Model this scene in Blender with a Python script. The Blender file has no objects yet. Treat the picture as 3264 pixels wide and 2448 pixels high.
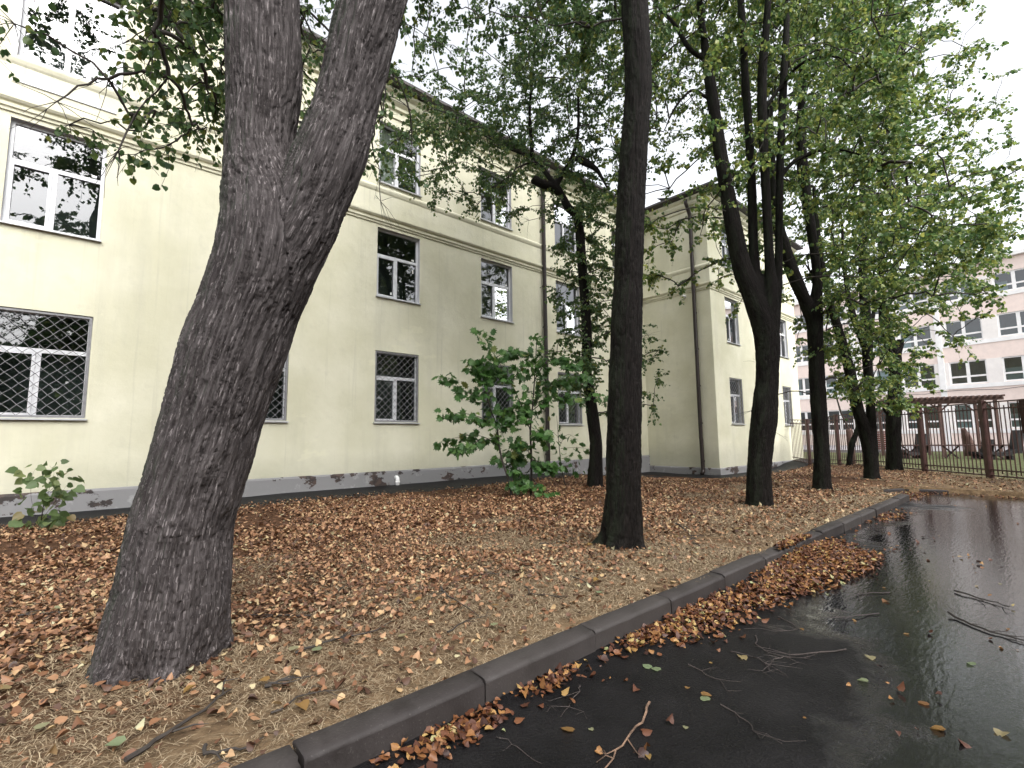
import bpy, bmesh, math, random
import numpy as np
from mathutils import Vector, Matrix

random.seed(5)
R = np.random.default_rng(5)
SC = bpy.context.scene
COL = SC.collection
rad = math.radians

# ------------------------------------------------------------ camera
EYE = 1.6
YAW, PITCH, ROLL = rad(47.907), rad(6.169), rad(-0.672)      # yaw measured from the facade line (+x)
cam_d = bpy.data.cameras.new('camera'); cam = bpy.data.objects.new('camera', cam_d); COL.objects.link(cam)
_f = Vector((math.cos(YAW)*math.cos(PITCH), math.sin(YAW)*math.cos(PITCH), math.sin(PITCH)))
_r = Vector((math.sin(YAW), -math.cos(YAW), 0)); _u = _r.cross(_f)
_R = _r*math.cos(ROLL) + _u*math.sin(ROLL); _U = _u*math.cos(ROLL) - _r*math.sin(ROLL)
cam.matrix_world = Matrix(((_R.x, _U.x, -_f.x, 0), (_R.y, _U.y, -_f.y, 0), (_R.z, _U.z, -_f.z, EYE), (0, 0, 0, 1)))
cam_d.sensor_width = 36; cam_d.lens = 36*1555.26/3264; cam_d.clip_start = .05; cam_d.clip_end = 3000
SC.camera = cam

# ------------------------------------------------------------ sky, sun, exposure (overcast)
SUN_DIR = Vector((-0.12, -0.75, 0.75)).normalized()           # towards the light
W = bpy.data.worlds.new('World'); SC.world = W; W.use_nodes = True
nt = W.node_tree; nt.nodes.clear()
sky = nt.nodes.new('ShaderNodeTexSky'); sky.sky_type = 'NISHITA'; sky.sun_disc = False
sky.sun_elevation = math.asin(SUN_DIR.z); sky.sun_rotation = math.atan2(SUN_DIR.x, SUN_DIR.y)
sky.air_density = 1.0; sky.dust_density = 4.0; sky.ozone_density = 1.0
hs = nt.nodes.new('ShaderNodeHueSaturation'); hs.inputs['Saturation'].default_value = .16
bg = nt.nodes.new('ShaderNodeBackground'); bg.inputs['Strength'].default_value = .15
wo = nt.nodes.new('ShaderNodeOutputWorld')
nt.links.new(sky.outputs[0], hs.inputs['Color']); nt.links.new(hs.outputs[0], bg.inputs[0]); nt.links.new(bg.outputs[0], wo.inputs[0])
sl = bpy.data.lights.new('sun', 'SUN'); sl.energy = .5; sl.angle = rad(40); sl.color = (1, .97, .93)
so = bpy.data.objects.new('sun', sl); COL.objects.link(so); so.rotation_euler = (-SUN_DIR).to_track_quat('-Z', 'Y').to_euler()
SC.view_settings.view_transform = 'Standard'; SC.view_settings.look = 'None'
SC.view_settings.exposure = 1.74; SC.view_settings.gamma = 1
SC.cycles.use_denoising = True
try: SC.cycles.denoiser = 'OPENIMAGEDENOISE'
except Exception: pass
SC.cycles.max_bounces = 8; SC.cycles.diffuse_bounces = 4; SC.cycles.glossy_bounces = 4
SC.cycles.transparent_max_bounces = 12; SC.cycles.caustics_reflective = False; SC.cycles.caustics_refractive = False

# ------------------------------------------------------------ helpers
def npmesh(name, V, faces, smooth=False, attrs=None):
    """V (n,3); faces: list of int arrays, each (k, corners)"""
    me = bpy.data.meshes.new(name)
    V = np.ascontiguousarray(V, dtype=np.float32)
    fs = [np.asarray(f, dtype=np.int32) for f in faces if len(f)]
    loops = np.concatenate([f.ravel() for f in fs]); tot = np.concatenate([np.full(len(f), f.shape[1], np.int32) for f in fs])
    start = np.concatenate([[0], np.cumsum(tot)[:-1]]).astype(np.int32)
    me.vertices.add(len(V)); me.vertices.foreach_set('co', V.ravel())
    me.loops.add(len(loops)); me.loops.foreach_set('vertex_index', loops)
    me.polygons.add(len(tot)); me.polygons.foreach_set('loop_start', start)
    if smooth: me.polygons.foreach_set('use_smooth', np.ones(len(tot), bool))
    me.update(calc_edges=True); me.validate()
    for k, a in (attrs or {}).items():
        at = me.attributes.new(k, 'FLOAT_VECTOR', 'POINT'); at.data.foreach_set('vector', np.ascontiguousarray(a, np.float32).ravel())
    return me

def obj(name, me, mat, parent=None):
    o = bpy.data.objects.new(name, me); COL.objects.link(o)
    if mat is not None and not me.materials: me.materials.append(mat)
    if parent is not None:
        o.parent = parent
        o.matrix_parent_inverse = Matrix.Translation(-parent.location)      # parts are meshed in world coordinates
    return o

def tag(o, label=None, cat=None, group=None, kind=None):
    if label: o['label'] = label
    if cat: o['category'] = cat
    if group: o['group'] = group
    if kind: o['kind'] = kind
    return o

def thing(name, label, cat, loc=(0, 0, 0), group=None, kind=None):
    o = bpy.data.objects.new(name, None); COL.objects.link(o); o.location = loc; o.empty_display_size = .2
    return tag(o, label, cat, group, kind)

class MB:
    """collects boxes, bars and tubes into one mesh"""
    def __init__(s): s.v = []; s.f = []
    def add(s, vs, fs):
        b = len(s.v); s.v += [tuple(v) for v in vs]; s.f += [tuple(b+i for i in f) for f in fs]; return s
    def box(s, x0, x1, y0, y1, z0, z1, T=None):
        vs = [(x, y, z) for z in (z0, z1) for y in (y0, y1) for x in (x0, x1)]
        if T: vs = [T(*v) for v in vs]
        return s.add(vs, [(0, 2, 3, 1), (4, 5, 7, 6), (0, 1, 5, 4), (2, 6, 7, 3), (0, 4, 6, 2), (1, 3, 7, 5)])
    def tube(s, pts, rs, n=8, cap=True):
        pts = [Vector(p) for p in pts]; b = len(s.v); k = len(pts)
        if not hasattr(rs, '__len__'): rs = [rs]*k
        ref = None
        for i, p in enumerate(pts):
            t = (pts[min(i+1, k-1)] - pts[max(i-1, 0)]).normalized()
            if ref is None: ref = Vector((1, 0, 0)) if abs(t.x) < .8 else Vector((0, 1, 0))
            u = (ref - t*ref.dot(t)).normalized(); ref = u; w = t.cross(u)
            for j in range(n):
                a = 2*math.pi*j/n; s.v.append(tuple(p + (u*math.cos(a) + w*math.sin(a))*rs[i]))
        for i in range(k-1):
            for j in range(n):
                s.f.append((b+i*n+j, b+i*n+(j+1) % n, b+(i+1)*n+(j+1) % n, b+(i+1)*n+j))
        if cap: s.f.append(tuple(b+j for j in range(n))[::-1]); s.f.append(tuple(b+(k-1)*n+j for j in range(n)))
        return s
    def mesh(s, name, smooth=False):
        me = bpy.data.meshes.new(name); me.from_pydata(s.v, [], s.f); me.update()
        bm = bmesh.new(); bm.from_mesh(me); bmesh.ops.recalc_face_normals(bm, faces=bm.faces); bm.to_mesh(me); bm.free()
        if smooth: me.polygons.foreach_set('use_smooth', [True]*len(me.polygons))
        return me
    def build(s, name, mat, parent=None, smooth=False):
        return obj(name, s.mesh(name, smooth), mat, parent)

def S(t): t = np.clip(t, 0, 1); return t*t*(3-2*t)

def vnoise(p):
    p = np.asarray(p, float); i = np.floor(p).astype(np.int64); f = p - i; f = f*f*(3-2*f)
    out = 0
    for dx in (0, 1):
        for dy in (0, 1):
            for dz in (0, 1):
                h = (i[:, 0]+dx)*374761393 + (i[:, 1]+dy)*668265263 + (i[:, 2]+dz)*2147483647
                h = (h ^ (h >> 13))*1274126177; h = (h ^ (h >> 16)) & 0xffff
                w = (f[:, 0] if dx else 1-f[:, 0])*(f[:, 1] if dy else 1-f[:, 1])*(f[:, 2] if dz else 1-f[:, 2])
                out = out + w*h/65535.
    return out
def fbm(p, n=3):
    a = 0; s = 0
    for k in range(n): a = a + vnoise(p*2**k + 17.3*k)*.5**k; s += .5**k
    return a/s

# ------------------------------------------------------------ materials
def material(name):
    m = bpy.data.materials.new(name); m.use_nodes = True; t = m.node_tree
    return m, t, t.nodes['Principled BSDF'], t.nodes['Material Output']
def node(t, typ, **kw):
    n = t.nodes.new(typ)
    for k, v in kw.items():
        if k in n.inputs: n.inputs[k].default_value = v
        else: setattr(n, k, v)
    return n
def ramp(t, stops, fac=None, interp='LINEAR'):
    n = t.nodes.new('ShaderNodeValToRGB'); n.color_ramp.interpolation = interp
    e = n.color_ramp.elements
    while len(e) < len(stops): e.new(.5)
    for i, (p, c) in enumerate(stops):
        e[i].position = p; e[i].color = (*c, 1) if hasattr(c, '__len__') else (c, c, c, 1)
    if fac is not None: t.links.new(fac, n.inputs[0])
    return n
def noise(t, scale, detail=4, rough=.55, vec=None, stretch=None):
    n = node(t, 'ShaderNodeTexNoise', Scale=scale, Detail=detail, Roughness=rough)
    if vec is None: vec = node(t, 'ShaderNodeTexCoord').outputs['Object']
    if stretch:
        mp = node(t, 'ShaderNodeMapping'); mp.inputs['Scale'].default_value = stretch; t.links.new(vec, mp.inputs[0]); vec = mp.outputs[0]
    t.links.new(vec, n.inputs['Vector']); return n
def bump(t, h, p, strength=.3, dist=.02):
    b = node(t, 'ShaderNodeBump', Strength=strength, Distance=dist); t.links.new(h, b.inputs['Height']); t.links.new(b.outputs[0], p.inputs['Normal']); return b
def mix(t, fac, a, b):
    m = node(t, 'ShaderNodeMix', data_type='RGBA')
    for s, v in ((0, fac), (6, a), (7, b)):
        if hasattr(v, 'is_linked'): t.links.new(v, m.inputs[s])
        else: m.inputs[s].default_value = v if s == 0 else (*v, 1)
    return m.outputs[2]
def math_n(t, op, a, b=0.):
    m = node(t, 'ShaderNodeMath', operation=op)
    for i, v in enumerate((a, b)):
        if hasattr(v, 'is_linked'): t.links.new(v, m.inputs[i])
        else: m.inputs[i].default_value = v
    return m.outputs[0]

def plain(name, col, rough=.6, var=.12, scale=6, bmp=0, metallic=0, bscale=60):
    m, t, p, o = material(name)
    n = noise(t, scale, 5)
    lo = tuple(c*(1-var) for c in col); hi = tuple(min(1, c*(1+var)) for c in col)
    t.links.new(ramp(t, [(.3, lo), (.7, hi)], n.outputs[0]).outputs[0], p.inputs['Base Color'])
    p.inputs['Roughness'].default_value = rough; p.inputs['Metallic'].default_value = metallic
    if bmp: bump(t, noise(t, bscale, 4).outputs[0], p, bmp, .01)
    return m

def plaster(name, col, dirt):
    m, t, p, o = material(name)
    a = noise(t, .5, 4); b = noise(t, 3.0, 6, .6); st = noise(t, 1.1, 5, .6, stretch=(1.6, 1.6, .16))
    c = mix(t, ramp(t, [(.38, 0.), (.68, 1.)], a.outputs[0]).outputs[0], tuple(x*.88 for x in col), (min(1, col[0]*1.06), min(1, col[1]*1.06), min(1, col[2]*1.14)))
    c = mix(t, ramp(t, [(.54, 0.), (.76, .42)], st.outputs[0]).outputs[0], c, dirt)
    c = mix(t, ramp(t, [(.56, 0.), (.78, .36)], b.outputs[0]).outputs[0], c, dirt)
    st2 = noise(t, 2.2, 4, .6, stretch=(3.2, 3.2, .09))
    c = mix(t, ramp(t, [(.60, 0.), (.74, .38)], st2.outputs[0]).outputs[0], c, tuple(x*.9 for x in dirt))             # old rain runs
    c = mix(t, ramp(t, [(.64, 0.), (.66, .30)], noise(t, .45, 5, .6, stretch=(1, 1, 1.7)).outputs[0]).outputs[0], c, tuple(min(1, x*1.12) for x in col))   # repainted patches
    g = node(t, 'ShaderNodeNewGeometry'); sp = node(t, 'ShaderNodeSeparateXYZ'); t.links.new(g.outputs['Position'], sp.inputs[0])
    zz = math_n(t, 'ADD', sp.outputs[2], math_n(t, 'MULTIPLY', b.outputs[0], .7))          # splash dirt with an uneven edge above the plinth
    c = mix(t, ramp(t, [(.0, .55), (.30, .42), (.52, 0.)], math_n(t, 'MULTIPLY', zz, .33)).outputs[0], c, tuple(x*.8 for x in dirt))
    t.links.new(c, p.inputs['Base Color']); p.inputs['Roughness'].default_value = .9; p.inputs['Specular IOR Level'].default_value = .2
    h = math_n(t, 'ADD', math_n(t, 'MULTIPLY', noise(t, 90, 3).outputs[0], .35), noise(t, 4, 4).outputs[0])
    bump(t, h, p, .35, .03)
    return m

M = {}
M['plaster'] = plaster('cream_plaster', (.62, .602, .45), (.44, .43, .345))
M['plaster_trim'] = plaster('cream_trim', (.63, .612, .46), (.41, .40, .325))

def mat_plinth():
    m, t, p, o = material('peeling_grey_paint')
    a = noise(t, 1.5, 7, .66, stretch=(1, 1, 1.6)); b = noise(t, 7, 4)
    patch = math_n(t, 'ADD', a.outputs[0], math_n(t, 'MULTIPLY', noise(t, .35, 2).outputs[0], .35))
    mask = ramp(t, [(.76, 0.), (.768, 1.)], patch).outputs[0]
    pale = ramp(t, [(.60, 0.), (.72, .55)], noise(t, 3.1, 5, .6).outputs[0]).outputs[0]
    grey = mix(t, pale, (.21, .207, .21), (.42, .42, .41))
    red = mix(t, ramp(t, [(.4, 0.), (.6, 1.)], b.outputs[0]).outputs[0], (.030, .024, .022), (.070, .046, .038))
    t.links.new(mix(t, mask, grey, red), p.inputs['Base Color']); p.inputs['Roughness'].default_value = .75
    h = math_n(t, 'SUBTRACT', math_n(t, 'MULTIPLY', b.outputs[0], .4), mask); bump(t, h, p, .8, .012)
    return m
M['plinth'] = mat_plinth()
M['pvc'] = plain('white_plastic', (.5950, .6035, .6290), .35, .05, 3)
M['reveal'] = plain('painted_reveal', (.4960, .4960, .5120), .8, .06, 4, .1)
M['sill'] = plain('galvanised_sill', (.4400, .4480, .4640), .45, .12, 5, 0, .3)
M['grille'] = plain('grey_steel', (.1966, .1966, .2059), .5, .15, 9)
M['pipe'] = plain('brown_enamel', (.0132, .0067, .0053), .4, .35, 5, .1)
M['roof'] = plain('dark_roof_metal', (.035, .028, .027), .55, .3, 3)
M['fence'] = plain('maroon_paint', (.0510, .0198, .0168), .5, .3, 6, .1)
M['wood_brown'] = plain('brown_wood', (.10, .055, .045), .7, .3, 4, .2)
M['dark'] = plain('black_rubber', (.018, .016, .017), .7, .3, 5)
M['white'] = plain('white_paint', (.82, .81, .80), .6, .06, 2)
M['pink'] = plain('pink_brick_panel', (.80, .67, .61), .85, .05, 3, .15, 0, 25)
M['pier'] = plain('pale_pier', (.80, .76, .73), .85, .05, 2)
M['teal_room'] = plain('teal_room', (.07, .12, .12), .9, .4, 1.2)
M['curtain'] = plain('pale_curtain', (.55, .55, .52), .9, .1, 3)
M['room'] = plain('dim_room', (.1140, .1330, .1330), .9, .4, 1.2)
M['paper'] = plain('paper_note', (.75, .75, .72), .8, .04, 3)
M['brick'] = plain('dull_red_slats', (.25, .06, .045), .7, .2, 4)

def mat_glass(name, tint, refl):
    m, t, p, o = material(name); t.nodes.remove(p)
    tr = node(t, 'ShaderNodeBsdfTransparent', Color=(*tint, 1)); gl = node(t, 'ShaderNodeBsdfGlossy', Roughness=.01, Color=(.97, .98, 1, 1))
    wv = noise(t, 1.3, 2); b = node(t, 'ShaderNodeBump', Strength=.05, Distance=.05); t.links.new(wv.outputs[0], b.inputs['Height']); t.links.new(b.outputs[0], gl.inputs['Normal'])
    fr = node(t, 'ShaderNodeFresnel', IOR=1.5); f2 = math_n(t, 'ADD', math_n(t, 'MULTIPLY', fr.outputs[0], .9), refl)
    mx = node(t, 'ShaderNodeMixShader'); t.links.new(f2, mx.inputs[0]); t.links.new(tr.outputs[0], mx.inputs[1]); t.links.new(gl.outputs[0], mx.inputs[2])
    t.links.new(mx.outputs[0], o.inputs[0]); return m
M['glass'] = mat_glass('window_glass', (.55, .60, .58), .075)
M['glass_far'] = mat_glass('far_window_glass', (.40, .55, .58), .07)

def mat_kerb():
    m, t, p, o = material('wet_concrete')
    a = noise(t, 2.5, 5); b = noise(t, 70, 3)
    c = ramp(t, [(.3, (.022, .0185, .0180)), (.7, (.044, .038, .037))], a.outputs[0]).outputs[0]
    c = mix(t, ramp(t, [(.62, 0.), (.7, .5)], b.outputs[0]).outputs[0], c, (.095, .085, .08))
    c = mix(t, ramp(t, [(.52, 0.), (.68, .7)], noise(t, 6.5, 6, .65).outputs[0]).outputs[0], c, (.014, .011, .010))
    oi = node(t, 'ShaderNodeObjectInfo'); c = mix(t, math_n(t, 'MULTIPLY', oi.outputs['Random'], .35), c, (.075, .067, .063))
    t.links.new(c, p.inputs['Base Color']); p.inputs['Roughness'].default_value = .6; p.inputs['Specular IOR Level'].default_value = .22
    bump(t, b.outputs[0], p, .35, .006); return m
M['kerb'] = mat_kerb()

def mat_road():
    m, t, p, o = material('wet_asphalt')
    g = node(t, 'ShaderNodeTexCoord').outputs['Object']
    sp = node(t, 'ShaderNodeSeparateXYZ'); t.links.new(g, sp.inputs[0])
    fine = noise(t, 95, 4, .65, g); agg = node(t, 'ShaderNodeTexVoronoi', Scale=60.); t.links.new(g, agg.inputs['Vector'])
    big = noise(t, .55, 8, .62, g, (1, 1, 1)); mid = noise(t, 2.6, 4, .6, g)
    c = ramp(t, [(.3, (.004, .0038, .0042)), (.75, (.012, .0113, .012))], mid.outputs[0]).outputs[0]
    c = mix(t, ramp(t, [(.58, 0.), (.70, .8)], fine.outputs[0]).outputs[0], c, (.030, .028, .029))
    t.links.new(c, p.inputs['Base Color'])
    # water stands in the low far end of the yard, the crown near the kerb has drained
    low = node(t, 'ShaderNodeMapRange', interpolation_type='SMOOTHSTEP'); t.links.new(sp.outputs[0], low.inputs[0])
    low.inputs[1].default_value = 2.; low.inputs[2].default_value = 6.5; low.inputs[3].default_value = -.10; low.inputs[4].default_value = .22
    off = node(t, 'ShaderNodeMapRange', interpolation_type='SMOOTHSTEP'); t.links.new(sp.outputs[1], off.inputs[0])
    off.inputs[1].default_value = 1.9; off.inputs[2].default_value = .2; off.inputs[3].default_value = -.14; off.inputs[4].default_value = .16
    w = math_n(t, 'ADD', math_n(t, 'ADD', big.outputs[0], low.outputs[0]), off.outputs[0])
    pud = ramp(t, [(.46, 0.), (.58, 1.)], w).outputs[0]
    rg = mix(t, pud, (.45, .45, .45), (.05, .05, .05)); t.links.new(rg, p.inputs['Roughness'])
    p.inputs['IOR'].default_value = 1.55
    sp_ = node(t, 'ShaderNodeMapRange'); t.links.new(pud, sp_.inputs[0]); sp_.inputs[3].default_value = .12; sp_.inputs[4].default_value = 1.0; t.links.new(sp_.outputs[0], p.inputs['Specular IOR Level'])
    h = math_n(t, 'ADD', math_n(t, 'MULTIPLY', agg.outputs['Distance'], .8), fine.outputs[0])
    h = math_n(t, 'MULTIPLY', h, math_n(t, 'SUBTRACT', 1.0, math_n(t, 'MULTIPLY', pud, .93)))
    rip = noise(t, 16, 2, .5, g, (.5, 1.6, 1)); h2 = math_n(t, 'ADD', h, math_n(t, 'MULTIPLY', rip.outputs[0], .35))
    bump(t, h2, p, .42, .014)
    return m
M['road'] = mat_road()
M['apron'] = plain('wet_black_asphalt', (.007, .007, .008), .6, .35, 5, .4)
M['apron'].node_tree.nodes['Principled BSDF'].inputs['Specular IOR Level'].default_value = .15

def mat_ground():
    m, t, p, o = material('leafy_soil')
    a = noise(t, 9, 6, .65); b = noise(t, .8, 4)
    straw = ramp(t, [(.3, (.060, .037, .021)), (.55, (.165, .112, .064)), (.75, (.25, .178, .110))], a.outputs[0]).outputs[0]
    brown = ramp(t, [(.3, (.030, .015, .008)), (.55, (.090, .044, .023)), (.75, (.15, .078, .042))], a.outputs[0]).outputs[0]
    g = node(t, 'ShaderNodeTexCoord').outputs['Object']; sp = node(t, 'ShaderNodeSeparateXYZ'); t.links.new(g, sp.inputs[0])
    yy = math_n(t, 'ADD', math_n(t, 'MULTIPLY', sp.outputs[1], .16), math_n(t, 'MULTIPLY', b.outputs[0], .6))
    c = mix(t, ramp(t, [(.75, 0.), (1.0, 1.)], yy).outputs[0], straw, brown)
    # the lawn of the yard behind the fence
    lawn = ramp(t, [(.3, (.05, .06, .028)), (.6, (.11, .12, .055)), (.8, (.20, .17, .09))], noise(t, 5, 5, .65).outputs[0]).outputs[0]
    d = math_n(t, 'SUBTRACT', sp.outputs[0], math_n(t, 'ADD', 20.6, math_n(t, 'MULTIPLY', sp.outputs[1], 1.05)))
    d = math_n(t, 'ADD', d, math_n(t, 'MULTIPLY', b.outputs[0], 2.0))
    mr = node(t, 'ShaderNodeMapRange'); t.links.new(d, mr.inputs[0]); mr.inputs[1].default_value = .2; mr.inputs[2].default_value = 1.6
    c = mix(t, mr.outputs[0], c, lawn)
    t.links.new(c, p.inputs['Base Color']); p.inputs['Roughness'].default_value = .95; p.inputs['Specular IOR Level'].default_value = .15
    bump(t, noise(t, 28, 6, .7).outputs[0], p, .8, .05); return m
M['ground'] = mat_ground()
M['paving'] = plain('grey_paving', (.22, .21, .22), .6, .15, 3)

def mat_leaf(name, stops, trans=.48, rough=.45):
    m, t, p, o = material(name)
    g = node(t, 'ShaderNodeNewGeometry')
    c = ramp(t, stops, g.outputs['Random Per Island']).outputs[0]
    t.links.new(c, p.inputs['Base Color']); p.inputs['Roughness'].default_value = rough
    tl = node(t, 'ShaderNodeBsdfTranslucent'); t.links.new(c, tl.inputs['Color'])
    mx = node(t, 'ShaderNodeMixShader', Fac=trans); t.links.new(p.outputs[0], mx.inputs[1]); t.links.new(tl.outputs[0], mx.inputs[2])
    t.links.new(mx.outputs[0], o.inputs[0]); return m
G1, G2, G3 = (.044, .092, .034), (.074, .138, .046), (.125, .19, .056)
YG, YE = (.19, .21, .045), (.36, .27, .05)
M['leaf'] = mat_leaf('lime_leaf', [(0, G1), (.45, G2), (.85, G3), (.97, YG)])
M['leaf_turn'] = mat_leaf('turning_lime_leaf', [(0, (.0594, .1188, .0396)), (.3, (.0990, .1782, .0554)), (.6, (.1716, .2442, .0634)), (.86, (.2640, .3168, .0792)), (.98, (.3564, .3696, .0924))])
M['maple'] = mat_leaf('maple_leaf', [(0, (.030, .085, .018)), (.6, (.055, .135, .030)), (.95, (.10, .20, .05)), (1, (.20, .22, .06))])
def per_object_leaf(name, stops):
    m = mat_leaf(name, stops); t = m.node_tree
    oi = node(t, 'ShaderNodeObjectInfo'); r = [n for n in t.nodes if n.type == 'VALTORGB'][0]; t.links.new(oi.outputs['Random'], r.inputs[0]); return m
M['maple_obj'] = per_object_leaf('maple_leaf_single', [(0, (.030, .085, .018)), (.5, (.055, .135, .030)), (.9, (.095, .19, .05)), (1, (.20, .21, .06))])
M['weed_obj'] = per_object_leaf('weed_leaf', [(0, (.07, .11, .04)), (.6, (.14, .21, .08)), (.9, (.24, .28, .11)), (1, (.22, .15, .06))])
M['litter'] = mat_leaf('brown_leaf_litter', [(0, (.0432, .0194, .0108)), (.3, (.1274, .0562, .0270)), (.6, (.2322, .1134, .0551)), (.85, (.3672, .2160, .1188)), (.96, (.4428, .3132, .1620)), (1, (.3564, .3456, .2160))], .12, .6)
M['drift'] = mat_leaf('wet_leaf_drift', [(0, (.026, .009, .006)), (.35, (.090, .030, .013)), (.7, (.180, .072, .025)), (.88, (.29, .145, .045)), (.97, (.36, .25, .09)), (1, (.22, .25, .12))], .12, .55)
M['road_leaf'] = per_object_leaf('single_fallen_leaf', [(0, (.2295, .1105, .0425)), (.3, (.3230, .2040, .0680)), (.6, (.3060, .2805, .1615)), (1, (.2040, .2635, .1445))])
M['straw'] = mat_leaf('dry_grass', [(0, (.1048, .0690, .0394)), (.4, (.2342, .1701, .1011)), (.8, (.3574, .2774, .1786)), (1, (.4560, .3697, .2465))], .2, .7)

def mat_bark(name, lo, hi, moss, scale=1.):
    m, t, p, o = material(name)
    at = node(t, 'ShaderNodeAttribute'); at.attribute_name = 'bark'; v = at.outputs['Vector']
    n1 = noise(t, 62*scale, 8, .66, v, (1, 1, .085)); fl_ = noise(t, 95*scale, 4, .6, v, (1, 1, .12)); n2 = noise(t, 9*scale, 4, .6, v, (1, 1, .3)); n3 = noise(t, 120, 3, .6, v, (1, 1, .6))
    k = math_n(t, 'ADD', math_n(t, 'MULTIPLY', n1.outputs[0], .8), math_n(t, 'MULTIPLY', n2.outputs[0], .25))
    c = ramp(t, [(.34, tuple(x*.5 for x in lo)), (.50, lo), (.68, hi)], k).outputs[0]
    c = mix(t, ramp(t, [(.55, 0.), (.75, .35)], n3.outputs[0]).outputs[0], c, tuple(min(1, x*1.45) for x in hi))
    c = mix(t, ramp(t, [(.585, 0.), (.66, .62)], fl_.outputs[0]).outputs[0], c, tuple(min(1, x*2.7) for x in hi))      # pale flaking ridges
    g = node(t, 'ShaderNodeNewGeometry'); dt = node(t, 'ShaderNodeVectorMath', operation='DOT_PRODUCT'); t.links.new(g.outputs['Normal'], dt.inputs[0]); dt.inputs[1].default_value = (-.92, .38, 0)
    ms = math_n(t, 'MULTIPLY', ramp(t, [(.42, 0.), (.9, 1.)], dt.outputs['Value']).outputs[0], ramp(t, [(.38, 0.), (.62, .85)], n2.outputs[0]).outputs[0])
    c = mix(t, math_n(t, 'MULTIPLY', ms, moss), c, (.030, .042, .025))           # algae on the shaded north-west side
    t.links.new(c, p.inputs['Base Color']); p.inputs['Roughness'].default_value = .8; p.inputs['Specular IOR Level'].default_value = .12
    h = math_n(t, 'ADD', n1.outputs[0], math_n(t, 'MULTIPLY', n3.outputs[0], .25)); bump(t, h, p, 1., .022)
    return m
M['bark'] = mat_bark('furrowed_bark', (.0544, .0468, .0468), (.1300, .1164, .1164), 1.)
M['bark_dark'] = mat_bark('wet_shaded_bark', (.0058, .0047, .0042), (.0134, .0109, .0098), .5)  # wet bark; the weaker light on these trunks is also put into its colour
M['twig'] = plain('dark_twig', (.030, .024, .020), .8, .3, 8)
M['dead_twig'] = plain('dead_twig', (.040, .030, .027), .8, .5, 6)
M['pale_twig'] = plain('barkless_stick', (.15, .092, .06), .8, .6, 12)
# ------------------------------------------------------------ terrain
ROAD_X, ROAD_Y = 17.1, 2.5
def ground_z(x, y):
    x = np.asarray(x, float); y = np.asarray(y, float)
    z = .12 - .42*S((x-13)/8)*S((y-6)/4)*(1-.8*S((x-27)/5))
    z = z + .10*S((x-30)/15)*S((9.5-y)/3)
    p = np.stack([x.ravel()*.9, y.ravel()*.9, 0*x.ravel()], 1)
    return z + (vnoise(p).reshape(x.shape)-.5)*.05*S((y-2.55)/1.0 + S((x-17.2)/1.0))
def on_road(x, y):
    return ((x < ROAD_X) & (y < ROAD_Y+.02)) | ((x > 14.95) & (x < 16.75) & (y < 3.15) & (y > 2))
def build_ground():
    xs = np.unique(np.round(np.concatenate([[-900, -400, -150, -80, -40, -20, -10], np.arange(-6, 36.1, .3), [14.75, 14.95, 16.75, 16.95, 17.05, 17.2, 17.35], [40, 48, 56, 70, 100, 200, 500, 900]]), 3))
    ys = np.unique(np.round(np.concatenate([[-900, -400, -150, -80, -40, -20, -10, -6], np.arange(-4, 2.2, .5), [2.48, 2.6, 3.15, 3.35], np.arange(2.9, 15.1, .3), [18, 25, 40, 80, 200, 500, 900]]), 3))
    X, Y = np.meshgrid(xs, ys); Z = ground_z(X, Y)
    low = ((X < 17.1) & (Y < 2.55)) | ((X > 14.9) & (X < 16.8) & (Y < 3.2) & (Y > 2))
    Z[low] = -.14
    V = np.stack([X.ravel(), Y.ravel(), Z.ravel()], 1); n = len(xs); i, j = np.meshgrid(np.arange(n-1), np.arange(len(ys)-1)); a = (j*n+i).ravel()
    o = obj('ground', npmesh('ground', V, [np.stack([a, a+1, a+n+1, a+n], 1)], True), M['ground'])
    tag(o, 'brown leaf-strewn earth bed and lawn reaching out to the horizon', 'ground', kind='structure')
    V = [(-300, -300, 0), (17.12, -300, 0), (17.12, 2.53, 0), (-300, 2.53, 0), (14.93, 2.53, 0), (14.93, 3.2, 0), (16.78, 3.2, 0), (16.78, 2.53, 0)]
    xs = np.concatenate([[-300, -60, -20], np.arange(-8, 17.1, .6), [17.12]]); ys = np.concatenate([[-300, -60, -20], np.arange(-8, 2.4, .6), [2.53]])
    X, Y = np.meshgrid(xs, ys); n = len(xs); i, j = np.meshgrid(np.arange(n-1), np.arange(len(ys)-1)); a = (j*n+i).ravel()
    Vg = np.stack([X.ravel(), Y.ravel(), 0*X.ravel()], 1); b = len(Vg)
    Vg = np.concatenate([Vg, [(14.93, 2.53, 0), (16.78, 2.53, 0), (16.78, 3.2, 0), (14.93, 3.2, 0)]])
    o = obj('road', npmesh('road', Vg, [np.stack([a, a+1, a+n+1, a+n], 1), np.array([[b, b+1, b+2, b+3]])]), M['road'])
    tag(o, 'wet black asphalt drive with puddles mirroring the sky', 'road', kind='structure')
build_ground()

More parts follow.
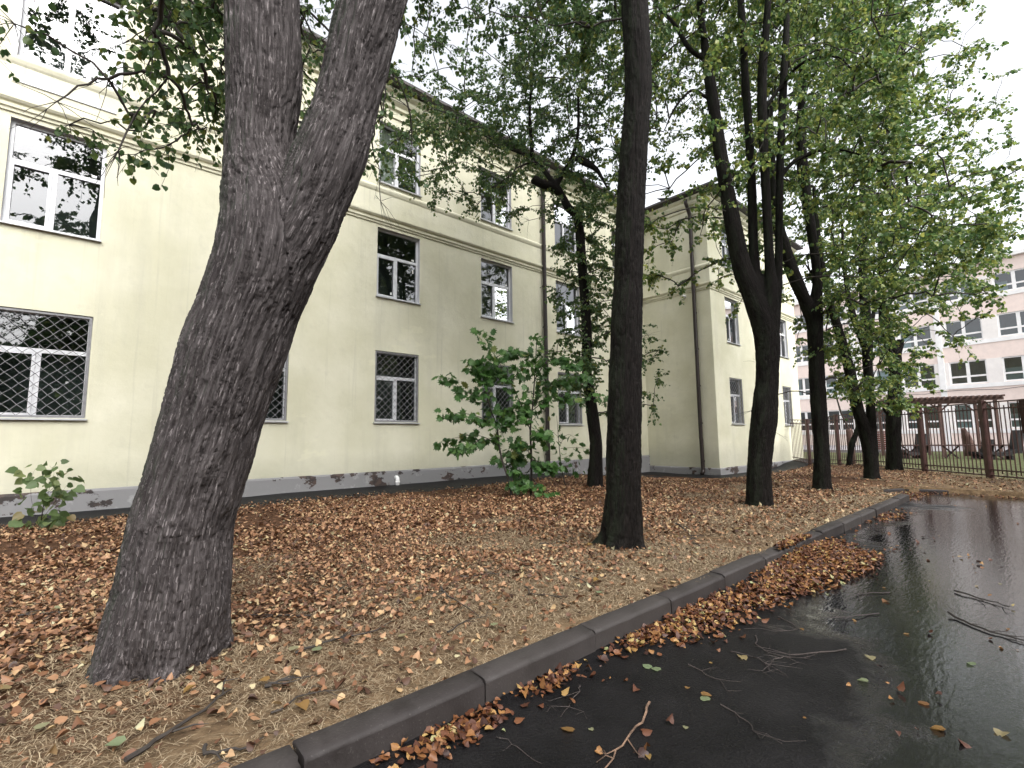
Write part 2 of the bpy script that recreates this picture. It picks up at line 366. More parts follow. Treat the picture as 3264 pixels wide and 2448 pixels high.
def strip(name, inner, outer, dz, mat, label, cat):
    """a thin paved strip that follows the ground between two edge lines"""
    inner = np.array(inner); outer = np.array(outer); V = []; F = []; w = 5
    for k in range(len(inner)):
        for q in range(w+1):
            x, y = inner[k]*(1-q/w) + outer[k]*q/w; V.append((x, y, float(ground_z(np.array([x]), np.array([y]))[0]) + dz - (.05 if q == w else 0)))
    n = w+1
    for k in range(len(inner)-1):
        for q in range(w): F.append((k*n+q, k*n+q+1, (k+1)*n+q+1, (k+1)*n+q))
    me = npmesh(name, np.array(V), [np.array(F)[:, ::-1]], True); return tag(obj(name, me, mat), label, cat, kind='structure')
_x = np.arange(-8, 20.2, .4); _j = R.normal(0, .09, len(_x))
inn = [(x, 14.02) for x in _x]; out = [(x, 12.15-.045*x*(x > 0)*(x < 9)-.4*(x >= 9)+j) for x, j in zip(_x, _j)]
strip('pavement', inn, out, .03, M['apron'], 'black wet asphalt apron along the foot of the long wall', 'pavement')
_y = np.arange(14.0, 10.2, -.35)
strip('pavement', [(22.02, y) for y in _y], [(20.5+R.normal(0, .06), y) for y in _y], .042, M['apron'], 'dark asphalt apron at the wing wall below the brown pipe', 'pavement')
_x = np.arange(20.5, 33.2, .4)
strip('pavement', [(x, 10.4) for x in _x], [(x, 9.0+R.normal(0, .07)) for x in _x], .055, M['apron'], 'dark asphalt apron below the barred windows of the wing', 'pavement')
o = tag(MB().box(46, 63.2, -40, 40, -.3, .24).build('pavement', M['paving']), 'grey paved terrace in front of the pink building', 'pavement', kind='structure')

# kerbs: every stone a piece of its own
def kerb_stone(parent, p, q, h, w, mat=None, zb=-.12):
    p = Vector(p); q = Vector(q); d = (q-p); L = d.length; d.normalize(); n = Vector((-d.y, d.x, 0))      # n points away from the road
    prof = [(0, zb), (.0, h*.74), (.007, h*.84), (.02, h*.905), (.04, h*.93), (w-.012, h), (w, h-.012), (w, zb)]
    dz = R.normal(0, .003); dn = R.normal(0, .004); tw = R.normal(0, .006); g = .007; vs = []; m = 9; k = len(prof)
    for j in range(m+1):
        s_ = g+(L-2*g)*j/m; e = .004 if j in (0, m) else 0.
        for i, (u, z) in enumerate(prof):
            ch = abs(R.normal(0, .0035)) if 1 <= i <= 5 else 0.                      # chipped, worn edges
            if i in (2, 3) and R.random() < .06: ch += R.uniform(.006, .016)
            vs.append(p + d*(s_ + (e if j == 0 else -e)*(i in (2, 3, 5))) + n*(u+dn+tw*(j/m-.5)+(ch*.6 if i < 4 else 0)) + Vector((0, 0, z+dz-(ch*.6 if i > 1 else 0))))
    fs = [(j*k+i, j*k+i+1, (j+1)*k+i+1, (j+1)*k+i) for j in range(m) for i in range(k-1)] + [tuple(range(k))[::-1], tuple(range(m*k, m*k+k))]
    o = MB().add(vs, fs).build('kerb_stone', mat or M['kerb'], parent)
    o.data.polygons.foreach_set('use_smooth', [q < m*(k-1) and 0 < q % (k-1) < 5 for q in range(len(o.data.polygons))]); return o
kerb = thing('kerb', 'raised dark concrete kerb of separate stones edging the leafy bed', 'kerb', (0, 2.45, 0), kind='structure')
for i in range(-14, 13): kerb_stone(kerb, (.89+1.07*i, 2.445, 0), (.89+1.07*(i+1), 2.445, 0), .15 + .004*math.sin(i*2.1), .165)
far = thing('kerb', 'low thin kerb across the far end of the drive before the fence', 'kerb', (17.1, 0, 0), kind='structure')
pl = [(15.2, 3.30), (16.0, 3.22), (16.75, 2.85), (17.08, 2.0)] + [(17.12, 2.0-1.07*k) for k in range(1, 24)]
for a, b in zip(pl[:-1], pl[1:]): kerb_stone(far, (*a, 0), (*b, 0), .095, .08)

# ------------------------------------------------------------ the yellow building
class Fr:
    """a wall plane: u along, v up, n outwards"""
    def __init__(s, o, u, n): s.o = Vector(o); s.u = Vector(u); s.n = Vector(n)
    def __call__(s, u, n, v): return s.o + s.u*u + s.n*n + Vector((0, 0, v))
def wall_mesh(mb, F, u0, u1, v0, v1, holes, depth):
    us = sorted({u0, u1, *[h[0] for h in holes], *[h[1] for h in holes]}); vs = sorted({v0, v1, *[h[2] for h in holes], *[h[3] for h in holes]})
    for a, b in zip(us[:-1], us[1:]):
        for c, d in zip(vs[:-1], vs[1:]):
            if any(h[0] <= a and b <= h[1] and h[2] <= c and d <= h[3] for h in holes): continue
            mb.add([F(a, 0, c), F(b, 0, c), F(b, 0, d), F(a, 0, d)], [(0, 1, 2, 3)])
    return mb
def reveals(mb, F, h, d):
    a, b, c, e = h
    for P, Q in (((a, c), (a, e)), ((b, e), (b, c)), ((a, e), (b, e)), ((b, c), (a, c))):
        mb.add([F(P[0], 0, P[1]), F(Q[0], 0, Q[1]), F(Q[0], -d, Q[1]), F(P[0], -d, P[1])], [(0, 1, 2, 3)])
    return mb

house = thing('building', 'pale yellow three-storey plastered building with an angled wing and brown drainpipes', 'building', (7, 14, 0))
FM = Fr((0, 14, 0), (1, 0, 0), (0, -1, 0))            # long front
FS = Fr((22, 14, 0), (0, -1, 0), (-1, 0, 0))          # wing side
FW = Fr((22, 10.35, 0), (1, 0, 0), (0, -1, 0))        # wing front
TOP = 12.95
cols = [(-5.45, -3.95), (-1.33, .22), (2.80, 4.36), (6.92, 8.48), (11.14, 12.72), (15.28, 16.84), (19.45, 21.0)]
fl = [(2.10, 4.34), (6.09, 8.36), (9.90, 12.02)]
wins = [(F_, a, b, c, d, k) for k, (c, d) in enumerate(fl) for F_, cs in ((FM, cols), (FW, [(1.52, 2.95), (4.95, 6.35), (8.38, 9.75)])) for a, b in cs]
holes_m = [[a, b, c, d] for F_, a, b, c, d, k in wins if F_ is FM]; holes_w = [[a, b, c, d] for F_, a, b, c, d, k in wins if F_ is FW]
for h in holes_m:
    if abs(h[0]+1.33) < .01 and h[2] > 9: h[2] = 9.18; h[1] = .30
w = MB(); wall_mesh(w, FM, -8, 22, -.9, TOP, holes_m, .2); wall_mesh(w, FS, 0, 3.65, -.9, TOP, [], .2); wall_mesh(w, FW, 0, 11.1, -.9, TOP, holes_w, .2)
w.add([(33.1, 10.35, -.9), (33.1, 26, -.9), (33.1, 26, TOP), (33.1, 10.35, TOP)], [(0, 1, 2, 3)]); w.add([(-8, 14, -.9), (-8, 26, -.9), (-8, 26, TOP), (-8, 14, TOP)], [(3, 2, 1, 0)])
w.add([(-8, 26, -.9), (33.1, 26, -.9), (33.1, 26, TOP), (-8, 26, TOP)], [(3, 2, 1, 0)])
me = bpy.data.meshes.new('wall'); me.from_pydata(w.v, [], w.f); me.update(); obj('wall', me, M['plaster'], house)

PATH = [(-8.3, 14), (22, 14), (22, 10.35), (33.1, 10.35), (33.1, 26)]; PN = [(0, -1), (-1, 0), (0, -1), (1, 0)]
def sweep(name, prof, mat, path=None, pn=None, wob=0):
    """moulding profile (outward, z) run along the walls with mitred corners"""
    path = path or PATH; pn = pn or PN; V = []; st = []
    for i, p in enumerate(path):
        a = Vector(pn[max(i-1, 0)]); b = Vector(pn[min(i, len(pn)-1)]); m = a if a == b else a+b
        st.append((Vector(p), m))
    pts = []
    for i in range(len(st)-1):
        n = max(1, int((st[i+1][0]-st[i][0]).length/1.2))
        for k in range(n):
            t = k/n; p = st[i][0].lerp(st[i+1][0], t); pts.append((p, st[i][1] if k == 0 else Vector(pn[i])))
    pts.append(st[-1]); k = len(prof); F = []
    for p, m in pts:
        e = random.uniform(-wob, wob); e2 = random.uniform(-wob, wob)
        for u, z in prof: q = p + m*(u + (e if u > .03 else 0)); V.append((q.x, q.y, z + e2*.6))
    for i in range(len(pts)-1):
        for j in range(k-1): F.append((i*k+j, (i+1)*k+j, (i+1)*k+j+1, i*k+j+1))
    me = bpy.data.meshes.new(name); me.from_pydata(V, [], F); me.update()
    bm = bmesh.new(); bm.from_mesh(me); bmesh.ops.recalc_face_normals(bm, faces=bm.faces); bm.to_mesh(me); bm.free()
    return obj(name, me, mat, house)
sweep('string_course', [(-.02, 8.46), (.035, 8.47), (.04, 8.53), (.075, 8.55), (.08, 8.60), (.055, 8.61), (.055, 8.645), (.10, 8.67), (.135, 8.72), (.135, 8.775), (.06, 8.80), (.048, 8.81), (.045, 9.50), (.075, 9.55), (.10, 9.62), (.10, 9.67), (-.01, 9.765)], M['plaster_trim'], wob=.006)
sweep('cornice', [(-.02, 12.28), (.05, 12.30), (.05, 12.40), (.02, 12.42), (.02, 12.56), (.10, 12.60), (.10, 12.70), (.20, 12.78), (.24, 12.86), (.24, 12.95), (.36, 13.02), (.36, 13.12), (.0, 13.14)], M['plaster_trim'], wob=.004)
rf = sweep('roof', [(.25, 13.13), (.62, 13.19), (.66, 13.20), (.66, 13.30), (.60, 13.31), (-3.3, 14.6)], M['roof'], wob=.006)
pth = [(-8.3, 14), (22, 14)]
sweep('plinth', [(-.05, -.9), (.05, -.9), (.05, .54), (.03, .585), (-.03, .60)], M['plinth'], [(-8.3, 14), (22, 14)], [(0, -1)], .006)
sweep('plinth', [(-.05, -.9), (.06, -.9), (.06, .03), (.035, .07), (-.03, .085)], M['plinth'], PATH[1:], PN[1:], .01)

def window(F, a, b, c, d, floor, idx):
    """one window: frame, sashes, panes, sill, reveal; barred on the ground floor"""
    dep = .17; W_ = b-a; root = reveals(MB(), F, (a, b, c, d), dep+.05).build('window', M['reveal'] if floor else M['plaster'], house)
    door = c < 9.5 and floor == 2
    tz = c + (d-c)*(.615 if floor else .63); mu = a + W_*(.47 if idx % 3 else .5); fw = .065
    if door: tz = c + .62; mu = a + W_*.47
    fr = MB(); n0, n1 = -dep-.03, -dep+.04
    for u0, u1, v0, v1 in ((a, a+fw, c, d), (b-fw, b, c, d), (a+fw, b-fw, d-fw, d), (a+fw, b-fw, c, c+fw), (a+fw, b-fw, tz-.045, tz+.045)):
        fr.box(u0, u1, n0, n1, v0, v1, T=lambda u, n, v: F(u, n, v))
    lo, hi = (c+fw, tz-.045) if not door else (c+fw, d-fw)
    if door:
        fr.box(mu-.05, mu+.05, n0, n1-.004, c+fw, tz-.045, T=F); fr.box(mu-.05, mu+.05, n0, n1-.004, tz+.045, d-fw, T=F)
    else: fr.box(mu-.05, mu+.05, n0, n1-.004, lo, hi, T=F)
    fr.build('frame', M['pvc'], root)
    def sash(u0, u1, v0, v1):
        s = MB(); t = .05; m0, m1 = -dep+.01, -dep+.062
        for q in ((u0, u0+t, v0, v1), (u1-t, u1, v0, v1), (u0+t, u1-t, v1-t, v1), (u0+t, u1-t, v0, v0+t)): s.box(q[0], q[1], m0, m1, q[2], q[3], T=F)
        s.build('sash', M['pvc'], root)
    if not door: sash(a+fw-.01, mu-.04, lo-.01, hi+.01)
    def pane(u0, u1, v0, v1, mat=None):
        p = MB().add([F(u0, -dep, v0), F(u1, -dep, v0), F(u1, -dep, v1), F(u0, -dep, v1)], [(0, 1, 2, 3)])
        p.build('pane', mat or M['glass'], root)
    if door:
        for u0, u1 in ((a+fw, mu-.05), (mu+.05, b-fw)):
            pane(u0, u1, tz+.045, d-fw)
            MB().box(u0, u1, -dep-.02, -dep+.015, c+fw, tz-.045, T=F).build('panel', M['pvc'], root)
        for u0, u1, v0, v1 in ((a-.10, a, c-.02, d+.1), (b, b+.10, c-.02, d+.1)): MB().box(u0, u1, 0, .03, v0, v1, T=F).build('casing', M['pvc'], root)
    else:
        pane(a+fw, b-fw, tz+.045, d-fw); pane(a+fw+.04, mu-.09, lo+.04, hi-.04); pane(mu+.05, b-fw, lo, hi)
    s = MB().box(a-.03, b+.03, -dep+.04, .075, c-.035, c-.004, T=lambda u, n, v: F(u, n, v - max(0, n)*.12)); s.build('sill', M['sill'], root)
    # dim room behind the glass
    r = MB(); D = 1.6; e = .25; q = [F(u, n, v) for n in (-dep-.06, -D) for v in (c-.1 if not door else c, d+.1) for u in (a-e, b+e)]
    r.add(q, [(4, 5, 7, 6), (0, 4, 6, 2), (5, 1, 3, 7), (2, 6, 7, 3), (0, 1, 5, 4)]); r.build('interior', M['room'], root)
    rr = random.Random(idx*7+floor*31)
    if floor == 2 and rr.random() < .45:
        cu = MB(); n_ = 14; u0, u1 = (a+.04, a+W_*rr.choice((.35, .5, .96))); z0 = c+.05; z1 = d-.03
        for k in range(n_+1):
            u = u0+(u1-u0)*k/n_; off = -dep-.16-.025*math.sin(k*1.9); cu.v += [tuple(F(u, off, z0)), tuple(F(u, off, z1))]
        cu.f = [(2*k, 2*k+2, 2*k+3, 2*k+1) for k in range(n_)]; cu.build('curtain', M['curtain'], root, True)
    if floor == 1 or (floor == 2 and not door):
        for u, v, su, sv in ((b-fw-.16, tz+.09, .09, .055), (b-fw-.13, tz-.34, .05, .12), (mu-.17, lo+.10, .05, .08)):
            if rr.random() < .75: MB().box(u, u+su, -dep+.002, -dep+.006, v, v+sv, T=F).build('sticker', M['paper'], root)
    if floor == 0:
        g = MB(); t = .018
        for u0, u1, v0, v1 in ((a+.012, a+.06, c+.01, d-.015), (b-.06, b-.012, c+.01, d-.015), (a+.06, b-.06, d-.06, d-.015), (a+.06, b-.06, c+.01, c+.055)): g.box(u0, u1, -.055, -.02, v0, v1, T=F)
        cw, ch = .22, .215; u0, u1, v0, v1 = a+.055, b-.055, c+.05, d-.055
        k = -int((v1-v0)/ch)-2
        while u0 + k*cw < u1 + (v1-v0)/ch*cw + cw:
            for sgn, n_ in ((1, -.034), (-1, -.042)):
                # wires crossing at a slant, clipped to the frame
                us, ue = u0+k*cw, u0+k*cw + sgn*(v1-v0)/ch*cw*1.0; ts, te = 0., 1.
                du = ue-us; ta, tb = sorted(((u0-us)/du, (u1-us)/du)); ts = max(ts, ta); te = min(te, tb)
                if te-ts > .01:
                    m = max(2, int((te-ts)*(v1-v0)/ch*2)); P = []
                    for i in range(m+1):
                        tt = ts+(te-ts)*i/m; P.append(F(us+du*tt + (.008 if i % 2 else -.008), n_, v0+(v1-v0)*tt))
                    g.tube(P, .0062, 4, False)
            k += 1
        g.build('grille', M['grille'], root)
for i, (F_, a, b, c, d, k) in enumerate(wins):
    if F_ is FM and abs(a+1.33) < .01 and k == 2: c = 9.18; b = .30
    window(F_, a, b, c, d, k, i)

def drainpipe(F, u, z0, z1, kink=None):
    o = .15
    P = [F(u, .50, z1+.75), F(u, .50, z1+.60), F(u, .36, z1+.40), F(u, o+.03, z1+.12), F(u, o, z1-.05)]
    if kink: P += [F(u+kink[1], o, kink[0]+.1), F(u+kink[1]+.01, o, kink[0])]
    P += [F(u+(kink[1] if kink else 0)+.02, o, z0+.25), F(u+(kink[1] if kink else 0)+.02, o+.02, z0+.12), F(u+(kink[1] if kink else 0)+.02, o+.13, z0)]
    dp = MB().tube(P, .088, 12).build('drainpipe', M['pipe'], house, True)
    z = z0+.6
    while z < z1:
        MB().tube([F(u+.0, o, z-.03), F(u, o, z+.03)], .10, 12).box(u-.012, u+.012, 0, o, z-.015, z+.015, T=F).build('bracket', M['pipe'], dp); z += 1.75
drainpipe(FM, 14.42, .28, 12.2)
drainpipe(FS, 2.93, -.22, 12.2, (1.35, -.03))
v = MB(); v.tube([FM(7.66, -.02, .38), FM(7.66, .10, .385), FM(7.66, .145, .36), FM(7.66, .16, .30), FM(7.66, .16, .06)], [.058, .058, .06, .06, .06], 12); v.tube([FM(7.66, .16, .27), FM(7.66, .16, .21)], .072, 12)
v.build('vent_pipe', M['white'], house, True)
cm = thing('security_camera', 'small white surveillance camera under the moulding of the wing wall', 'camera', tuple(FS(2.4, 0, 8.36)))
MB().box(2.34, 2.46, .0, .03, 8.30, 8.42, T=FS).tube([FS(2.4, .02, 8.38), FS(2.4, .12, 8.33)], .02, 8).build('mount', M['white'], cm)
MB().tube([FS(2.33, .02, 8.26), FS(2.42, .20, 8.31), FS(2.46, .28, 8.33)], [.05, .055, .05], 12).build('body', M['white'], cm, True)
# ------------------------------------------------------------ tree data: stems are x, y, z, radius
STEMS = {
 'lime0': [
  [(0.57, 4.27, 0.02, 0.426), (0.57, 4.24, 0.18, 0.382), (0.60, 4.14, 0.66, 0.338), (0.63, 4.05, 1.13, 0.305), (0.72, 3.89, 1.70, 0.302), (0.79, 3.75, 2.14, 0.309), (0.87, 3.63, 2.52, 0.312), (0.93, 3.53, 2.83, 0.324), (0.93, 3.49, 3.12, 0.303), (0.85, 3.50, 3.56, 0.221), (0.84, 3.44, 4.04, 0.230), (0.80, 3.39, 4.61, 0.230), (0.76, 3.43, 5.33, 0.237)],
  [(0.84, 3.73, 2.01, 0.125), (0.89, 3.63, 2.45, 0.260), (1.01, 3.46, 2.83, 0.256), (1.13, 3.30, 3.21, 0.235), (1.22, 3.16, 3.59, 0.232), (1.28, 3.05, 3.97, 0.200), (1.36, 2.88, 4.60, 0.211), (1.46, 2.71, 5.17, 0.194)],
  [(0.85, 3.65, 2.32, 0.139), (0.93, 3.47, 2.82, 0.218), (1.01, 3.33, 3.12, 0.178), (1.02, 3.31, 3.31, 0.103), (1.02, 3.32, 3.43, 0.055), (1.03, 3.34, 3.50, 0.029)],
 ],
 'lime1': [
  [(5.65, 4.08, 0.09, 0.337), (5.65, 4.06, 0.29, 0.276), (5.63, 4.01, 0.73, 0.245), (5.60, 3.96, 1.23, 0.233), (5.54, 3.84, 2.48, 0.214), (5.49, 3.70, 3.72, 0.192), (5.45, 3.58, 4.82, 0.186), (5.43, 3.43, 5.91, 0.176), (5.41, 3.37, 6.42, 0.176), (5.31, 3.31, 7.47, 0.174), (5.18, 3.20, 9.03, 0.159), (5.09, 3.06, 10.59, 0.122), (4.97, 2.90, 12.46, 0.091)],
 ],
 'lime2': [
  [(10.76, 4.27, 0.02, 0.301), (10.74, 4.25, 0.33, 0.253), (10.70, 4.19, 1.00, 0.236), (10.71, 4.04, 1.95, 0.248), (10.69, 3.91, 2.91, 0.213), (10.63, 3.86, 3.68, 0.244), (10.38, 3.97, 4.45, 0.199), (10.13, 4.09, 5.23, 0.179), (9.73, 4.16, 7.17, 0.133), (9.43, 4.18, 8.88, 0.112), (9.29, 4.19, 9.73, 0.081), (9.16, 4.18, 10.59, 0.063), (9.03, 4.09, 12.03, 0.054), (8.80, 3.94, 14.42, 0.045)],
  [(10.63, 3.86, 3.68, 0.214), (10.47, 3.86, 4.64, 0.116), (10.45, 3.93, 5.26, 0.100), (10.32, 3.82, 7.24, 0.088), (10.17, 3.76, 9.02, 0.080), (10.09, 3.71, 10.84, 0.072), (9.92, 3.62, 13.42, 0.055)],
  [(10.66, 3.83, 3.68, 0.205), (10.53, 3.67, 4.60, 0.126), (10.47, 3.64, 5.18, 0.097), (10.23, 3.52, 7.07, 0.089), (10.03, 3.39, 8.73, 0.092), (10.02, 3.16, 10.40, 0.067), (9.82, 2.81, 13.09, 0.045)],
  [(10.68, 3.81, 3.68, 0.187), (10.73, 3.63, 4.63, 0.106), (10.73, 3.55, 5.22, 0.080), (10.62, 3.36, 7.15, 0.076), (10.67, 3.19, 8.94, 0.077), (10.73, 3.01, 10.74, 0.060), (10.61, 2.69, 13.67, 0.043)],
  [(9.43, 4.13, 9.29, 0.048), (9.08, 4.40, 9.57, 0.055), (8.81, 4.57, 10.08, 0.046), (8.54, 4.76, 10.46, 0.038), (8.21, 4.96, 11.12, 0.025)],
  [(10.65, 3.36, 6.94, 0.051), (10.83, 3.16, 7.22, 0.045), (11.03, 2.96, 7.35, 0.039), (11.00, 2.59, 7.30, 0.035), (11.09, 2.26, 7.13, 0.028), (11.23, 2.02, 6.94, 0.022), (11.26, 1.90, 6.70, 0.015)],
  [(10.32, 3.46, 8.33, 0.046), (10.58, 3.15, 8.89, 0.040), (10.49, 2.80, 9.01, 0.035), (10.51, 2.51, 8.98, 0.032), (10.60, 2.18, 8.83, 0.025), (10.69, 2.01, 8.56, 0.022), (10.83, 1.75, 8.54, 0.017)],
  [(9.39, 4.27, 8.58, 0.042), (9.16, 4.45, 8.72, 0.037), (8.93, 4.71, 8.38, 0.031), (8.78, 4.92, 7.87, 0.019)],
 ],
 'lime3': [
  [(14.91, 4.29, 0.02, 0.266), (14.89, 4.27, 0.30, 0.221), (14.81, 4.19, 1.31, 0.187), (14.66, 4.14, 2.59, 0.188), (14.54, 4.07, 3.86, 0.181), (14.48, 4.02, 4.58, 0.185), (14.46, 3.95, 5.13, 0.150), (14.41, 3.87, 5.98, 0.112), (13.94, 3.88, 8.89, 0.135), (13.83, 3.69, 10.84, 0.083), (13.67, 3.65, 12.15, 0.075), (13.54, 3.57, 13.46, 0.066), (13.43, 3.42, 15.20, 0.038)],
  [(14.48, 4.04, 4.41, 0.154), (14.23, 4.16, 5.13, 0.155), (13.95, 4.31, 5.86, 0.166), (13.75, 4.39, 6.50, 0.149), (13.56, 4.46, 7.26, 0.131), (13.39, 4.43, 8.53, 0.094), (13.23, 4.32, 10.23, 0.075)],
 ],
 'lime4': [
  [(19.02, 4.06, 0.05, 0.259), (19.00, 4.04, 0.32, 0.214), (18.93, 4.02, 0.88, 0.198), (18.71, 4.09, 1.75, 0.166), (18.50, 4.17, 2.51, 0.167), (18.22, 4.24, 3.79, 0.147), (17.90, 4.36, 4.96, 0.128), (17.63, 4.46, 5.93, 0.107), (17.33, 4.52, 7.35, 0.086), (17.06, 4.47, 9.39, 0.054)],
  [(18.98, 3.97, 0.88, 0.175), (18.91, 3.94, 1.49, 0.165), (18.83, 3.87, 2.51, 0.124), (18.69, 3.82, 3.78, 0.138), (18.63, 3.76, 4.49, 0.149), (18.53, 3.72, 5.41, 0.145), (18.41, 3.68, 6.42, 0.124), (18.29, 3.58, 7.85, 0.093), (18.14, 3.35, 10.39, 0.062)],
  [(18.60, 3.82, 4.29, 0.103), (18.45, 3.91, 4.65, 0.083), (18.24, 3.99, 5.31, 0.094), (18.09, 4.04, 5.92, 0.074), (17.94, 4.05, 6.84, 0.053), (17.79, 3.96, 8.36, 0.042)],
  [(18.69, 3.65, 4.90, 0.072), (18.72, 3.54, 5.45, 0.057), (18.69, 3.49, 6.06, 0.047), (18.62, 3.39, 7.08, 0.031)],
 ],
 'lime5': [
  [(24.40, 4.45, 0.03, 0.314), (24.38, 4.41, 0.38, 0.271), (24.31, 4.36, 1.14, 0.251), (24.23, 4.25, 2.41, 0.251), (24.21, 4.13, 3.36, 0.213), (24.12, 4.03, 4.57, 0.221), (23.97, 4.10, 5.01, 0.202), (23.79, 4.16, 5.71, 0.198), (23.61, 4.16, 6.86, 0.153), (23.52, 4.13, 7.62, 0.127), (23.45, 4.03, 8.76, 0.102), (23.34, 3.85, 10.66, 0.064)],
  [(24.16, 3.98, 4.69, 0.176), (24.23, 3.87, 5.01, 0.143), (24.26, 3.81, 5.25, 0.125)],
  [(24.09, 4.38, 2.35, 0.101), (23.97, 4.47, 2.51, 0.086), (23.92, 4.49, 2.70, 0.061)],
 ],
 'lime6': [
  [(11.39, 9.08, 0.05, 0.264), (11.38, 9.06, 0.26, 0.227), (11.33, 8.95, 1.29, 0.181), (11.26, 8.94, 1.83, 0.175), (11.17, 8.94, 2.38, 0.167), (11.00, 8.94, 3.47, 0.143), (10.93, 8.84, 4.56, 0.143), (10.80, 8.79, 5.65, 0.135), (10.67, 8.75, 6.74, 0.135), (10.53, 8.72, 7.83, 0.127), (10.30, 8.88, 8.17, 0.122), (10.16, 8.96, 8.49, 0.095), (10.04, 9.03, 8.74, 0.089)],
  [(10.08, 9.02, 8.60, 0.108), (9.93, 9.13, 8.77, 0.118), (9.72, 9.31, 8.85, 0.118), (9.53, 9.46, 8.99, 0.127), (9.49, 9.49, 9.03, 0.118)],
  [(10.01, 9.06, 8.74, 0.099), (9.87, 9.15, 8.99, 0.077), (9.80, 9.42, 9.43, 0.069), (9.64, 9.54, 9.59, 0.064), (9.65, 9.64, 9.75, 0.065), (9.55, 9.62, 10.53, 0.056), (9.42, 9.51, 11.15, 0.046), (9.28, 9.25, 11.92, 0.036), (9.28, 9.09, 13.04, 0.027)],
  [(10.00, 9.06, 8.80, 0.090), (10.07, 8.96, 9.04, 0.081), (10.07, 8.66, 9.25, 0.076), (10.03, 8.38, 9.56, 0.061), (9.93, 8.13, 10.07, 0.047), (9.86, 8.04, 11.11, 0.034)],
  [(10.01, 8.30, 9.32, 0.096), (10.14, 8.07, 9.13, 0.103), (10.29, 7.84, 8.89, 0.068), (10.34, 7.69, 8.60, 0.046), (10.48, 7.62, 8.32, 0.029)],
  [(9.63, 9.65, 9.82, 0.060), (9.41, 10.09, 10.10, 0.047), (9.17, 10.53, 10.41, 0.038), (8.90, 11.10, 10.93, 0.029), (8.53, 11.64, 11.36, 0.020)],
 ],
 'lime7': [
  [(26.23, 6.38, 0.07, 0.143), (26.22, 6.34, 0.45, 0.113), (26.25, 6.21, 1.10, 0.125), (26.36, 6.04, 1.60, 0.104), (26.41, 5.91, 2.18, 0.083), (26.28, 5.87, 3.26, 0.074), (26.07, 5.85, 4.71, 0.059)],
 ],
}
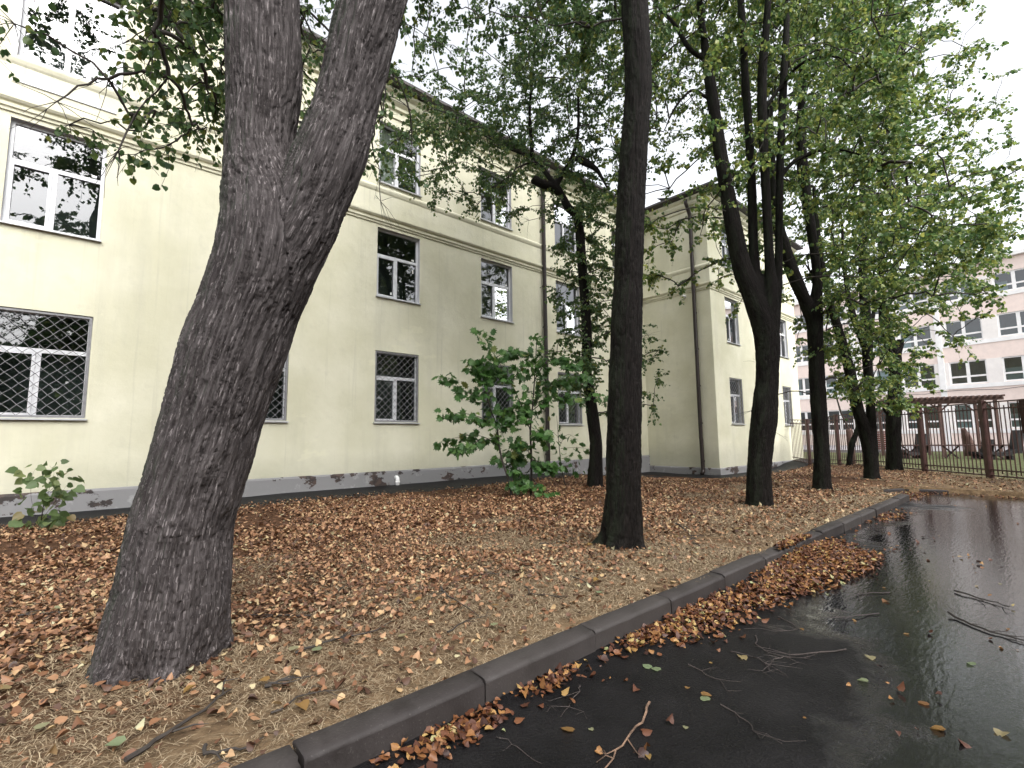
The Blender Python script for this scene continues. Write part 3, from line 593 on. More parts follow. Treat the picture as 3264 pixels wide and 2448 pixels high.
# leaf clumps: x, y, z, radius, leaves
CLUMPS = {
 'lime0': [
  (1.64,2.77,17.66,0.85,120), (2.77,6.04,5.86,0.38,38), (-0.59,3.83,14.91,0.57,120), (1.94,2.33,11.96,0.6,120), (-0.63,1.31,10.64,0.64,120), (-0.71,6.12,16.91,0.65,120), (0.14,0.82,13.44,0.57,120), (3.55,7.34,8.55,0.38,33), (0.21,5.04,7.02,0.8,120), (2.64,5.74,7.28,0.33,32), (-0.1,5.4,7.87,0.88,120), (-0.19,4.59,17.28,0.56,120),
  (-1.51,5.11,13.73,0.56,120), (1.62,2.33,12.19,0.86,120), (1.39,1.54,12.96,0.68,120), (-0.06,1.63,16.39,0.76,120), (3.04,6.99,7.01,0.23,27), (3.7,4.68,10.16,0.56,120), (1.74,3.83,8.44,0.59,120), (-0.03,6.3,7.71,0.84,120), (-0.44,5.13,5.81,0.69,120), (1.48,6.01,9.09,0.9,120), (0.19,2.99,15.65,0.66,120), (2.63,3,17.01,0.59,120),
  (-0.12,5.26,11.83,0.88,120), (-0.26,1.23,10.47,0.81,120), (2.64,3.71,15.44,0.85,120), (-2.06,6.34,5.86,0.88,120), (-0.33,6.46,12.8,0.76,120), (0.23,1.3,13.03,0.72,120), (2.37,1.13,11.41,0.66,120), (0.48,3.86,9.83,0.61,120), (0.06,4.73,8.38,0.83,120), (1.46,5.93,7,0.25,37), (0.3,6.04,7.61,0.62,120), (0.62,6.6,6.5,0.35,32),
  (-0.09,5.31,9.5,0.65,120), (-1.59,6.63,12.71,0.7,120), (-1.7,5.62,6.53,0.65,120), (2.48,6.54,7.91,0.26,31), (-1.18,4.87,6.2,0.59,120), (2.15,6.04,8.74,0.89,120), (1.2,4.7,10.44,0.79,120), (-1.08,4.99,7.25,0.86,120), (0.76,6.52,6.42,0.33,30), (-0.57,6.59,14.02,0.77,120), (-1.15,6.92,16.48,0.65,120), (-0.19,6.13,7.2,0.9,120),
  (-1.17,5.41,16.01,0.6,120), (-0.55,3.1,14.51,0.87,120), (0.08,6.99,6.77,0.31,28), (-1.37,6.53,5.96,0.79,120), (2.37,2.99,11.66,0.8,120), (-0.07,5.27,6.53,0.86,120), (-2.35,2.07,12.84,0.87,120), (-0.36,4.01,7.59,0.57,120), (2.28,3.69,15.37,0.88,120), (-0.17,4.81,6.17,0.68,120), (0.83,1.91,17.77,0.58,120), (1.41,3.9,13.02,0.6,120),
  (-0.12,1.45,13.54,0.67,120), (0.45,8.26,12.52,0.76,120), (0.14,6.82,6.75,0.32,32), (2.59,6.22,10.08,0.78,120), (-1.01,4.56,9.58,0.61,120), (1.84,3.52,16.23,0.72,120), (3.1,6.21,6.29,0.28,37), (0.25,1.76,14.91,0.73,120), (2.2,6.21,8.69,0.59,120), (1.82,5.12,9.96,0.85,120), (1.07,6.72,10.65,0.89,120), (-1.78,2.65,14.6,0.76,120),
  (-1.8,4.79,16.35,0.73,120), (2.25,7.13,7.14,0.35,34), (-0.69,3.05,7.23,0.89,120), (0.02,4.59,7.53,0.7,120), (-0.87,4.92,9.77,0.6,120), (0.22,4.78,6.24,0.65,120), (1.58,7.68,11.96,0.84,120), (-2.05,6.41,16.06,0.87,120), (3.86,7.18,6.83,0.26,39), (-0.53,7.48,10.64,0.76,120), (-0.22,4.69,7.2,0.84,120), (-1.32,6.95,5.95,0.63,120),
  (-0.92,5.61,7.85,0.56,120), (-0.03,2.29,12.83,0.65,120), (1.71,4.97,11.35,0.89,120), (-0.46,5.21,17.23,0.78,120), (1.35,3.72,10.2,0.6,120), (0.22,4.34,7.11,0.74,120), (2.07,5.86,16.02,0.78,120), (2.84,5.65,5.87,0.37,30), (1.19,4.13,11.83,0.72,120), (1.15,5.27,6.29,0.35,34), (-1.19,4.76,17.53,0.73,120), (0.02,6.38,8.05,0.59,120),
  (-1.92,4.27,13.59,0.66,120), (-0.46,5.79,8.06,0.8,120), (-1.38,5.17,7.36,0.78,120), (-0.89,4.59,16.08,0.62,120), (0.62,5.84,7.58,0.55,120), (-1.02,6.02,7.92,0.71,120), (-0.01,2.74,16.25,0.77,120), (-2.27,4.59,9.48,0.7,120), (0.4,4.17,10.9,0.62,120), (2.02,4.26,10.42,0.75,120), (2.16,6.73,9.27,0.56,120), (3.32,6.5,7.47,0.35,37),
  (-0.82,5.52,6.07,0.81,120), (0.73,3.75,11.84,0.81,120), (2.93,6.63,9.16,0.7,120), (-0.49,4.91,6.95,0.88,120), (0.89,5.5,10.14,0.57,120), (1.25,3.43,9.55,0.76,120), (1.01,2.55,16.16,0.78,120), (-2.27,5.33,5.87,0.66,120), (3.96,5.72,7.5,0.39,41), (2.86,6.53,8.17,0.31,40), (-0.84,5.92,6.54,0.84,120), (-2.11,6,7.03,0.56,120),
  (3.24,3.78,12.46,0.86,120), (2.56,2.34,12.9,0.9,120), (1.88,6.43,15.06,0.89,120), (3.85,6.01,7.81,0.31,39), (2.62,2.26,16,0.83,120), (-1.55,5.42,7.87,0.69,120), (1.45,3.93,19.15,0.57,120), (4.21,3.66,13.15,0.63,120), (-1.09,1.46,14.02,0.64,120), (1.64,0.99,11.99,0.67,120), (-0.91,4.18,13.16,0.75,120), (1.69,6.93,6.86,0.24,41),
  (-0.36,4.76,6.04,0.72,120), (-0.56,5.12,8.14,0.75,120), (2.61,3.83,14.1,0.86,120), (-0.1,5,5.9,0.8,120), (-1.81,5.77,6.24,0.86,120), (-0.09,4.57,12.63,0.58,120), (-1.22,4.56,5.68,0.89,120), (-0.4,5.39,6.94,0.86,120), (-0.77,0.9,14.96,0.88,120), (-0.08,4.58,12.34,0.74,120), (-2.03,6.13,5.69,0.87,120), (1.74,3.26,11.36,0.87,120),
  (2.37,6.2,10.74,0.72,120), (1.35,3.28,16.63,0.76,120), (1.98,1.25,16.18,0.77,120), (3.88,6.65,7.93,0.4,39), (0.99,3.96,15.79,0.82,120), (2.61,1.24,12.52,0.61,120), (-0.34,3.42,9.85,0.85,120), (-0.55,5.86,7.47,0.59,120), (2.57,5.61,9.28,0.7,120), (2.43,4.19,17,0.8,120), (-0.74,5.34,18.76,0.81,120), (1.5,5,17.16,0.6,120),
  (0.24,6,6.37,0.3,36), (-0.31,3.43,14.25,0.74,120), (1.33,6.88,10.05,0.68,120), (-0.75,5.38,8.15,0.8,120), (3.44,5.85,6.29,0.28,28), (1.12,4.89,15.78,0.65,120), (-0.66,4.86,5.75,0.58,120), (-0.15,4.23,6.82,0.62,120), (-0.75,4.09,12.07,0.64,120), (2.72,6.69,9.88,0.67,120), (2.28,0.78,12.8,0.85,120), (1.48,6.04,12.67,0.88,120),
  (-0.6,4.21,14.08,0.8,120), (2.37,5.58,12.04,0.73,120), (-0.19,4.74,6.3,0.78,120), (2.85,6.59,7.49,0.37,26), (2.6,6.57,9.5,0.71,120), (2.73,7.36,6.94,0.3,29), (-0.82,4.46,11.85,0.76,120), (2.87,7.58,6.4,0.4,33), (2.25,6.26,12.29,0.65,120), (1.67,5.43,15.98,0.59,120), (-0.38,2.71,16.14,0.74,120), (-0.53,2.24,13.06,0.77,120),
  (2.46,5.1,10.06,0.68,120), (-0.05,3.61,13.44,0.59,120), (-1.48,5.24,6.63,0.79,120), (3.85,5.42,7,0.29,41), (0.26,6.25,7.29,0.89,120), (0.44,4.9,4.75,0.24,40), (-1.7,4.08,11.33,0.62,120), (3.14,6.56,5.96,0.27,33), (-0.29,2.53,15.72,0.86,120), (-2.68,4.73,10.26,0.58,120), (-0.19,5.06,7.16,0.74,120), (1.5,6.72,11.58,0.67,120),
  (2.55,2.43,12.93,0.81,120), (0.72,5.29,15.38,0.6,120), (3.99,6.36,8.59,0.24,39), (3.56,7.32,8.58,0.34,36), (2.22,7.58,8.09,0.28,41), (0.44,5.72,5.61,0.4,33), (1.43,5.93,10.81,0.56,120), (-1.29,4.58,9.55,0.55,120), (-2.08,5.04,6.71,0.6,120), (3.74,6.06,8.45,0.3,41), (-1.09,5.02,5.57,0.75,120), (-1.77,2.92,11.94,0.61,120),
  (1.05,3.81,18.36,0.81,120), (1.7,5.72,13.25,0.82,120), (1.51,5.88,13.47,0.89,120), (2.49,4.54,18.18,0.63,120), (1.67,5.97,8.72,0.82,120), (-1.66,6.11,15.34,0.73,120), (-0.68,5.34,6.9,0.63,120), (-0.29,5.28,6.02,0.65,120), (-0.13,5.52,14.54,0.81,120), (-0.91,3.33,9.94,0.66,120), (-0.36,3.73,16.81,0.89,120), (3.83,5.17,13.72,0.84,120),
  (-1.13,4.29,15.78,0.8,120), (0.29,1.62,12.85,0.74,120), (-0.01,5.66,6.75,0.8,120), (2.19,6.05,6.71,0.24,29), (-1.85,5.4,7.3,0.89,120), (0.36,4.84,16.86,0.85,120), (-2.58,5.38,10.44,0.85,120), (0.32,2.33,12.41,0.58,120), (-1.66,5.1,7.52,0.73,120), (-0.09,6.34,10.88,0.87,120), (2.19,6.52,10.47,0.85,120), (0.39,7.56,12.89,0.7,120),
  (-0.16,4.93,6.2,0.78,120), (-2.02,5.13,16.11,0.6,120), (-0.69,5.3,7.35,0.59,120), (0.55,6.16,6.29,0.31,41), (3,6.67,8.14,0.28,36), (-1.81,6.37,5.98,0.72,120), (4.06,7.09,6.89,0.4,34), (2.24,7.26,8.02,0.27,27), (1.5,3.35,17.34,0.65,120), (-1.99,5.08,7.33,0.7,120), (0.98,3.04,13.15,0.73,120), (0.36,4.06,13.44,0.76,120),
  (1.92,3.81,11.98,0.89,120), (0.18,1.52,9.37,0.59,120), (0.36,5.93,6.07,0.35,34), (1.34,1.46,9.47,0.78,120), (3.14,5.49,8.9,0.8,120), (2.49,5.88,17.46,0.68,120), (0.45,4.92,7.47,0.83,120), (1.14,5.49,9.52,0.81,120), (3.39,4.95,11.26,0.74,120), (2.76,6.11,9.51,0.57,120), (3.99,6.88,7.89,0.4,32), (3.07,6.6,6.84,0.37,31),
  (0.16,6.48,5.94,0.35,36), (3.26,6.71,6.99,0.32,36), (2.48,7,6.15,0.31,28), (2.53,6.24,7.68,0.39,30), (3.13,6.31,7.2,0.38,26), (1.87,6.76,7.87,0.27,34), (3.28,6.12,6.94,0.31,40), (2.69,7.14,6.09,0.31,27), (2.65,6.58,8.27,0.33,31), (2.44,6.2,7.1,0.4,26), (3.07,6.71,7.84,0.31,28), (1.79,6.6,6.64,0.25,32),
  (0.77,5.28,5.08,0.3,36), (3.25,7.49,8.84,0.27,36), (0.78,5.27,6.04,0.38,38), (1.49,6.62,6.76,0.4,33), (0.77,5.74,5.41,0.24,34), (2.98,7.28,6.83,0.24,27), (1.98,7,8.32,0.3,28), (3.71,6.39,6.05,0.4,32), (0.17,6.2,5.49,0.37,29), (2.55,7.69,6.81,0.36,32), (0.11,5.04,5.7,0.31,32), (3.17,7.31,8.81,0.37,35),
  (1.94,6.99,7.46,0.3,29), (2.7,6.48,7.28,0.27,32), (2.76,6.8,7.93,0.38,29), (3.76,6.89,6.54,0.32,28), (1.94,6.13,7.24,0.3,36), (3.68,6.36,6.4,0.27,32), (2.89,6.83,7.03,0.31,35), (2.39,7.74,7.64,0.22,28), (2.62,7.24,7.56,0.28,37), (2.91,5.93,6.44,0.33,33), (0.99,5.99,5.48,0.24,30), (0.92,5.65,5.17,0.33,29),
  (3.7,6.06,7.84,0.27,30), (2.52,7.06,7.74,0.35,40), (-0.2,6.27,4.72,0.3,31), (3.1,7.34,6.41,0.27,33), (3.69,6.34,8.21,0.24,38), (2.92,7.04,7.42,0.34,26), (2.45,6.7,6.76,0.23,29), (2.79,5.51,6.48,0.37,33), (0.43,5.71,4.86,0.34,34), (2.12,6.31,6.82,0.23,26), (0.79,5.37,5.51,0.34,30), (2.81,5.11,6.86,0.31,30),
  (2.02,6.41,6.42,0.33,29), (0.92,5.21,5.44,0.28,27), (1.97,6.99,8.05,0.35,34), (2.55,6.72,6.62,0.34,37), (3.59,6.62,8.61,0.24,33), (0.39,6.22,6.13,0.31,36), (0.3,5.71,4.35,0.38,41), (3.82,5.77,8.6,0.35,39), (1.53,6.35,7.55,0.37,41), (0.73,6.15,5.66,0.37,30), (2.1,6.72,7.37,0.38,34), (0.76,6.14,6.97,0.39,37),
  (2.98,6.53,7.52,0.31,38), (-0.02,6.41,4.81,0.27,38), (0.5,5.22,5.26,0.36,32), (3.23,6.45,8.65,0.25,37), (2.08,6.7,6,0.26,41), (2.24,6.75,7.24,0.33,27), (0.93,5.65,5.33,0.31,27), (2.12,7.35,7.33,0.34,39), (0.21,5.34,4.53,0.25,39), (1.3,6.71,7.52,0.26,35), (1.75,6.6,6.93,0.36,38), (0.34,5.21,5.78,0.32,38),
  (0.28,6.46,6.63,0.38,32), (3.65,5.94,8.36,0.27,33), (2.07,7.14,7.57,0.36,39), (0.32,5.54,4.63,0.39,38), (0.33,5.94,5.35,0.37,36), (1.05,5.14,5.62,0.28,26), (3.52,7.03,8.4,0.28,40), (1.92,5.97,7.36,0.37,30), (0.77,5.49,6.19,0.27,29), (1.86,6.28,6.32,0.39,26), (0.83,5.42,6.17,0.28,32), (1.8,6.05,7.13,0.39,40),
  (0.73,6.06,5.97,0.31,30), (3.14,6,7.71,0.29,41), (0.99,5.71,5.94,0.34,38), (2.61,5.51,7.61,0.35,37), (0.74,4.95,5.64,0.23,41), (0.34,5.48,5.32,0.26,28), (0.3,4.67,4.94,0.37,30), (0.32,4.46,5.1,0.39,29), (0.49,6.06,6.61,0.36,27), (0.25,5.45,5.38,0.39,36), (1.19,5.41,6.16,0.38,37), (1.14,5.56,6.4,0.35,35),
  (0.49,6.15,6.28,0.31,41), (3.66,6.71,8.7,0.32,27), (1.63,6.35,6.67,0.37,30), (0.72,6.14,6.16,0.35,39), (2.1,6.25,5.94,0.39,40), (3.66,5.92,8.56,0.38,28), (1.77,5.52,7.13,0.37,38), (2.33,7.25,6.68,0.31,34), (0.77,5.85,6.27,0.38,28), (0.62,6.36,5.33,0.36,26), (0.62,4.99,5.16,0.29,38), (1.55,6.66,6.7,0.31,38),
  (0.46,5.39,5.72,0.29,27), (0.5,6,6.46,0.29,33), (0.9,5.34,5.36,0.26,26), (0.93,5.86,6.33,0.31,37), (0.81,6.43,6.48,0.24,33), (1.76,6.91,6.82,0.29,38), (1.05,5.97,5.41,0.37,33), (0.68,5.85,6.17,0.33,40), (0.34,5.93,4.72,0.26,26), (0.78,6.13,6.4,0.26,38), (0.64,5.37,4.97,0.23,39), (0.84,6.45,6.63,0.4,41),
  (1.04,5.69,5.6,0.32,37), (0.8,5.41,6.13,0.39,32), (1.13,5.96,6.4,0.33,38), (3.3,6.81,8.87,0.3,28), (1.48,6.58,7.71,0.35,36), (2.1,7.21,6.84,0.29,28), (1.49,6.24,6.73,0.23,39), (0.44,5.36,5.6,0.35,27), (0.77,4.78,5.72,0.22,26), (0.53,6.1,6.2,0.35,26), (0.88,5.6,6.19,0.32,31), (2.26,7.17,6.32,0.34,31),
  (0.72,6.25,5.31,0.34,26), (1.52,6.29,7.52,0.35,38), (0.93,5.95,6.4,0.29,35), (3.65,5.84,8.3,0.34,27), (0.64,5.27,5.6,0.34,30), (0.66,6.16,6.15,0.4,27), (1.32,6.45,7.49,0.28,40), (1.48,6.73,6.56,0.36,38), (3.57,7.19,6.29,0.29,35), (0.78,4.77,5.76,0.29,35), (3.81,6.45,9.07,0.26,32), (0.53,5.57,5.82,0.38,31),
  (1.02,5.54,5.37,0.32,39), (0.97,5.42,5.64,0.26,28), (1.02,5.37,6.02,0.37,26), (0.54,5.39,4.41,0.35,40), (1.59,6.99,6.59,0.23,29), (0.68,5.27,4.6,0.26,41), (1.78,6.97,6.39,0.29,39), (0.94,5.05,5.65,0.3,31), (0.93,5.7,5.1,0.33,32), (2.05,6.39,7.87,0.25,28), (3.06,5.99,8.28,0.33,27), (0.96,5.79,5.09,0.36,38),
  (0.93,5.84,5.05,0.37,30), (2.13,7.54,6.8,0.31,32), (3.78,6.17,8.95,0.37,33), (3.13,6.23,8.37,0.3,31), (3.26,6.59,8.01,0.39,30), (1.47,7.04,7.59,0.29,31), (3.09,6.78,5.84,0.25,30), (1.87,7.21,6.46,0.24,33), (0.98,5.82,5.25,0.39,34), (0.48,5.14,5.44,0.38,30), (3.37,6.79,5.81,0.39,35), (1.87,6.91,6.12,0.27,35),
  (0.78,5.64,4.78,0.38,27), (0.87,5.73,4.89,0.36,27),
 ],
 'lime1': [
  (6.17,4.5,18.42,0.67,120), (5.74,1.81,16.94,0.61,120), (5.13,7.13,16.59,0.56,120), (6.42,3.17,18.4,0.79,120), (4.92,5.1,20.05,0.75,120), (4.08,1.8,14.53,0.64,120), (2.87,5.31,10.32,0.59,120), (6.25,4.44,10.54,0.76,120), (6.25,5.13,10.48,0.64,120), (4.25,6.82,14.81,0.77,120), (3.53,5.41,15.46,0.61,120), (5.6,3.92,14.16,0.56,120),
  (2.38,4.63,12.06,0.79,120), (6.57,1.35,13.54,0.67,120), (3.18,5.54,13.86,0.88,120), (5.32,7.46,12.05,0.77,120), (5.16,5.97,9.16,0.48,88), (6.37,5.07,9.74,0.33,34), (6.9,5.04,8.52,0.52,73), (5.31,6.42,9.05,0.41,50), (5.73,4.9,15.27,0.8,120), (5.17,5.59,13.05,0.71,120), (5.93,3.46,14.01,0.79,120), (3.72,4.62,14.64,0.58,120),
  (2.6,3.3,13.77,0.75,120), (4.8,0.75,13.52,0.78,120), (8.49,4.64,15.19,0.66,120), (8.35,4.15,15.46,0.77,120), (5.65,6.71,14.37,0.75,120), (6.24,4.84,9.14,0.55,87), (4.18,3.1,9.61,0.76,120), (5.16,6.72,17.15,0.76,120), (2.86,3.59,16.31,0.88,120), (3.31,2.11,14.13,0.85,120), (5.45,3.05,14.65,0.63,120), (5.62,4.77,12,0.61,120),
  (5.49,5.18,11.14,0.76,120), (4.34,5.42,8.09,0.42,50), (6.07,0.5,13.75,0.65,120), (7.11,3.82,14.31,0.88,120), (5.45,4.45,14.62,0.74,120), (6.01,5.75,14.85,0.82,120), (5.27,2.79,19.99,0.9,120), (3.01,5.14,15.03,0.86,120), (5.34,4.53,13.56,0.7,120), (4.41,5.13,10,0.83,120), (4.64,5.9,18.17,0.72,120), (4.27,6.77,17.78,0.76,120),
  (8.87,3.89,13.99,0.8,120), (8.02,4.12,13.23,0.62,120), (5.14,3.89,10.45,0.78,120), (6.83,3.51,14.93,0.62,120), (5.48,2.83,17.77,0.9,120), (6.54,5.19,8.67,0.46,68), (4.73,0.24,12.36,0.61,120), (4.25,4.71,10.15,0.56,120), (2.62,5.1,10.89,0.57,120), (6.56,6.43,10.68,0.57,103), (6.08,5.59,9.76,0.58,103), (4.97,5.78,11.28,0.81,120),
  (6.19,4.31,18.55,0.56,120), (4.94,4.01,12.39,0.59,120), (5.31,6.74,16.87,0.6,120), (7.73,5.01,16.75,0.6,120), (6.2,3.19,20.12,0.62,120), (5.45,6.16,8.91,0.46,70), (6.32,6.68,18.06,0.84,120), (8.21,2.79,15.28,0.82,120), (4.52,5.91,14.57,0.64,120), (5.13,4.76,7.99,0.59,123), (4.75,4.2,14.45,0.63,120), (4.42,4.63,13,0.64,120),
  (4.63,3.45,18.15,0.7,120), (6.84,5.27,19.24,0.8,120), (6.99,6.02,16.71,0.82,120), (4.62,4.3,10.61,0.59,120), (8.33,3.31,15.9,0.82,120), (3.34,2.95,13.93,0.76,120), (4.26,4.94,14.35,0.62,120), (4.29,0.83,11.3,0.57,120), (7.74,4.96,9.24,0.46,71), (5.2,3.78,15.17,0.78,120), (4.35,6.1,8.76,0.44,80), (6.77,3.63,16.4,0.63,120),
  (6.08,5.6,9.87,0.45,65), (5.8,5.54,9.2,0.6,95), (4.89,3.77,17.06,0.55,120), (5.79,5.65,9.68,0.45,57), (5.73,6.67,8.15,0.56,116), (5.07,5.1,18.88,0.66,120), (3.89,5.2,11.25,0.79,120), (5.81,3.83,10.86,0.87,120), (4.78,6.66,11.22,0.84,120), (8.27,5.21,16.7,0.64,120), (3.74,5.43,19.11,0.88,120), (8.05,1.98,11.89,0.55,120),
  (5.71,3.2,19.44,0.78,120), (2.82,2,11.02,0.61,120), (6.79,4.74,16.72,0.86,120), (4.57,4.84,10.41,0.87,120), (5.64,4.28,14.44,0.74,120), (7.36,3.46,17.69,0.68,120), (3.99,5,15.69,0.58,120), (3.82,5.78,13.95,0.61,120), (7.71,4.01,15.88,0.69,120), (3.96,7.18,13.12,0.64,120), (6.45,5.4,12.12,0.75,120), (3.43,1.43,12.53,0.69,120),
  (2.83,3.29,11.04,0.55,120), (5.49,4.91,10.78,0.84,120), (7.59,5.86,10.21,0.6,121), (5.73,6.76,9.72,0.47,71), (6.06,0.72,10.97,0.59,120), (7.04,2.22,16.97,0.79,120), (6.1,4.47,12.39,0.84,120), (4.06,5,19.52,0.78,120), (8.49,1.99,13.93,0.8,120), (6.99,1.73,14.92,0.59,120), (8.33,3.48,11,0.79,120), (5.55,5.29,11.77,0.81,120),
  (7.03,2.11,18.05,0.84,120), (6.33,3.31,15.58,0.76,120), (7.24,3.05,18.53,0.74,120), (5.6,4.02,12.44,0.82,120), (4.75,3.02,12.21,0.85,120), (2.68,4.93,12.57,0.67,120), (5.74,4.38,10.45,0.83,120), (3.69,3.18,10.02,0.66,120), (6.64,5.17,10.96,0.6,120), (5.69,5.06,8.82,0.41,55), (4.82,2.07,13.63,0.89,120), (6.37,2.77,11.84,0.64,120),
  (6.01,4.56,15.86,0.82,120), (5.44,4.16,19.09,0.61,120), (3.39,3,11.94,0.56,120), (3.58,5.92,16.54,0.64,120), (5.93,4.07,9.06,0.59,122), (4.42,1.37,15.49,0.55,120), (5.89,1.54,13.67,0.74,120), (7.56,3.18,10.42,0.64,120), (7.85,2.71,17.86,0.72,120), (6.43,1.44,10.97,0.75,120), (5.08,2.96,18.8,0.86,120), (5.91,3.86,9.51,0.77,120),
  (3.79,4.57,16.06,0.61,120), (5.33,2.68,10.98,0.64,120), (4.76,3.41,19.53,0.71,120), (6.84,4.41,13.05,0.57,120), (3.63,3.39,14.68,0.61,120), (2.83,2.69,15.35,0.59,120), (6.12,6.13,9.77,0.33,41), (4.2,3.33,8,0.85,120), (6.4,3.67,8,0.44,65), (4.83,1.41,18.07,0.8,120), (3.52,4.63,12.54,0.81,120), (6.66,2.61,12.1,0.65,120),
  (3.9,4.3,11.23,0.76,120), (6.29,5.55,10.05,0.48,83), (6.83,3.61,11.4,0.57,120), (4.65,1.65,11.49,0.6,120), (7.13,4.08,18.75,0.76,120), (6.75,0.87,14.74,0.86,120), (2.8,1.72,14.7,0.87,120), (3.23,0.92,13.17,0.88,120), (3.93,2.78,11.79,0.65,120), (6.86,5.3,9.59,0.55,109), (8.48,2.36,12.49,0.69,120), (5.47,4.25,14.14,0.86,120),
  (5.74,5.75,8.91,0.46,68), (8.49,3.13,13.03,0.78,120), (4.5,4.7,9.51,0.77,120), (7.16,6.7,16.91,0.61,120), (5.55,4.6,14.79,0.59,120), (6.76,7.28,15.96,0.77,120), (4.65,1.5,13.91,0.73,120), (6.1,3.57,12.83,0.56,120), (7.51,5.17,8.59,0.47,71), (6.51,5.12,8.72,0.45,77), (5.84,5.9,8.52,0.51,85), (6.91,5.92,9.25,0.43,53),
  (6.64,3.73,8.5,0.46,65), (5.87,5,9.33,0.41,57), (5.74,4.38,8.05,0.49,94), (6.35,4.38,9.13,0.38,43), (7.04,5.62,9.66,0.54,86), (6.94,6.52,9.74,0.36,48), (6.85,6.31,9.71,0.49,71), (6.69,4.59,9.42,0.54,83), (5.92,4.79,8.53,0.5,77), (7.43,5.91,10.13,0.33,42), (6.22,4.97,9.52,0.44,72), (5.1,4.98,8.57,0.43,62),
  (7.22,4.81,9.45,0.5,89), (7.06,4.82,9.57,0.43,51), (6.28,3.8,8.19,0.32,45), (7.6,5.36,10.45,0.38,61), (6.17,4.82,8.69,0.56,81),
 ],
 'lime2': [
  (8.48,2.87,6.72,0.36,48), (9.21,4.61,14.79,0.87,120), (10.3,4.8,6.41,0.43,58), (10.05,4.21,9.77,0.48,91), (10.95,1.32,6.43,0.42,63), (11.68,3.95,5.41,0.37,51), (9.33,4.29,19.84,0.7,120), (11.59,5.83,11.57,0.43,70), (12.03,1.24,13.53,0.69,120), (11,4.93,14.11,0.83,120), (10.23,1.19,13.16,0.64,120), (11.38,4.2,12.39,0.56,103),
  (8.13,6.68,9.57,0.34,38), (10.59,4.89,7.21,0.51,87), (9.99,3.48,19.18,0.7,120), (12.79,2.58,8.39,0.41,51), (7.56,4.05,7.9,0.49,77), (9.66,3.04,9.01,0.45,67), (10.69,5.47,5.27,0.32,48), (10.57,4.32,13.89,0.81,120), (9.31,4.36,6.17,0.57,112), (11.33,1.16,5.49,0.47,89), (9.79,6.98,15.98,0.64,120), (10.1,3.57,13.47,0.87,120),
  (8.87,5.38,6.05,0.47,84), (10.23,1.79,9.26,0.42,70), (12.94,3.89,16.69,0.8,120), (12.32,2.37,9.66,0.39,64), (9.21,1.48,16.91,0.87,120), (10.2,3.5,7.31,0.35,51), (12.22,6.56,11.47,0.53,75), (7.82,3.5,8.1,0.53,88), (7.54,1.99,10.4,0.89,120), (10.25,0.91,8.2,0.49,64), (8.9,0.65,10.55,0.8,120), (8.36,6.01,8.28,0.38,47),
  (10.97,1.52,17.37,0.79,120), (10.52,1.98,9.62,0.49,75), (13.08,1.25,6.52,0.5,85), (12.59,2.31,7.54,0.58,93), (11.25,0.54,8.19,0.5,63), (9.66,3.64,10.01,0.57,79), (9.54,6.24,7.08,0.37,50), (11.63,1.55,5.1,0.45,78), (12.76,1.83,5.51,0.48,61), (10.36,2.63,11.89,0.67,120), (10.07,5.67,8,0.52,70), (12.61,3.11,7.85,0.38,59),
  (11.25,3.22,9.62,0.4,69), (11.6,1.39,9.13,0.43,54), (8.9,6.08,7.12,0.43,78), (12.78,2.07,15.46,0.77,120), (10.67,6.7,9.65,0.49,77), (12.56,2.94,11.92,0.51,92), (10.65,2.75,6.27,0.54,89), (10.44,7.73,14.16,0.35,53), (10.69,1.04,7.46,0.35,48), (8.72,6.67,15.87,0.6,120), (12.24,3.23,17.53,0.61,120), (10.28,1.51,7.68,0.53,69),
  (12.34,6.36,10.11,0.51,71), (8.99,2.99,9.77,0.36,44), (9.86,3.67,14.08,0.72,120), (9.11,4.29,14.1,0.62,120), (9.26,1.54,17.61,0.71,120), (10.2,2.55,7.26,0.33,38), (12.17,1.59,8.1,0.4,60), (9.83,6.1,9.81,0.48,67), (8.56,7.33,12,0.55,102), (11.47,3.6,9.61,0.51,89), (10.58,0.56,10.42,0.72,120), (9.99,3.26,14.17,0.64,120),
  (9.73,4.47,7.62,0.51,95), (10.93,5.42,9.78,0.46,77), (9.41,5.94,10.84,0.43,53), (8.48,4.94,18.58,0.73,120), (11.42,5.69,13.22,0.54,83), (9.63,6.6,11.88,0.38,50), (10.64,3.29,14.01,0.8,120), (7.89,1.33,11.64,0.58,120), (11.12,2.48,6.05,0.45,74), (7.96,3.3,11.72,0.56,120), (11.62,0.3,6.11,0.45,70), (10.12,4.32,9.72,0.37,44),
  (10.18,5.52,5,0.42,51), (11.41,4.61,16.69,0.78,120), (11.45,1.77,15.37,0.61,120), (11.93,1.39,9.12,0.54,96), (9.69,2.3,6.76,0.48,69), (7.75,6.63,11.52,0.44,54), (12.51,3.4,6.85,0.51,86), (13.33,2.44,6.45,0.42,53), (10.64,1.32,7.68,0.35,51), (7.63,1.43,13.22,0.86,120), (10.31,3.68,7.72,0.37,56), (8.36,4.97,12.3,0.67,120),
  (10.15,1.46,5.72,0.59,99), (13.5,4.86,14.28,0.44,80), (9.17,4.16,14.56,0.59,120), (8.81,5.48,14.19,0.64,120), (10.89,7,12.52,0.59,93), (10.4,1.75,8.4,0.49,94), (9.9,5.56,10.74,0.49,71), (12.68,2.33,5,0.48,62), (9.88,5.64,7.83,0.54,112), (11.03,5.1,8.99,0.38,62), (10.6,4.42,17.89,0.77,120), (10.29,5.79,6.49,0.49,63),
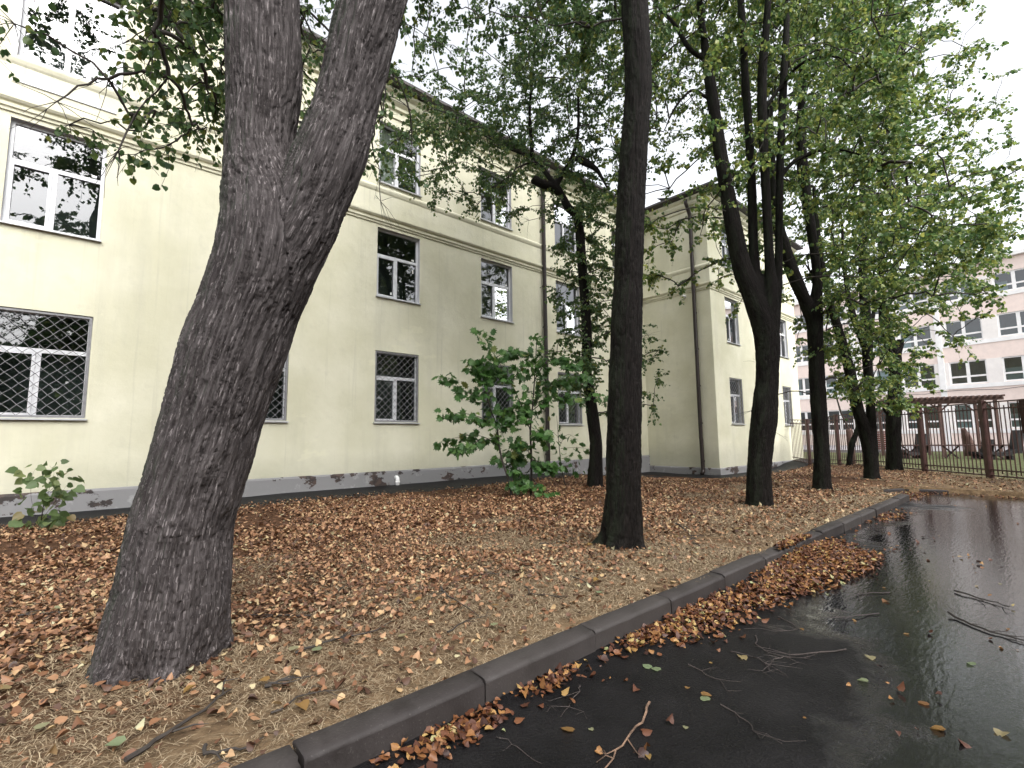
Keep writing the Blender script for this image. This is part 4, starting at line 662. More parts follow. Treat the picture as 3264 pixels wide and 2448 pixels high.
  (10.11,1.44,7.13,0.55,109), (9.8,5.82,19.14,0.8,120), (10.91,6.35,17.4,0.76,120), (11.64,3.62,8.94,0.54,82), (11.31,3.58,11.04,0.55,110), (12.37,4.63,17,0.6,120), (11.8,2.74,14.54,0.71,120), (10.59,2.94,7.76,0.53,79), (11.24,4.93,7.15,0.37,46), (7.6,4.89,13.1,0.67,120), (10.02,1.66,5.66,0.53,95), (9.88,6.38,16.34,0.77,120),
  (12,3.54,19.08,0.66,120), (12.55,5.39,12.37,0.47,87), (7.56,2.45,11.19,0.56,120), (10.7,5.75,18.03,0.8,120), (12.3,2.22,6.8,0.39,53), (11.13,1.68,7.39,0.4,47), (9.82,6.46,11.12,0.33,50), (13.39,2.25,13.48,0.85,120), (10.99,1.25,9.35,0.38,52), (10.52,7.27,15.57,0.63,120), (9.72,7.25,12.2,0.46,57), (9.01,5.95,9.54,0.33,49),
  (8.21,4.46,14.17,0.77,120), (11.61,5.08,13.82,0.77,120), (11.12,3.82,16.59,0.87,120), (11.53,5.23,16.97,0.58,120), (10.23,1.8,6.31,0.34,54), (9.89,3.11,12.6,0.68,120), (10.46,5.5,6.68,0.5,71), (11.89,1.01,9.19,0.42,52), (10.72,1.55,6.25,0.54,83), (8.99,3.22,14.98,0.62,120), (12.63,5.58,9.58,0.56,98), (10.36,4.48,17.95,0.83,120),
  (11.11,4.05,6.29,0.47,83), (12.66,2.21,15,0.77,120), (12.38,1.94,5.41,0.52,79), (9.21,6.84,14.96,0.85,120), (9.09,5.85,15.25,0.69,120), (8.8,1.49,15.16,0.89,120), (9.5,6.5,9.62,0.39,45), (12.59,1.86,7.18,0.55,79), (12.84,5.44,11.36,0.46,58), (7.11,3.01,9.56,0.71,120), (8.04,5.48,8.99,0.44,55), (7.32,4.68,11.68,0.6,120),
  (8.85,2.38,14.76,0.72,120), (10.08,1.54,7.56,0.54,75), (12.16,2.27,7.36,0.56,115), (10.39,2.92,17.33,0.66,120), (11.16,7.07,8.92,0.41,67), (12.23,1.74,5.72,0.36,46), (10.22,6.2,8.98,0.43,60), (11.27,3.14,18.67,0.69,120), (12,1.32,4.69,0.4,59), (12.6,4.76,13.37,0.48,76), (10.3,6.25,12.81,0.36,54), (12.23,1.8,9.16,0.52,70),
  (9.6,5.73,9.97,0.54,80), (12.32,6.27,10.9,0.52,74), (9.79,5.78,14.02,0.62,120), (11.4,6.24,9.55,0.58,110), (9.79,2.34,7.35,0.42,62), (9.15,5.68,13.62,0.84,120), (11.74,6.19,16.67,0.83,120), (11.98,6.67,12.51,0.38,42), (11.27,3.45,16.58,0.6,120), (12.38,2.03,13.32,0.6,120), (8.07,4.29,13.63,0.65,120), (9.56,2.98,13.83,0.58,120),
  (10,6,6.49,0.46,71), (10.29,5.95,9.35,0.57,116), (11.33,2.26,8.37,0.46,57), (12.2,1.31,8.8,0.44,67), (9.09,4.82,13.66,0.82,120), (10.89,0.79,6.66,0.33,46), (8.29,1.54,10.4,0.81,120), (12.72,3.68,17.86,0.75,120), (12.86,6.12,13.92,0.35,52), (8.85,2.86,7.1,0.42,50), (11.35,3.88,11.06,0.5,71), (11.13,3.9,15.86,0.69,120),
  (9.56,2.25,7.38,0.57,84), (10.74,4.66,10.85,0.51,77), (9.96,0.6,11.5,0.81,120), (8.34,1.41,13.99,0.75,120), (12.13,4.63,17.81,0.88,120), (10.18,1.8,6.52,0.38,60), (8.75,1.92,16.72,0.55,120), (9.46,5.39,11.04,0.51,67), (10.32,4.61,5.36,0.4,63), (9.53,2.83,18.73,0.66,120), (13.24,0.7,6.86,0.38,54), (10.79,3.37,13.68,0.79,120),
  (12.23,3.96,14.22,0.86,120), (8.18,5.53,14.14,0.6,120), (8.03,2.15,14.36,0.84,120), (9.84,5.43,7.21,0.37,49), (11.74,3.62,10.3,0.38,48), (11.81,2.36,5.35,0.36,41), (12.42,5.12,13.05,0.5,72), (11.88,0.93,6.15,0.37,54), (9.04,3.18,19.15,0.73,120), (11.41,2.74,6.85,0.48,87), (9.84,0.93,7.74,0.45,58), (13.3,2.55,13.65,0.55,120),
  (11,3.68,6.34,0.42,55), (12.94,6.07,12.92,0.5,92), (13,4.28,16.84,0.77,120), (12.32,6.38,11.18,0.53,96), (11.17,2.06,7.33,0.39,61), (7.45,5.78,9.52,0.5,87), (8.26,3.22,14.74,0.65,120), (8.06,3.66,7.11,0.48,87), (11.24,1.89,6.7,0.4,61), (11.7,2.97,7.26,0.4,52), (10.93,2.59,8.12,0.6,95), (10.95,2.72,16.31,0.67,120),
  (10.24,1.19,14.83,0.89,120), (12.07,2.41,8.97,0.59,114), (10.66,6.91,15.1,0.57,120), (9.74,3.74,18.91,0.83,120), (10.95,1.41,7.17,0.33,45), (10.09,5.07,10.74,0.55,108), (11.6,1.34,13.98,0.69,120), (12.11,7.23,13.53,0.36,47), (9.75,2.22,15.64,0.58,120), (8.62,1.28,8.34,0.41,48), (11.01,2.08,8.28,0.41,67), (9.94,4.76,11.23,0.53,108),
  (10.08,2.73,19.23,0.56,120), (8.15,2.02,11.16,0.57,120), (11.6,1.01,6.83,0.34,53), (12.23,3.05,9.96,0.5,79), (10.98,3.99,5.64,0.44,74), (11.5,3.32,7.27,0.48,77), (10.02,5.86,14.37,0.7,120), (10.11,4.12,6.87,0.45,58), (10.54,5.37,15.18,0.59,120), (8.06,6.52,10.01,0.47,63), (7.29,2.81,11.24,0.66,120), (12.37,2.86,6.9,0.6,120),
  (10.11,3.31,7.21,0.33,52), (10.46,4.94,11.83,0.59,96), (10.29,5.93,12.75,0.32,47), (9.39,1.15,15.79,0.79,120), (11.82,1.8,6.46,0.33,44), (9.56,2.8,17.51,0.89,120), (11.93,3.42,11.78,0.48,72), (8.57,2.52,10.52,0.64,120), (8.72,4.01,17.12,0.74,120), (9.76,3.7,20.06,0.65,120), (10.39,1.88,5.31,0.33,35), (8.36,2.81,12.89,0.75,120),
  (8.41,3.15,6.08,0.42,66), (12.46,3.88,9.08,0.47,76), (8.96,4.97,12.01,0.63,120), (9.98,3.49,10.06,0.4,53), (12.42,2.46,9.22,0.55,111), (10.28,4.25,7.25,0.57,95), (9.34,2.46,11.34,0.7,120), (11.7,4.5,14.04,0.71,120), (9.91,2.7,9.93,0.35,39), (12.07,0.49,8.77,0.54,94), (11.62,1.41,5.78,0.35,43), (12.47,0.77,6.03,0.52,78),
  (9.62,5.01,14.9,0.56,120), (11.28,1.54,13.73,0.62,120), (11.58,2.69,9.88,0.41,64), (10.1,4.54,15.26,0.71,120), (9.19,5.9,6.56,0.6,91), (11.24,4.07,15.2,0.83,120), (13.68,2.06,7.81,0.48,87), (11.2,0.63,13.57,0.57,120), (11.56,1.55,7.86,0.54,107), (9.65,4.68,5.8,0.35,38), (9.93,6.84,11.84,0.5,97), (13.63,5,11.84,0.49,96),
  (8.65,4.98,18.47,0.62,120), (10.81,2.17,7.73,0.52,96), (9.8,1.91,5.76,0.52,80), (11.36,3.65,11.8,0.6,113), (9.82,2.51,14.14,0.9,120), (7.85,4.68,8.37,0.56,97), (7.15,5.51,13.3,0.78,120), (8.33,6.55,10.27,0.46,70), (9.12,3.96,10.45,0.43,75), (10.31,1.59,14.84,0.72,120), (9.77,6.9,8.54,0.47,79), (12.06,1.26,12.67,0.85,120),
  (11.06,1.96,6.64,0.4,60), (12.31,2.38,11.66,0.34,45), (13.54,1.18,7.28,0.35,52), (11.7,3.19,13.05,0.7,120), (6.93,4.39,15.06,0.84,120), (9.12,3.42,9.14,0.52,82), (12.31,3.36,8.92,0.58,116), (10.94,6.12,11.88,0.58,123), (10.47,4.48,6.34,0.52,75), (7.64,2.39,13.35,0.89,120), (7.55,4.91,11.84,0.71,120), (9.25,1.65,15.06,0.88,120),
  (11.94,2,15,0.61,120), (10.58,4.66,10.53,0.47,70), (8.67,2.54,8.11,0.36,58), (12.19,4.88,18.65,0.55,120), (12.48,4.72,10.38,0.48,80), (11.36,3.25,13.39,0.66,120), (8.17,3.95,15.65,0.87,120), (8.52,5.15,18.77,0.59,120), (11.29,2.14,6.63,0.37,58), (11.01,5.99,12.13,0.4,61), (11.54,6.66,12.36,0.56,115), (10.5,2.73,14.19,0.68,120),
  (12.4,2.48,7.72,0.49,94), (12.05,5.28,12.4,0.5,72), (10.55,3.76,12.53,0.66,120), (11.93,2.98,5.46,0.51,100), (10.08,3.87,11.49,0.58,105), (11.37,1.26,14.45,0.89,120), (9.28,2.64,11.03,0.6,120), (10.94,6.14,13.25,0.56,107), (10.9,4.61,10,0.59,89), (12.29,3.65,8.45,0.55,96), (10.75,6.02,13.27,0.41,61), (12.28,1.05,5.23,0.6,85),
  (9.16,2.1,16.79,0.56,120), (9.18,4.25,9.97,0.42,73), (9.72,6.65,11.27,0.42,57), (12.53,3.2,10.32,0.48,65), (11.61,7.09,12.68,0.39,54), (11.87,4.54,10.69,0.4,64), (10.06,6.05,5.36,0.34,50), (10.27,5.68,6.14,0.4,67), (11.13,6.64,12.67,0.51,70), (10.71,2.07,5.7,0.56,118), (12.87,1.68,11.16,0.56,105), (9.67,4.16,9.78,0.58,92),
  (11.97,4.54,10.46,0.4,65), (9.21,4.44,10.78,0.55,99), (12.5,2.53,7.89,0.39,66), (11.35,1.44,5.77,0.43,59), (11.39,1.77,7.6,0.48,63), (11.9,3.43,11.22,0.35,44), (9.51,6.27,7.63,0.57,112), (12.6,2.73,9.16,0.36,44), (12.13,1.73,6.11,0.5,100), (10.24,2.93,10.25,0.41,55), (10.88,1.85,4.41,0.36,59), (11.72,2.62,8.24,0.51,72),
  (12.47,6.67,12.46,0.48,72), (9.94,6.12,6.63,0.57,98), (9.86,2.01,8.47,0.57,80), (12.92,3.33,9.1,0.47,60), (13.36,1.45,5.97,0.42,57), (12.28,3.56,11.37,0.54,75), (12.01,1.69,7.01,0.44,61), (9.93,5.78,9.95,0.33,50), (11.27,1.69,6.99,0.51,90), (11.49,3.28,10.4,0.4,68), (12.27,1.86,7.18,0.57,89), (10.65,2.02,4.4,0.58,92),
  (10.72,1.39,4.83,0.52,85), (7.8,3.8,9.86,0.52,104), (10.78,1.62,8.04,0.36,42), (12.37,2.14,8.52,0.49,76), (10.66,3.13,8.91,0.34,52), (13.2,3.21,11.91,0.53,76), (11.5,2.35,9.94,0.55,88), (9.56,7.23,11.74,0.41,56), (8.82,5.66,11.3,0.57,117), (11.77,3.42,11.51,0.59,88), (9.96,6.03,5.95,0.47,74), (7.18,4.51,9.79,0.35,41),
  (10.56,3.49,9.18,0.33,38), (10.21,6.25,5.42,0.57,101), (9.59,3.88,7.02,0.45,83), (11.24,3.68,11.85,0.5,74), (12.12,4.69,7.69,0.47,80), (11.2,3.94,10.64,0.32,42), (7.94,4.65,10.32,0.46,64), (10.13,4.98,11.39,0.41,69), (9.21,3.4,10.54,0.46,84), (8.91,7.24,12.38,0.38,52), (11.6,5.16,13.5,0.59,100), (10.9,7.27,13.34,0.52,97),
  (11.13,1.6,7.15,0.6,89), (8.25,5.9,10.56,0.44,58), (11.9,3.01,11.24,0.59,98), (10.26,6.53,11.99,0.45,76), (8.03,4.37,9.47,0.38,47), (11.71,6.34,12.85,0.42,67), (12.37,1.57,10.77,0.37,54), (9.55,1.11,9.12,0.52,84), (9.65,3.72,10.02,0.49,93), (9.69,1.4,8.23,0.39,67), (12.33,6.95,14,0.42,58), (11.5,1.95,9.69,0.53,75),
  (7.66,4.96,10.16,0.41,51), (12.13,6.81,14,0.33,44), (10.79,2,9.37,0.42,75), (10.49,4.18,11.49,0.49,91), (13,5.09,9.93,0.33,37), (8.69,2.47,7.21,0.36,39), (11.27,2.31,10.62,0.46,62), (10.4,5.75,12.09,0.33,45), (9.69,6.65,6.36,0.47,66), (9.92,6.81,13.17,0.41,71), (10.87,7.17,13.71,0.36,52), (11.71,1.66,10.54,0.45,57),
  (9.65,1.87,9.3,0.55,112), (13.76,4.67,13.42,0.53,74), (11.66,0.97,5.27,0.59,103), (11.33,1.46,9.68,0.55,75), (10.66,1.63,6.78,0.59,83), (8.96,6.32,12.37,0.35,48), (10.13,1.47,7.54,0.53,89), (12.32,0.3,6.03,0.56,110), (9.74,1.43,6.5,0.47,85), (11.37,1.58,8.53,0.44,69), (10.71,2.11,10.05,0.57,83), (9.12,6.1,5.64,0.39,68),
  (10.89,7.03,13.99,0.32,33), (10.59,1.45,8.14,0.56,102), (11.79,1.9,4.54,0.47,79), (9.55,5.96,12.12,0.33,36), (12.37,0.46,5.4,0.51,95), (12.2,1.66,9.08,0.59,100), (10.13,7.74,14.02,0.41,51), (9.77,6.1,5.31,0.55,103), (11.89,0.4,5.21,0.51,100), (10.44,2.08,9.28,0.56,85), (12.12,2.78,5.3,0.58,79), (12.47,2.9,4.77,0.44,56),
  (12.03,0.46,5.18,0.57,83),
 ],
 'lime3': [
  (15.47,2.89,4.1,0.33,49), (14.25,5.15,6.11,0.57,79), (14.81,4.1,12.94,0.34,44), (11.94,3.61,11.68,0.53,84), (14.09,3.09,5.34,0.41,63), (12.55,4.55,15.25,0.67,120), (14.08,1.59,6.05,0.58,109), (15.25,4.89,14,0.45,68), (16.36,4.38,12.39,0.35,44), (16.45,5.93,13.86,0.53,106), (16.48,3.47,13.22,0.42,68), (14.15,7.59,13.75,0.59,99),
  (12.89,2.93,15.13,0.66,120), (14.99,1.74,7.42,0.35,48), (16.23,3.22,6.45,0.51,82), (14.23,6.6,11.86,0.59,90), (13.94,5.55,12.64,0.52,97), (16.3,2.97,3.7,0.5,84), (15.4,6.17,12.63,0.37,62), (14.04,0.89,15.51,0.68,120), (15.87,4.4,14.37,0.33,50), (14.13,2.97,7.25,0.5,66), (13.91,4.33,12.69,0.34,48), (15.12,7.35,15.01,0.33,48),
  (14.89,4.32,13.79,0.54,90), (14.54,1.79,7.7,0.43,54), (15.81,3.81,15.92,0.86,120), (14.17,1.12,8.95,0.38,49), (14.73,2.06,6.67,0.51,72), (11.11,2.94,15.11,0.68,120), (13.92,4.53,12.66,0.46,82), (11.91,4.48,11.36,0.47,75), (13.6,5.38,6.17,0.45,78), (15.37,3.7,7.22,0.47,69), (16.09,2.5,6.29,0.32,46), (13.15,4.98,13.01,0.49,88),
  (16.56,2.59,11.81,0.32,33), (11.66,5.15,9.25,0.6,110), (15.51,4.56,14.57,0.53,88), (13.12,1.3,8.54,0.55,82), (15.25,3.33,18.81,0.63,120), (11.55,4.37,8.71,0.51,73), (16.53,5.43,13.31,0.33,47), (13.87,3.26,18.77,0.77,120), (15.78,1.73,7.34,0.56,95), (14.87,5.1,5.81,0.39,58), (16,4.91,8.05,0.43,74), (17.37,5.06,14.03,0.35,53),
  (13.51,3.77,18.86,0.71,120), (16.64,4.37,17.18,0.65,120), (14.83,1.03,15.89,0.61,120), (14.02,1.33,5.23,0.41,49), (12.77,4.97,15.48,0.72,120), (13.53,2.53,18.42,0.63,120), (14.53,4.05,5.92,0.32,49), (12.92,4.26,7.14,0.59,120), (14.3,4.28,16.61,0.82,120), (14.09,3.74,4.96,0.47,59), (15.67,4.05,13.19,0.54,102), (14.34,4.56,10.95,0.58,106),
  (15.35,3.53,2.93,0.33,44), (15.16,6.04,13.46,0.59,83), (13.82,3.15,5.69,0.44,78), (11.13,3.32,11.7,0.56,80), (12.9,4.86,19.72,0.74,120), (14.68,6.63,6.4,0.47,73), (14.03,5.03,9.98,0.48,91), (12.7,3.4,16.55,0.79,120), (16.59,3.38,16.93,0.61,120), (14.64,1.22,6.88,0.4,59), (14.13,0.87,8.57,0.44,66), (16.31,1.86,7.31,0.4,53),
  (11.47,4.46,11.2,0.59,88), (15.65,1.46,3.88,0.52,94), (14.3,2.13,12.18,0.42,65), (15.54,3.86,14.11,0.47,61), (15.49,2.24,6.22,0.4,54), (15.35,1.1,5.34,0.4,57), (15.28,6.96,8.37,0.43,72), (14.87,3.12,6.01,0.42,70), (17.53,2.8,12.09,0.51,73), (14.31,6.91,13.82,0.55,109), (14.78,3.02,5.43,0.58,113), (12.5,3.92,15.1,0.86,120),
  (14.04,3.17,8.94,0.37,61), (15.87,1.69,6.21,0.47,85), (11.08,4.17,14.87,0.78,120), (14.46,2.51,7.32,0.49,74), (16.18,4.56,7.5,0.4,53), (12.1,5.66,15.74,0.68,120), (17.5,5.04,14.84,0.51,80), (14.36,5.95,5.29,0.47,74), (14.49,4.79,16.25,0.84,120), (15.73,2.44,14.83,0.69,120), (14.71,2.39,4,0.44,63), (15.59,5.46,19.7,0.75,120),
  (15.7,3.73,6.57,0.34,40), (15.4,3.88,5.68,0.49,74), (12.66,4.56,11.73,0.59,118), (13.95,2.17,13.89,0.66,120), (12.46,6.82,15.8,0.81,120), (14.29,2.81,5.65,0.34,43), (11.14,5.47,14.04,0.6,120), (15.24,2.63,5.43,0.36,39), (14.25,4.16,6.19,0.34,37), (12.4,2.96,11.98,0.39,47), (14.38,3.53,5.02,0.47,72), (11.04,5.04,11.62,0.37,58),
  (16.09,2.69,7.93,0.4,56), (14.53,4.1,6.42,0.35,45), (14.66,3.89,5.76,0.53,105), (15.93,3.46,18.72,0.73,120), (15.34,6.64,7.08,0.48,68), (14.74,0.57,15.05,0.62,120), (14.67,2.84,9.4,0.46,71), (16.77,2.84,4.59,0.58,121), (15.01,4.45,6.47,0.43,66), (14.22,0.59,11.56,0.45,84), (15.48,6.99,9.94,0.48,88), (16.59,3.31,7.89,0.55,83),
  (14.85,2.69,5.95,0.37,43), (16.13,3.63,15.84,0.86,120), (13.67,4.61,13.15,0.37,49), (14.58,4.4,5.27,0.5,70), (13.18,3.24,9.41,0.43,62), (14.02,6.02,14.22,0.6,107), (14.2,1.18,5.28,0.46,79), (14.09,4.53,9.06,0.46,80), (15.53,2.85,3.67,0.37,50), (14.58,5.07,10.29,0.52,74), (12.73,0.85,13.75,0.61,120), (15.2,5.38,18.23,0.7,120),
  (14.25,0.97,5.65,0.45,73), (12.59,4.62,9.93,0.43,78), (16.87,3.78,14.61,0.46,76), (14.56,3.75,4.75,0.33,41), (11.41,3.89,15.96,0.83,120), (12.12,3.06,7.71,0.42,58), (12.69,2.02,14.26,0.89,120), (14.46,2.19,7.54,0.54,100), (13.6,3.31,5.17,0.34,37), (15.68,4.29,10.86,0.45,56), (14.18,5.53,12.45,0.35,53), (15.27,2.82,7.11,0.56,108),
  (15.06,2.37,9.51,0.45,59), (16.5,2.97,9.41,0.34,51), (12.54,2.66,8.97,0.37,58), (13.51,5.83,9.5,0.39,62), (14.9,6.32,12.25,0.58,96), (16.51,2.61,3.49,0.45,70), (13.64,3.9,15.35,0.6,120), (15.07,1.28,5.83,0.32,41), (14.4,5.41,13.08,0.47,65), (14.63,4.02,5.79,0.51,76), (15.23,2.52,12.98,0.38,52), (13.83,2.77,8.41,0.55,91),
  (15.49,2.31,5.63,0.38,59), (12.5,3.28,9.6,0.54,110), (13.28,6.5,12.93,0.53,83), (14.85,2.43,4.89,0.42,56), (17.45,3.27,12.92,0.33,52), (13.3,1.85,12.74,0.65,120), (17.19,1.9,13.21,0.4,58), (14.98,4.76,19.56,0.56,120), (16.71,3.49,18.34,0.62,120), (16.06,3.49,4.72,0.46,79), (15.29,3.06,4.27,0.51,102), (14.15,4.51,12.55,0.52,93),
  (14.22,2.67,13.2,0.49,67), (13.26,2.93,10.46,0.46,58), (12.3,2.41,15.18,0.66,120), (14.31,3.46,7.49,0.47,63), (11.89,4.47,12.24,0.39,58), (14.9,2.98,17.06,0.82,120), (17.08,4.22,11.04,0.49,78), (16.55,3.11,4.2,0.46,78), (14.25,2.2,6.17,0.57,111), (13.67,6.17,10.09,0.44,78), (14.85,3.72,3.84,0.45,56), (14.68,2.75,3.26,0.37,56),
  (15.96,1.78,15.16,0.56,120), (14.41,1.6,4.66,0.4,58), (12.17,2.77,10.1,0.35,39), (13.29,1.62,10.84,0.33,38), (13.88,4.31,18.24,0.78,120), (14.53,2.19,10.99,0.41,72), (16.5,3.63,16.72,0.73,120), (15.24,7.18,12.8,0.53,108), (11.88,5.75,12.03,0.4,66), (12.92,4.75,6.6,0.54,73), (16.86,2.47,8.88,0.52,74), (13.64,7.02,15.64,0.43,73),
  (16.69,3.49,6.07,0.49,87), (13.28,1.19,13.52,0.57,120), (14.17,4.38,12.13,0.35,56), (14.39,6.52,11.94,0.35,42), (13.79,2.5,11.14,0.43,65), (14.4,3.01,9.44,0.49,63), (12.24,4.2,18.84,0.79,120), (15.9,5.69,12.22,0.6,113), (15.11,2.4,5.54,0.37,60), (16.88,3.57,7.25,0.43,70), (13.72,3.62,12.8,0.53,82), (12.12,4.28,13.77,0.79,120),
  (13.51,1.42,7.19,0.35,52), (13.25,3.87,7.87,0.5,64), (16.61,5.51,9.14,0.42,49), (14.18,4.45,12.14,0.36,58), (14.56,1.49,15.15,0.83,120), (15.15,3.42,2.7,0.5,73), (14.07,1.65,14.1,0.72,120), (11.82,3.69,10.19,0.51,74), (14.88,0.95,4.66,0.41,56), (14.83,6.1,12.91,0.54,71), (14.02,5.86,13.38,0.6,86), (14.9,3.28,16.21,0.77,120),
  (16.06,3.87,4.57,0.51,76), (14.2,4.7,10.09,0.4,55), (15.33,3.72,5.22,0.55,88), (13.03,4.32,8.39,0.33,47), (15.93,6.29,14.35,0.57,120), (14.31,1.88,9.42,0.45,61), (17.12,4.1,13.42,0.34,46), (15.44,1.86,5.09,0.52,101), (12.32,3.34,18.8,0.7,120), (15.34,4.53,8.76,0.49,93), (12.92,3.86,8.02,0.41,62), (16.24,1.77,7.42,0.58,91),
  (11.79,1.8,15.78,0.78,120), (15.38,1.75,7.01,0.36,44), (14.98,2.34,16.76,0.63,120), (15,2.36,12.58,0.36,45), (14.82,3.43,12.74,0.33,42), (16.72,6.04,9.06,0.36,60), (14.95,2,5.88,0.4,57), (12.87,4.83,17.02,0.63,120), (12.33,4.36,14.21,0.7,120), (14.91,3.68,3.03,0.41,65), (14.46,7.02,14.4,0.49,83), (15.66,2.05,4.7,0.38,62),
  (14.81,3.91,20.5,0.63,120), (15.27,2.88,6.73,0.35,51), (12.78,6.76,12.15,0.37,55), (16.73,1.93,6.4,0.35,43), (13.25,2.48,8.7,0.52,73), (13.59,1.58,13.97,0.8,120), (13.68,3.5,16.48,0.77,120), (13.89,5.06,7.42,0.54,85), (13.61,4.58,13.75,0.42,52), (14.48,1.75,6.44,0.51,78), (12.77,3.09,11.82,0.54,82), (14.73,6.76,16.1,0.52,78),
  (14.85,2.45,7.05,0.59,109), (15.25,3.13,6.37,0.54,88), (15.63,2.15,7.82,0.55,91), (13.13,2.01,6.74,0.33,37), (14.96,2.32,5.12,0.33,44), (13.93,4.2,17.5,0.75,120), (12.16,5.03,15.34,0.58,120), (14.4,5.97,16.47,0.74,120), (16.58,3.81,18.73,0.85,120), (15.26,2.39,19.03,0.56,120), (16.31,4.87,11.93,0.35,42), (14.01,3.52,16.57,0.82,120),
  (13.13,3.88,18.13,0.58,120), (15.52,2.67,6.23,0.53,73), (14.02,4.02,13.1,0.58,80), (16.97,5.29,13.65,0.49,66), (14.44,3.57,12.81,0.41,57), (14.86,3.88,4.33,0.57,115), (14.38,1.85,18.73,0.68,120), (12.18,1.78,9.92,0.43,51), (15.08,3.96,19.85,0.7,120), (12.69,4.15,9.48,0.59,84), (14.47,3.35,8.84,0.54,74), (15.72,3.08,12.84,0.33,48),
  (14.34,1.9,6.67,0.49,87), (13.82,2.74,6.72,0.6,110), (12.44,5.09,15.84,0.71,120), (15.03,2.61,6.74,0.44,66), (15.88,2,10.13,0.59,87), (15.74,4.33,13.29,0.53,76), (12.81,2.76,14.69,0.83,120), (15.37,2.85,10.81,0.59,116), (14.35,0.62,15.7,0.82,120), (16.35,5.69,17.93,0.56,120), (15.33,3.17,2.98,0.56,90), (14.63,2.96,4.8,0.53,105),
  (12.12,6.51,16.07,0.85,120), (14.38,4.77,13.14,0.6,117), (14.32,4.29,8.49,0.37,51), (12.1,4.64,16.67,0.73,120), (13.64,1.21,13.57,0.9,120), (14.01,2,13.84,0.84,120), (15.49,1.66,14.74,0.84,120), (14.93,1.09,13.96,0.86,120), (12.23,5.23,13.22,0.44,54), (16.21,2.08,5.85,0.44,62), (12.48,1.64,15.68,0.77,120), (15.46,2.23,5.44,0.41,57),
  (12.28,6.29,16.15,0.81,120), (15.58,2.85,6.94,0.45,71), (15.38,2.19,18.36,0.73,120), (14.69,1.54,5.67,0.59,100), (16.24,2.61,6.18,0.38,64), (14.44,1.01,5.51,0.58,108), (16.53,3.4,13.49,0.45,67), (16.82,1.83,13.59,0.35,55), (15.43,3.08,11.68,0.51,87), (13.88,2.17,17.09,0.76,120), (11.6,2.7,14.79,0.82,120), (13.84,1.39,14.75,0.8,120),
  (15.45,4.96,17.83,0.88,120), (15.38,3.46,4.5,0.36,52), (15.63,3.89,13.63,0.43,60), (13.08,2.7,8.09,0.43,54), (16.02,1.95,13.29,0.45,78), (12.79,1.87,18.24,0.86,120), (15.17,5.04,14.4,0.49,70), (15.81,3.34,5.46,0.43,53), (16.53,2.87,16.96,0.61,120), (13.44,2.44,15.26,0.62,120), (11.12,2.95,13.14,0.75,120), (14.48,4.33,4.74,0.34,49),
  (13.18,5.8,14.12,0.4,67), (15.79,3.3,7.55,0.39,55), (15.66,4.74,14.9,0.45,75), (15.21,5.71,17.45,0.64,120), (13.01,4.5,15.83,0.6,120), (13.88,6.79,12.86,0.37,42), (11.12,2.9,14.85,0.71,120), (14.62,3.79,3.88,0.53,89), (15.46,1.56,17.76,0.68,120), (15.43,4.69,16.9,0.58,120), (14.8,2.19,6.57,0.34,42), (13.4,3.71,12.63,0.37,61),
  (15.21,4.48,10.84,0.5,84), (13.02,4.82,9.15,0.47,79), (17.34,3.21,12.99,0.4,58), (11.59,5.16,12.26,0.59,126), (14.14,2.21,7.16,0.49,85), (15.47,5.71,19.33,0.83,120), (14.9,2.03,14.97,0.64,120), (14.27,2.57,19.11,0.73,120), (12.84,3.27,19.48,0.64,120), (14.12,5.67,14.06,0.46,70), (13.4,3.08,19.36,0.66,120), (13.42,4.44,13.92,0.57,95),
  (15.32,0.83,6.18,0.55,90), (15.95,1.09,14.18,0.59,120), (15.38,4.8,16.57,0.79,120), (12.05,6.08,15.92,0.82,120), (16.12,1.98,13.09,0.54,85), (13.95,3.7,13.47,0.34,46), (13.57,2.35,14.06,0.61,120), (12.08,3.78,12.4,0.57,99), (13.41,3.38,16.21,0.73,120), (11.94,3.32,10.37,0.54,103), (14.89,4.16,17.09,0.78,120), (14.01,5.75,15.11,0.52,92),
  (12.46,4.46,7.29,0.58,81), (14.77,6.09,19.14,0.88,120), (16.73,3.14,16.07,0.89,120), (12.02,1.4,10.66,0.32,35), (13.43,4.53,10.36,0.46,85), (13.8,4.75,15.28,0.9,120), (13.98,4.98,16.03,0.76,120), (11.09,2.76,11.18,0.44,76), (12.21,4.05,16.16,0.62,120), (14.76,3.72,13.01,0.52,91), (13.39,1.94,19.37,0.64,120), (14.46,3.83,12.56,0.58,80),
  (14.82,4.27,16.71,0.66,120), (16.39,2.1,12.25,0.44,80), (16.45,1.65,5.78,0.49,94), (15.43,4.59,16.54,0.78,120), (15.44,3.52,11.43,0.49,83), (14.1,2.95,14.01,0.67,120), (15,1.89,11.61,0.46,64), (13.83,1.9,10.94,0.58,84), (14.96,0.57,13.22,0.78,120), (13.46,1.83,15.06,0.65,120), (13.79,4.99,16.88,0.57,120), (15.27,2.21,13.49,0.56,112),
  (12.81,5.7,17.94,0.83,120), (12.89,3.34,13.7,0.62,120), (16.65,3.83,12.89,0.33,42), (12.76,6.18,18.23,0.6,120), (16.02,5.3,12.4,0.37,49), (13.27,2.55,18.41,0.74,120), (17.49,3.09,12.24,0.54,85), (15.25,1.3,6.4,0.56,96), (12.03,5.01,14.28,0.79,120), (13.01,5.56,10.97,0.47,58), (16.44,2.42,14.35,0.47,88), (15.43,4.55,18.4,0.66,120),
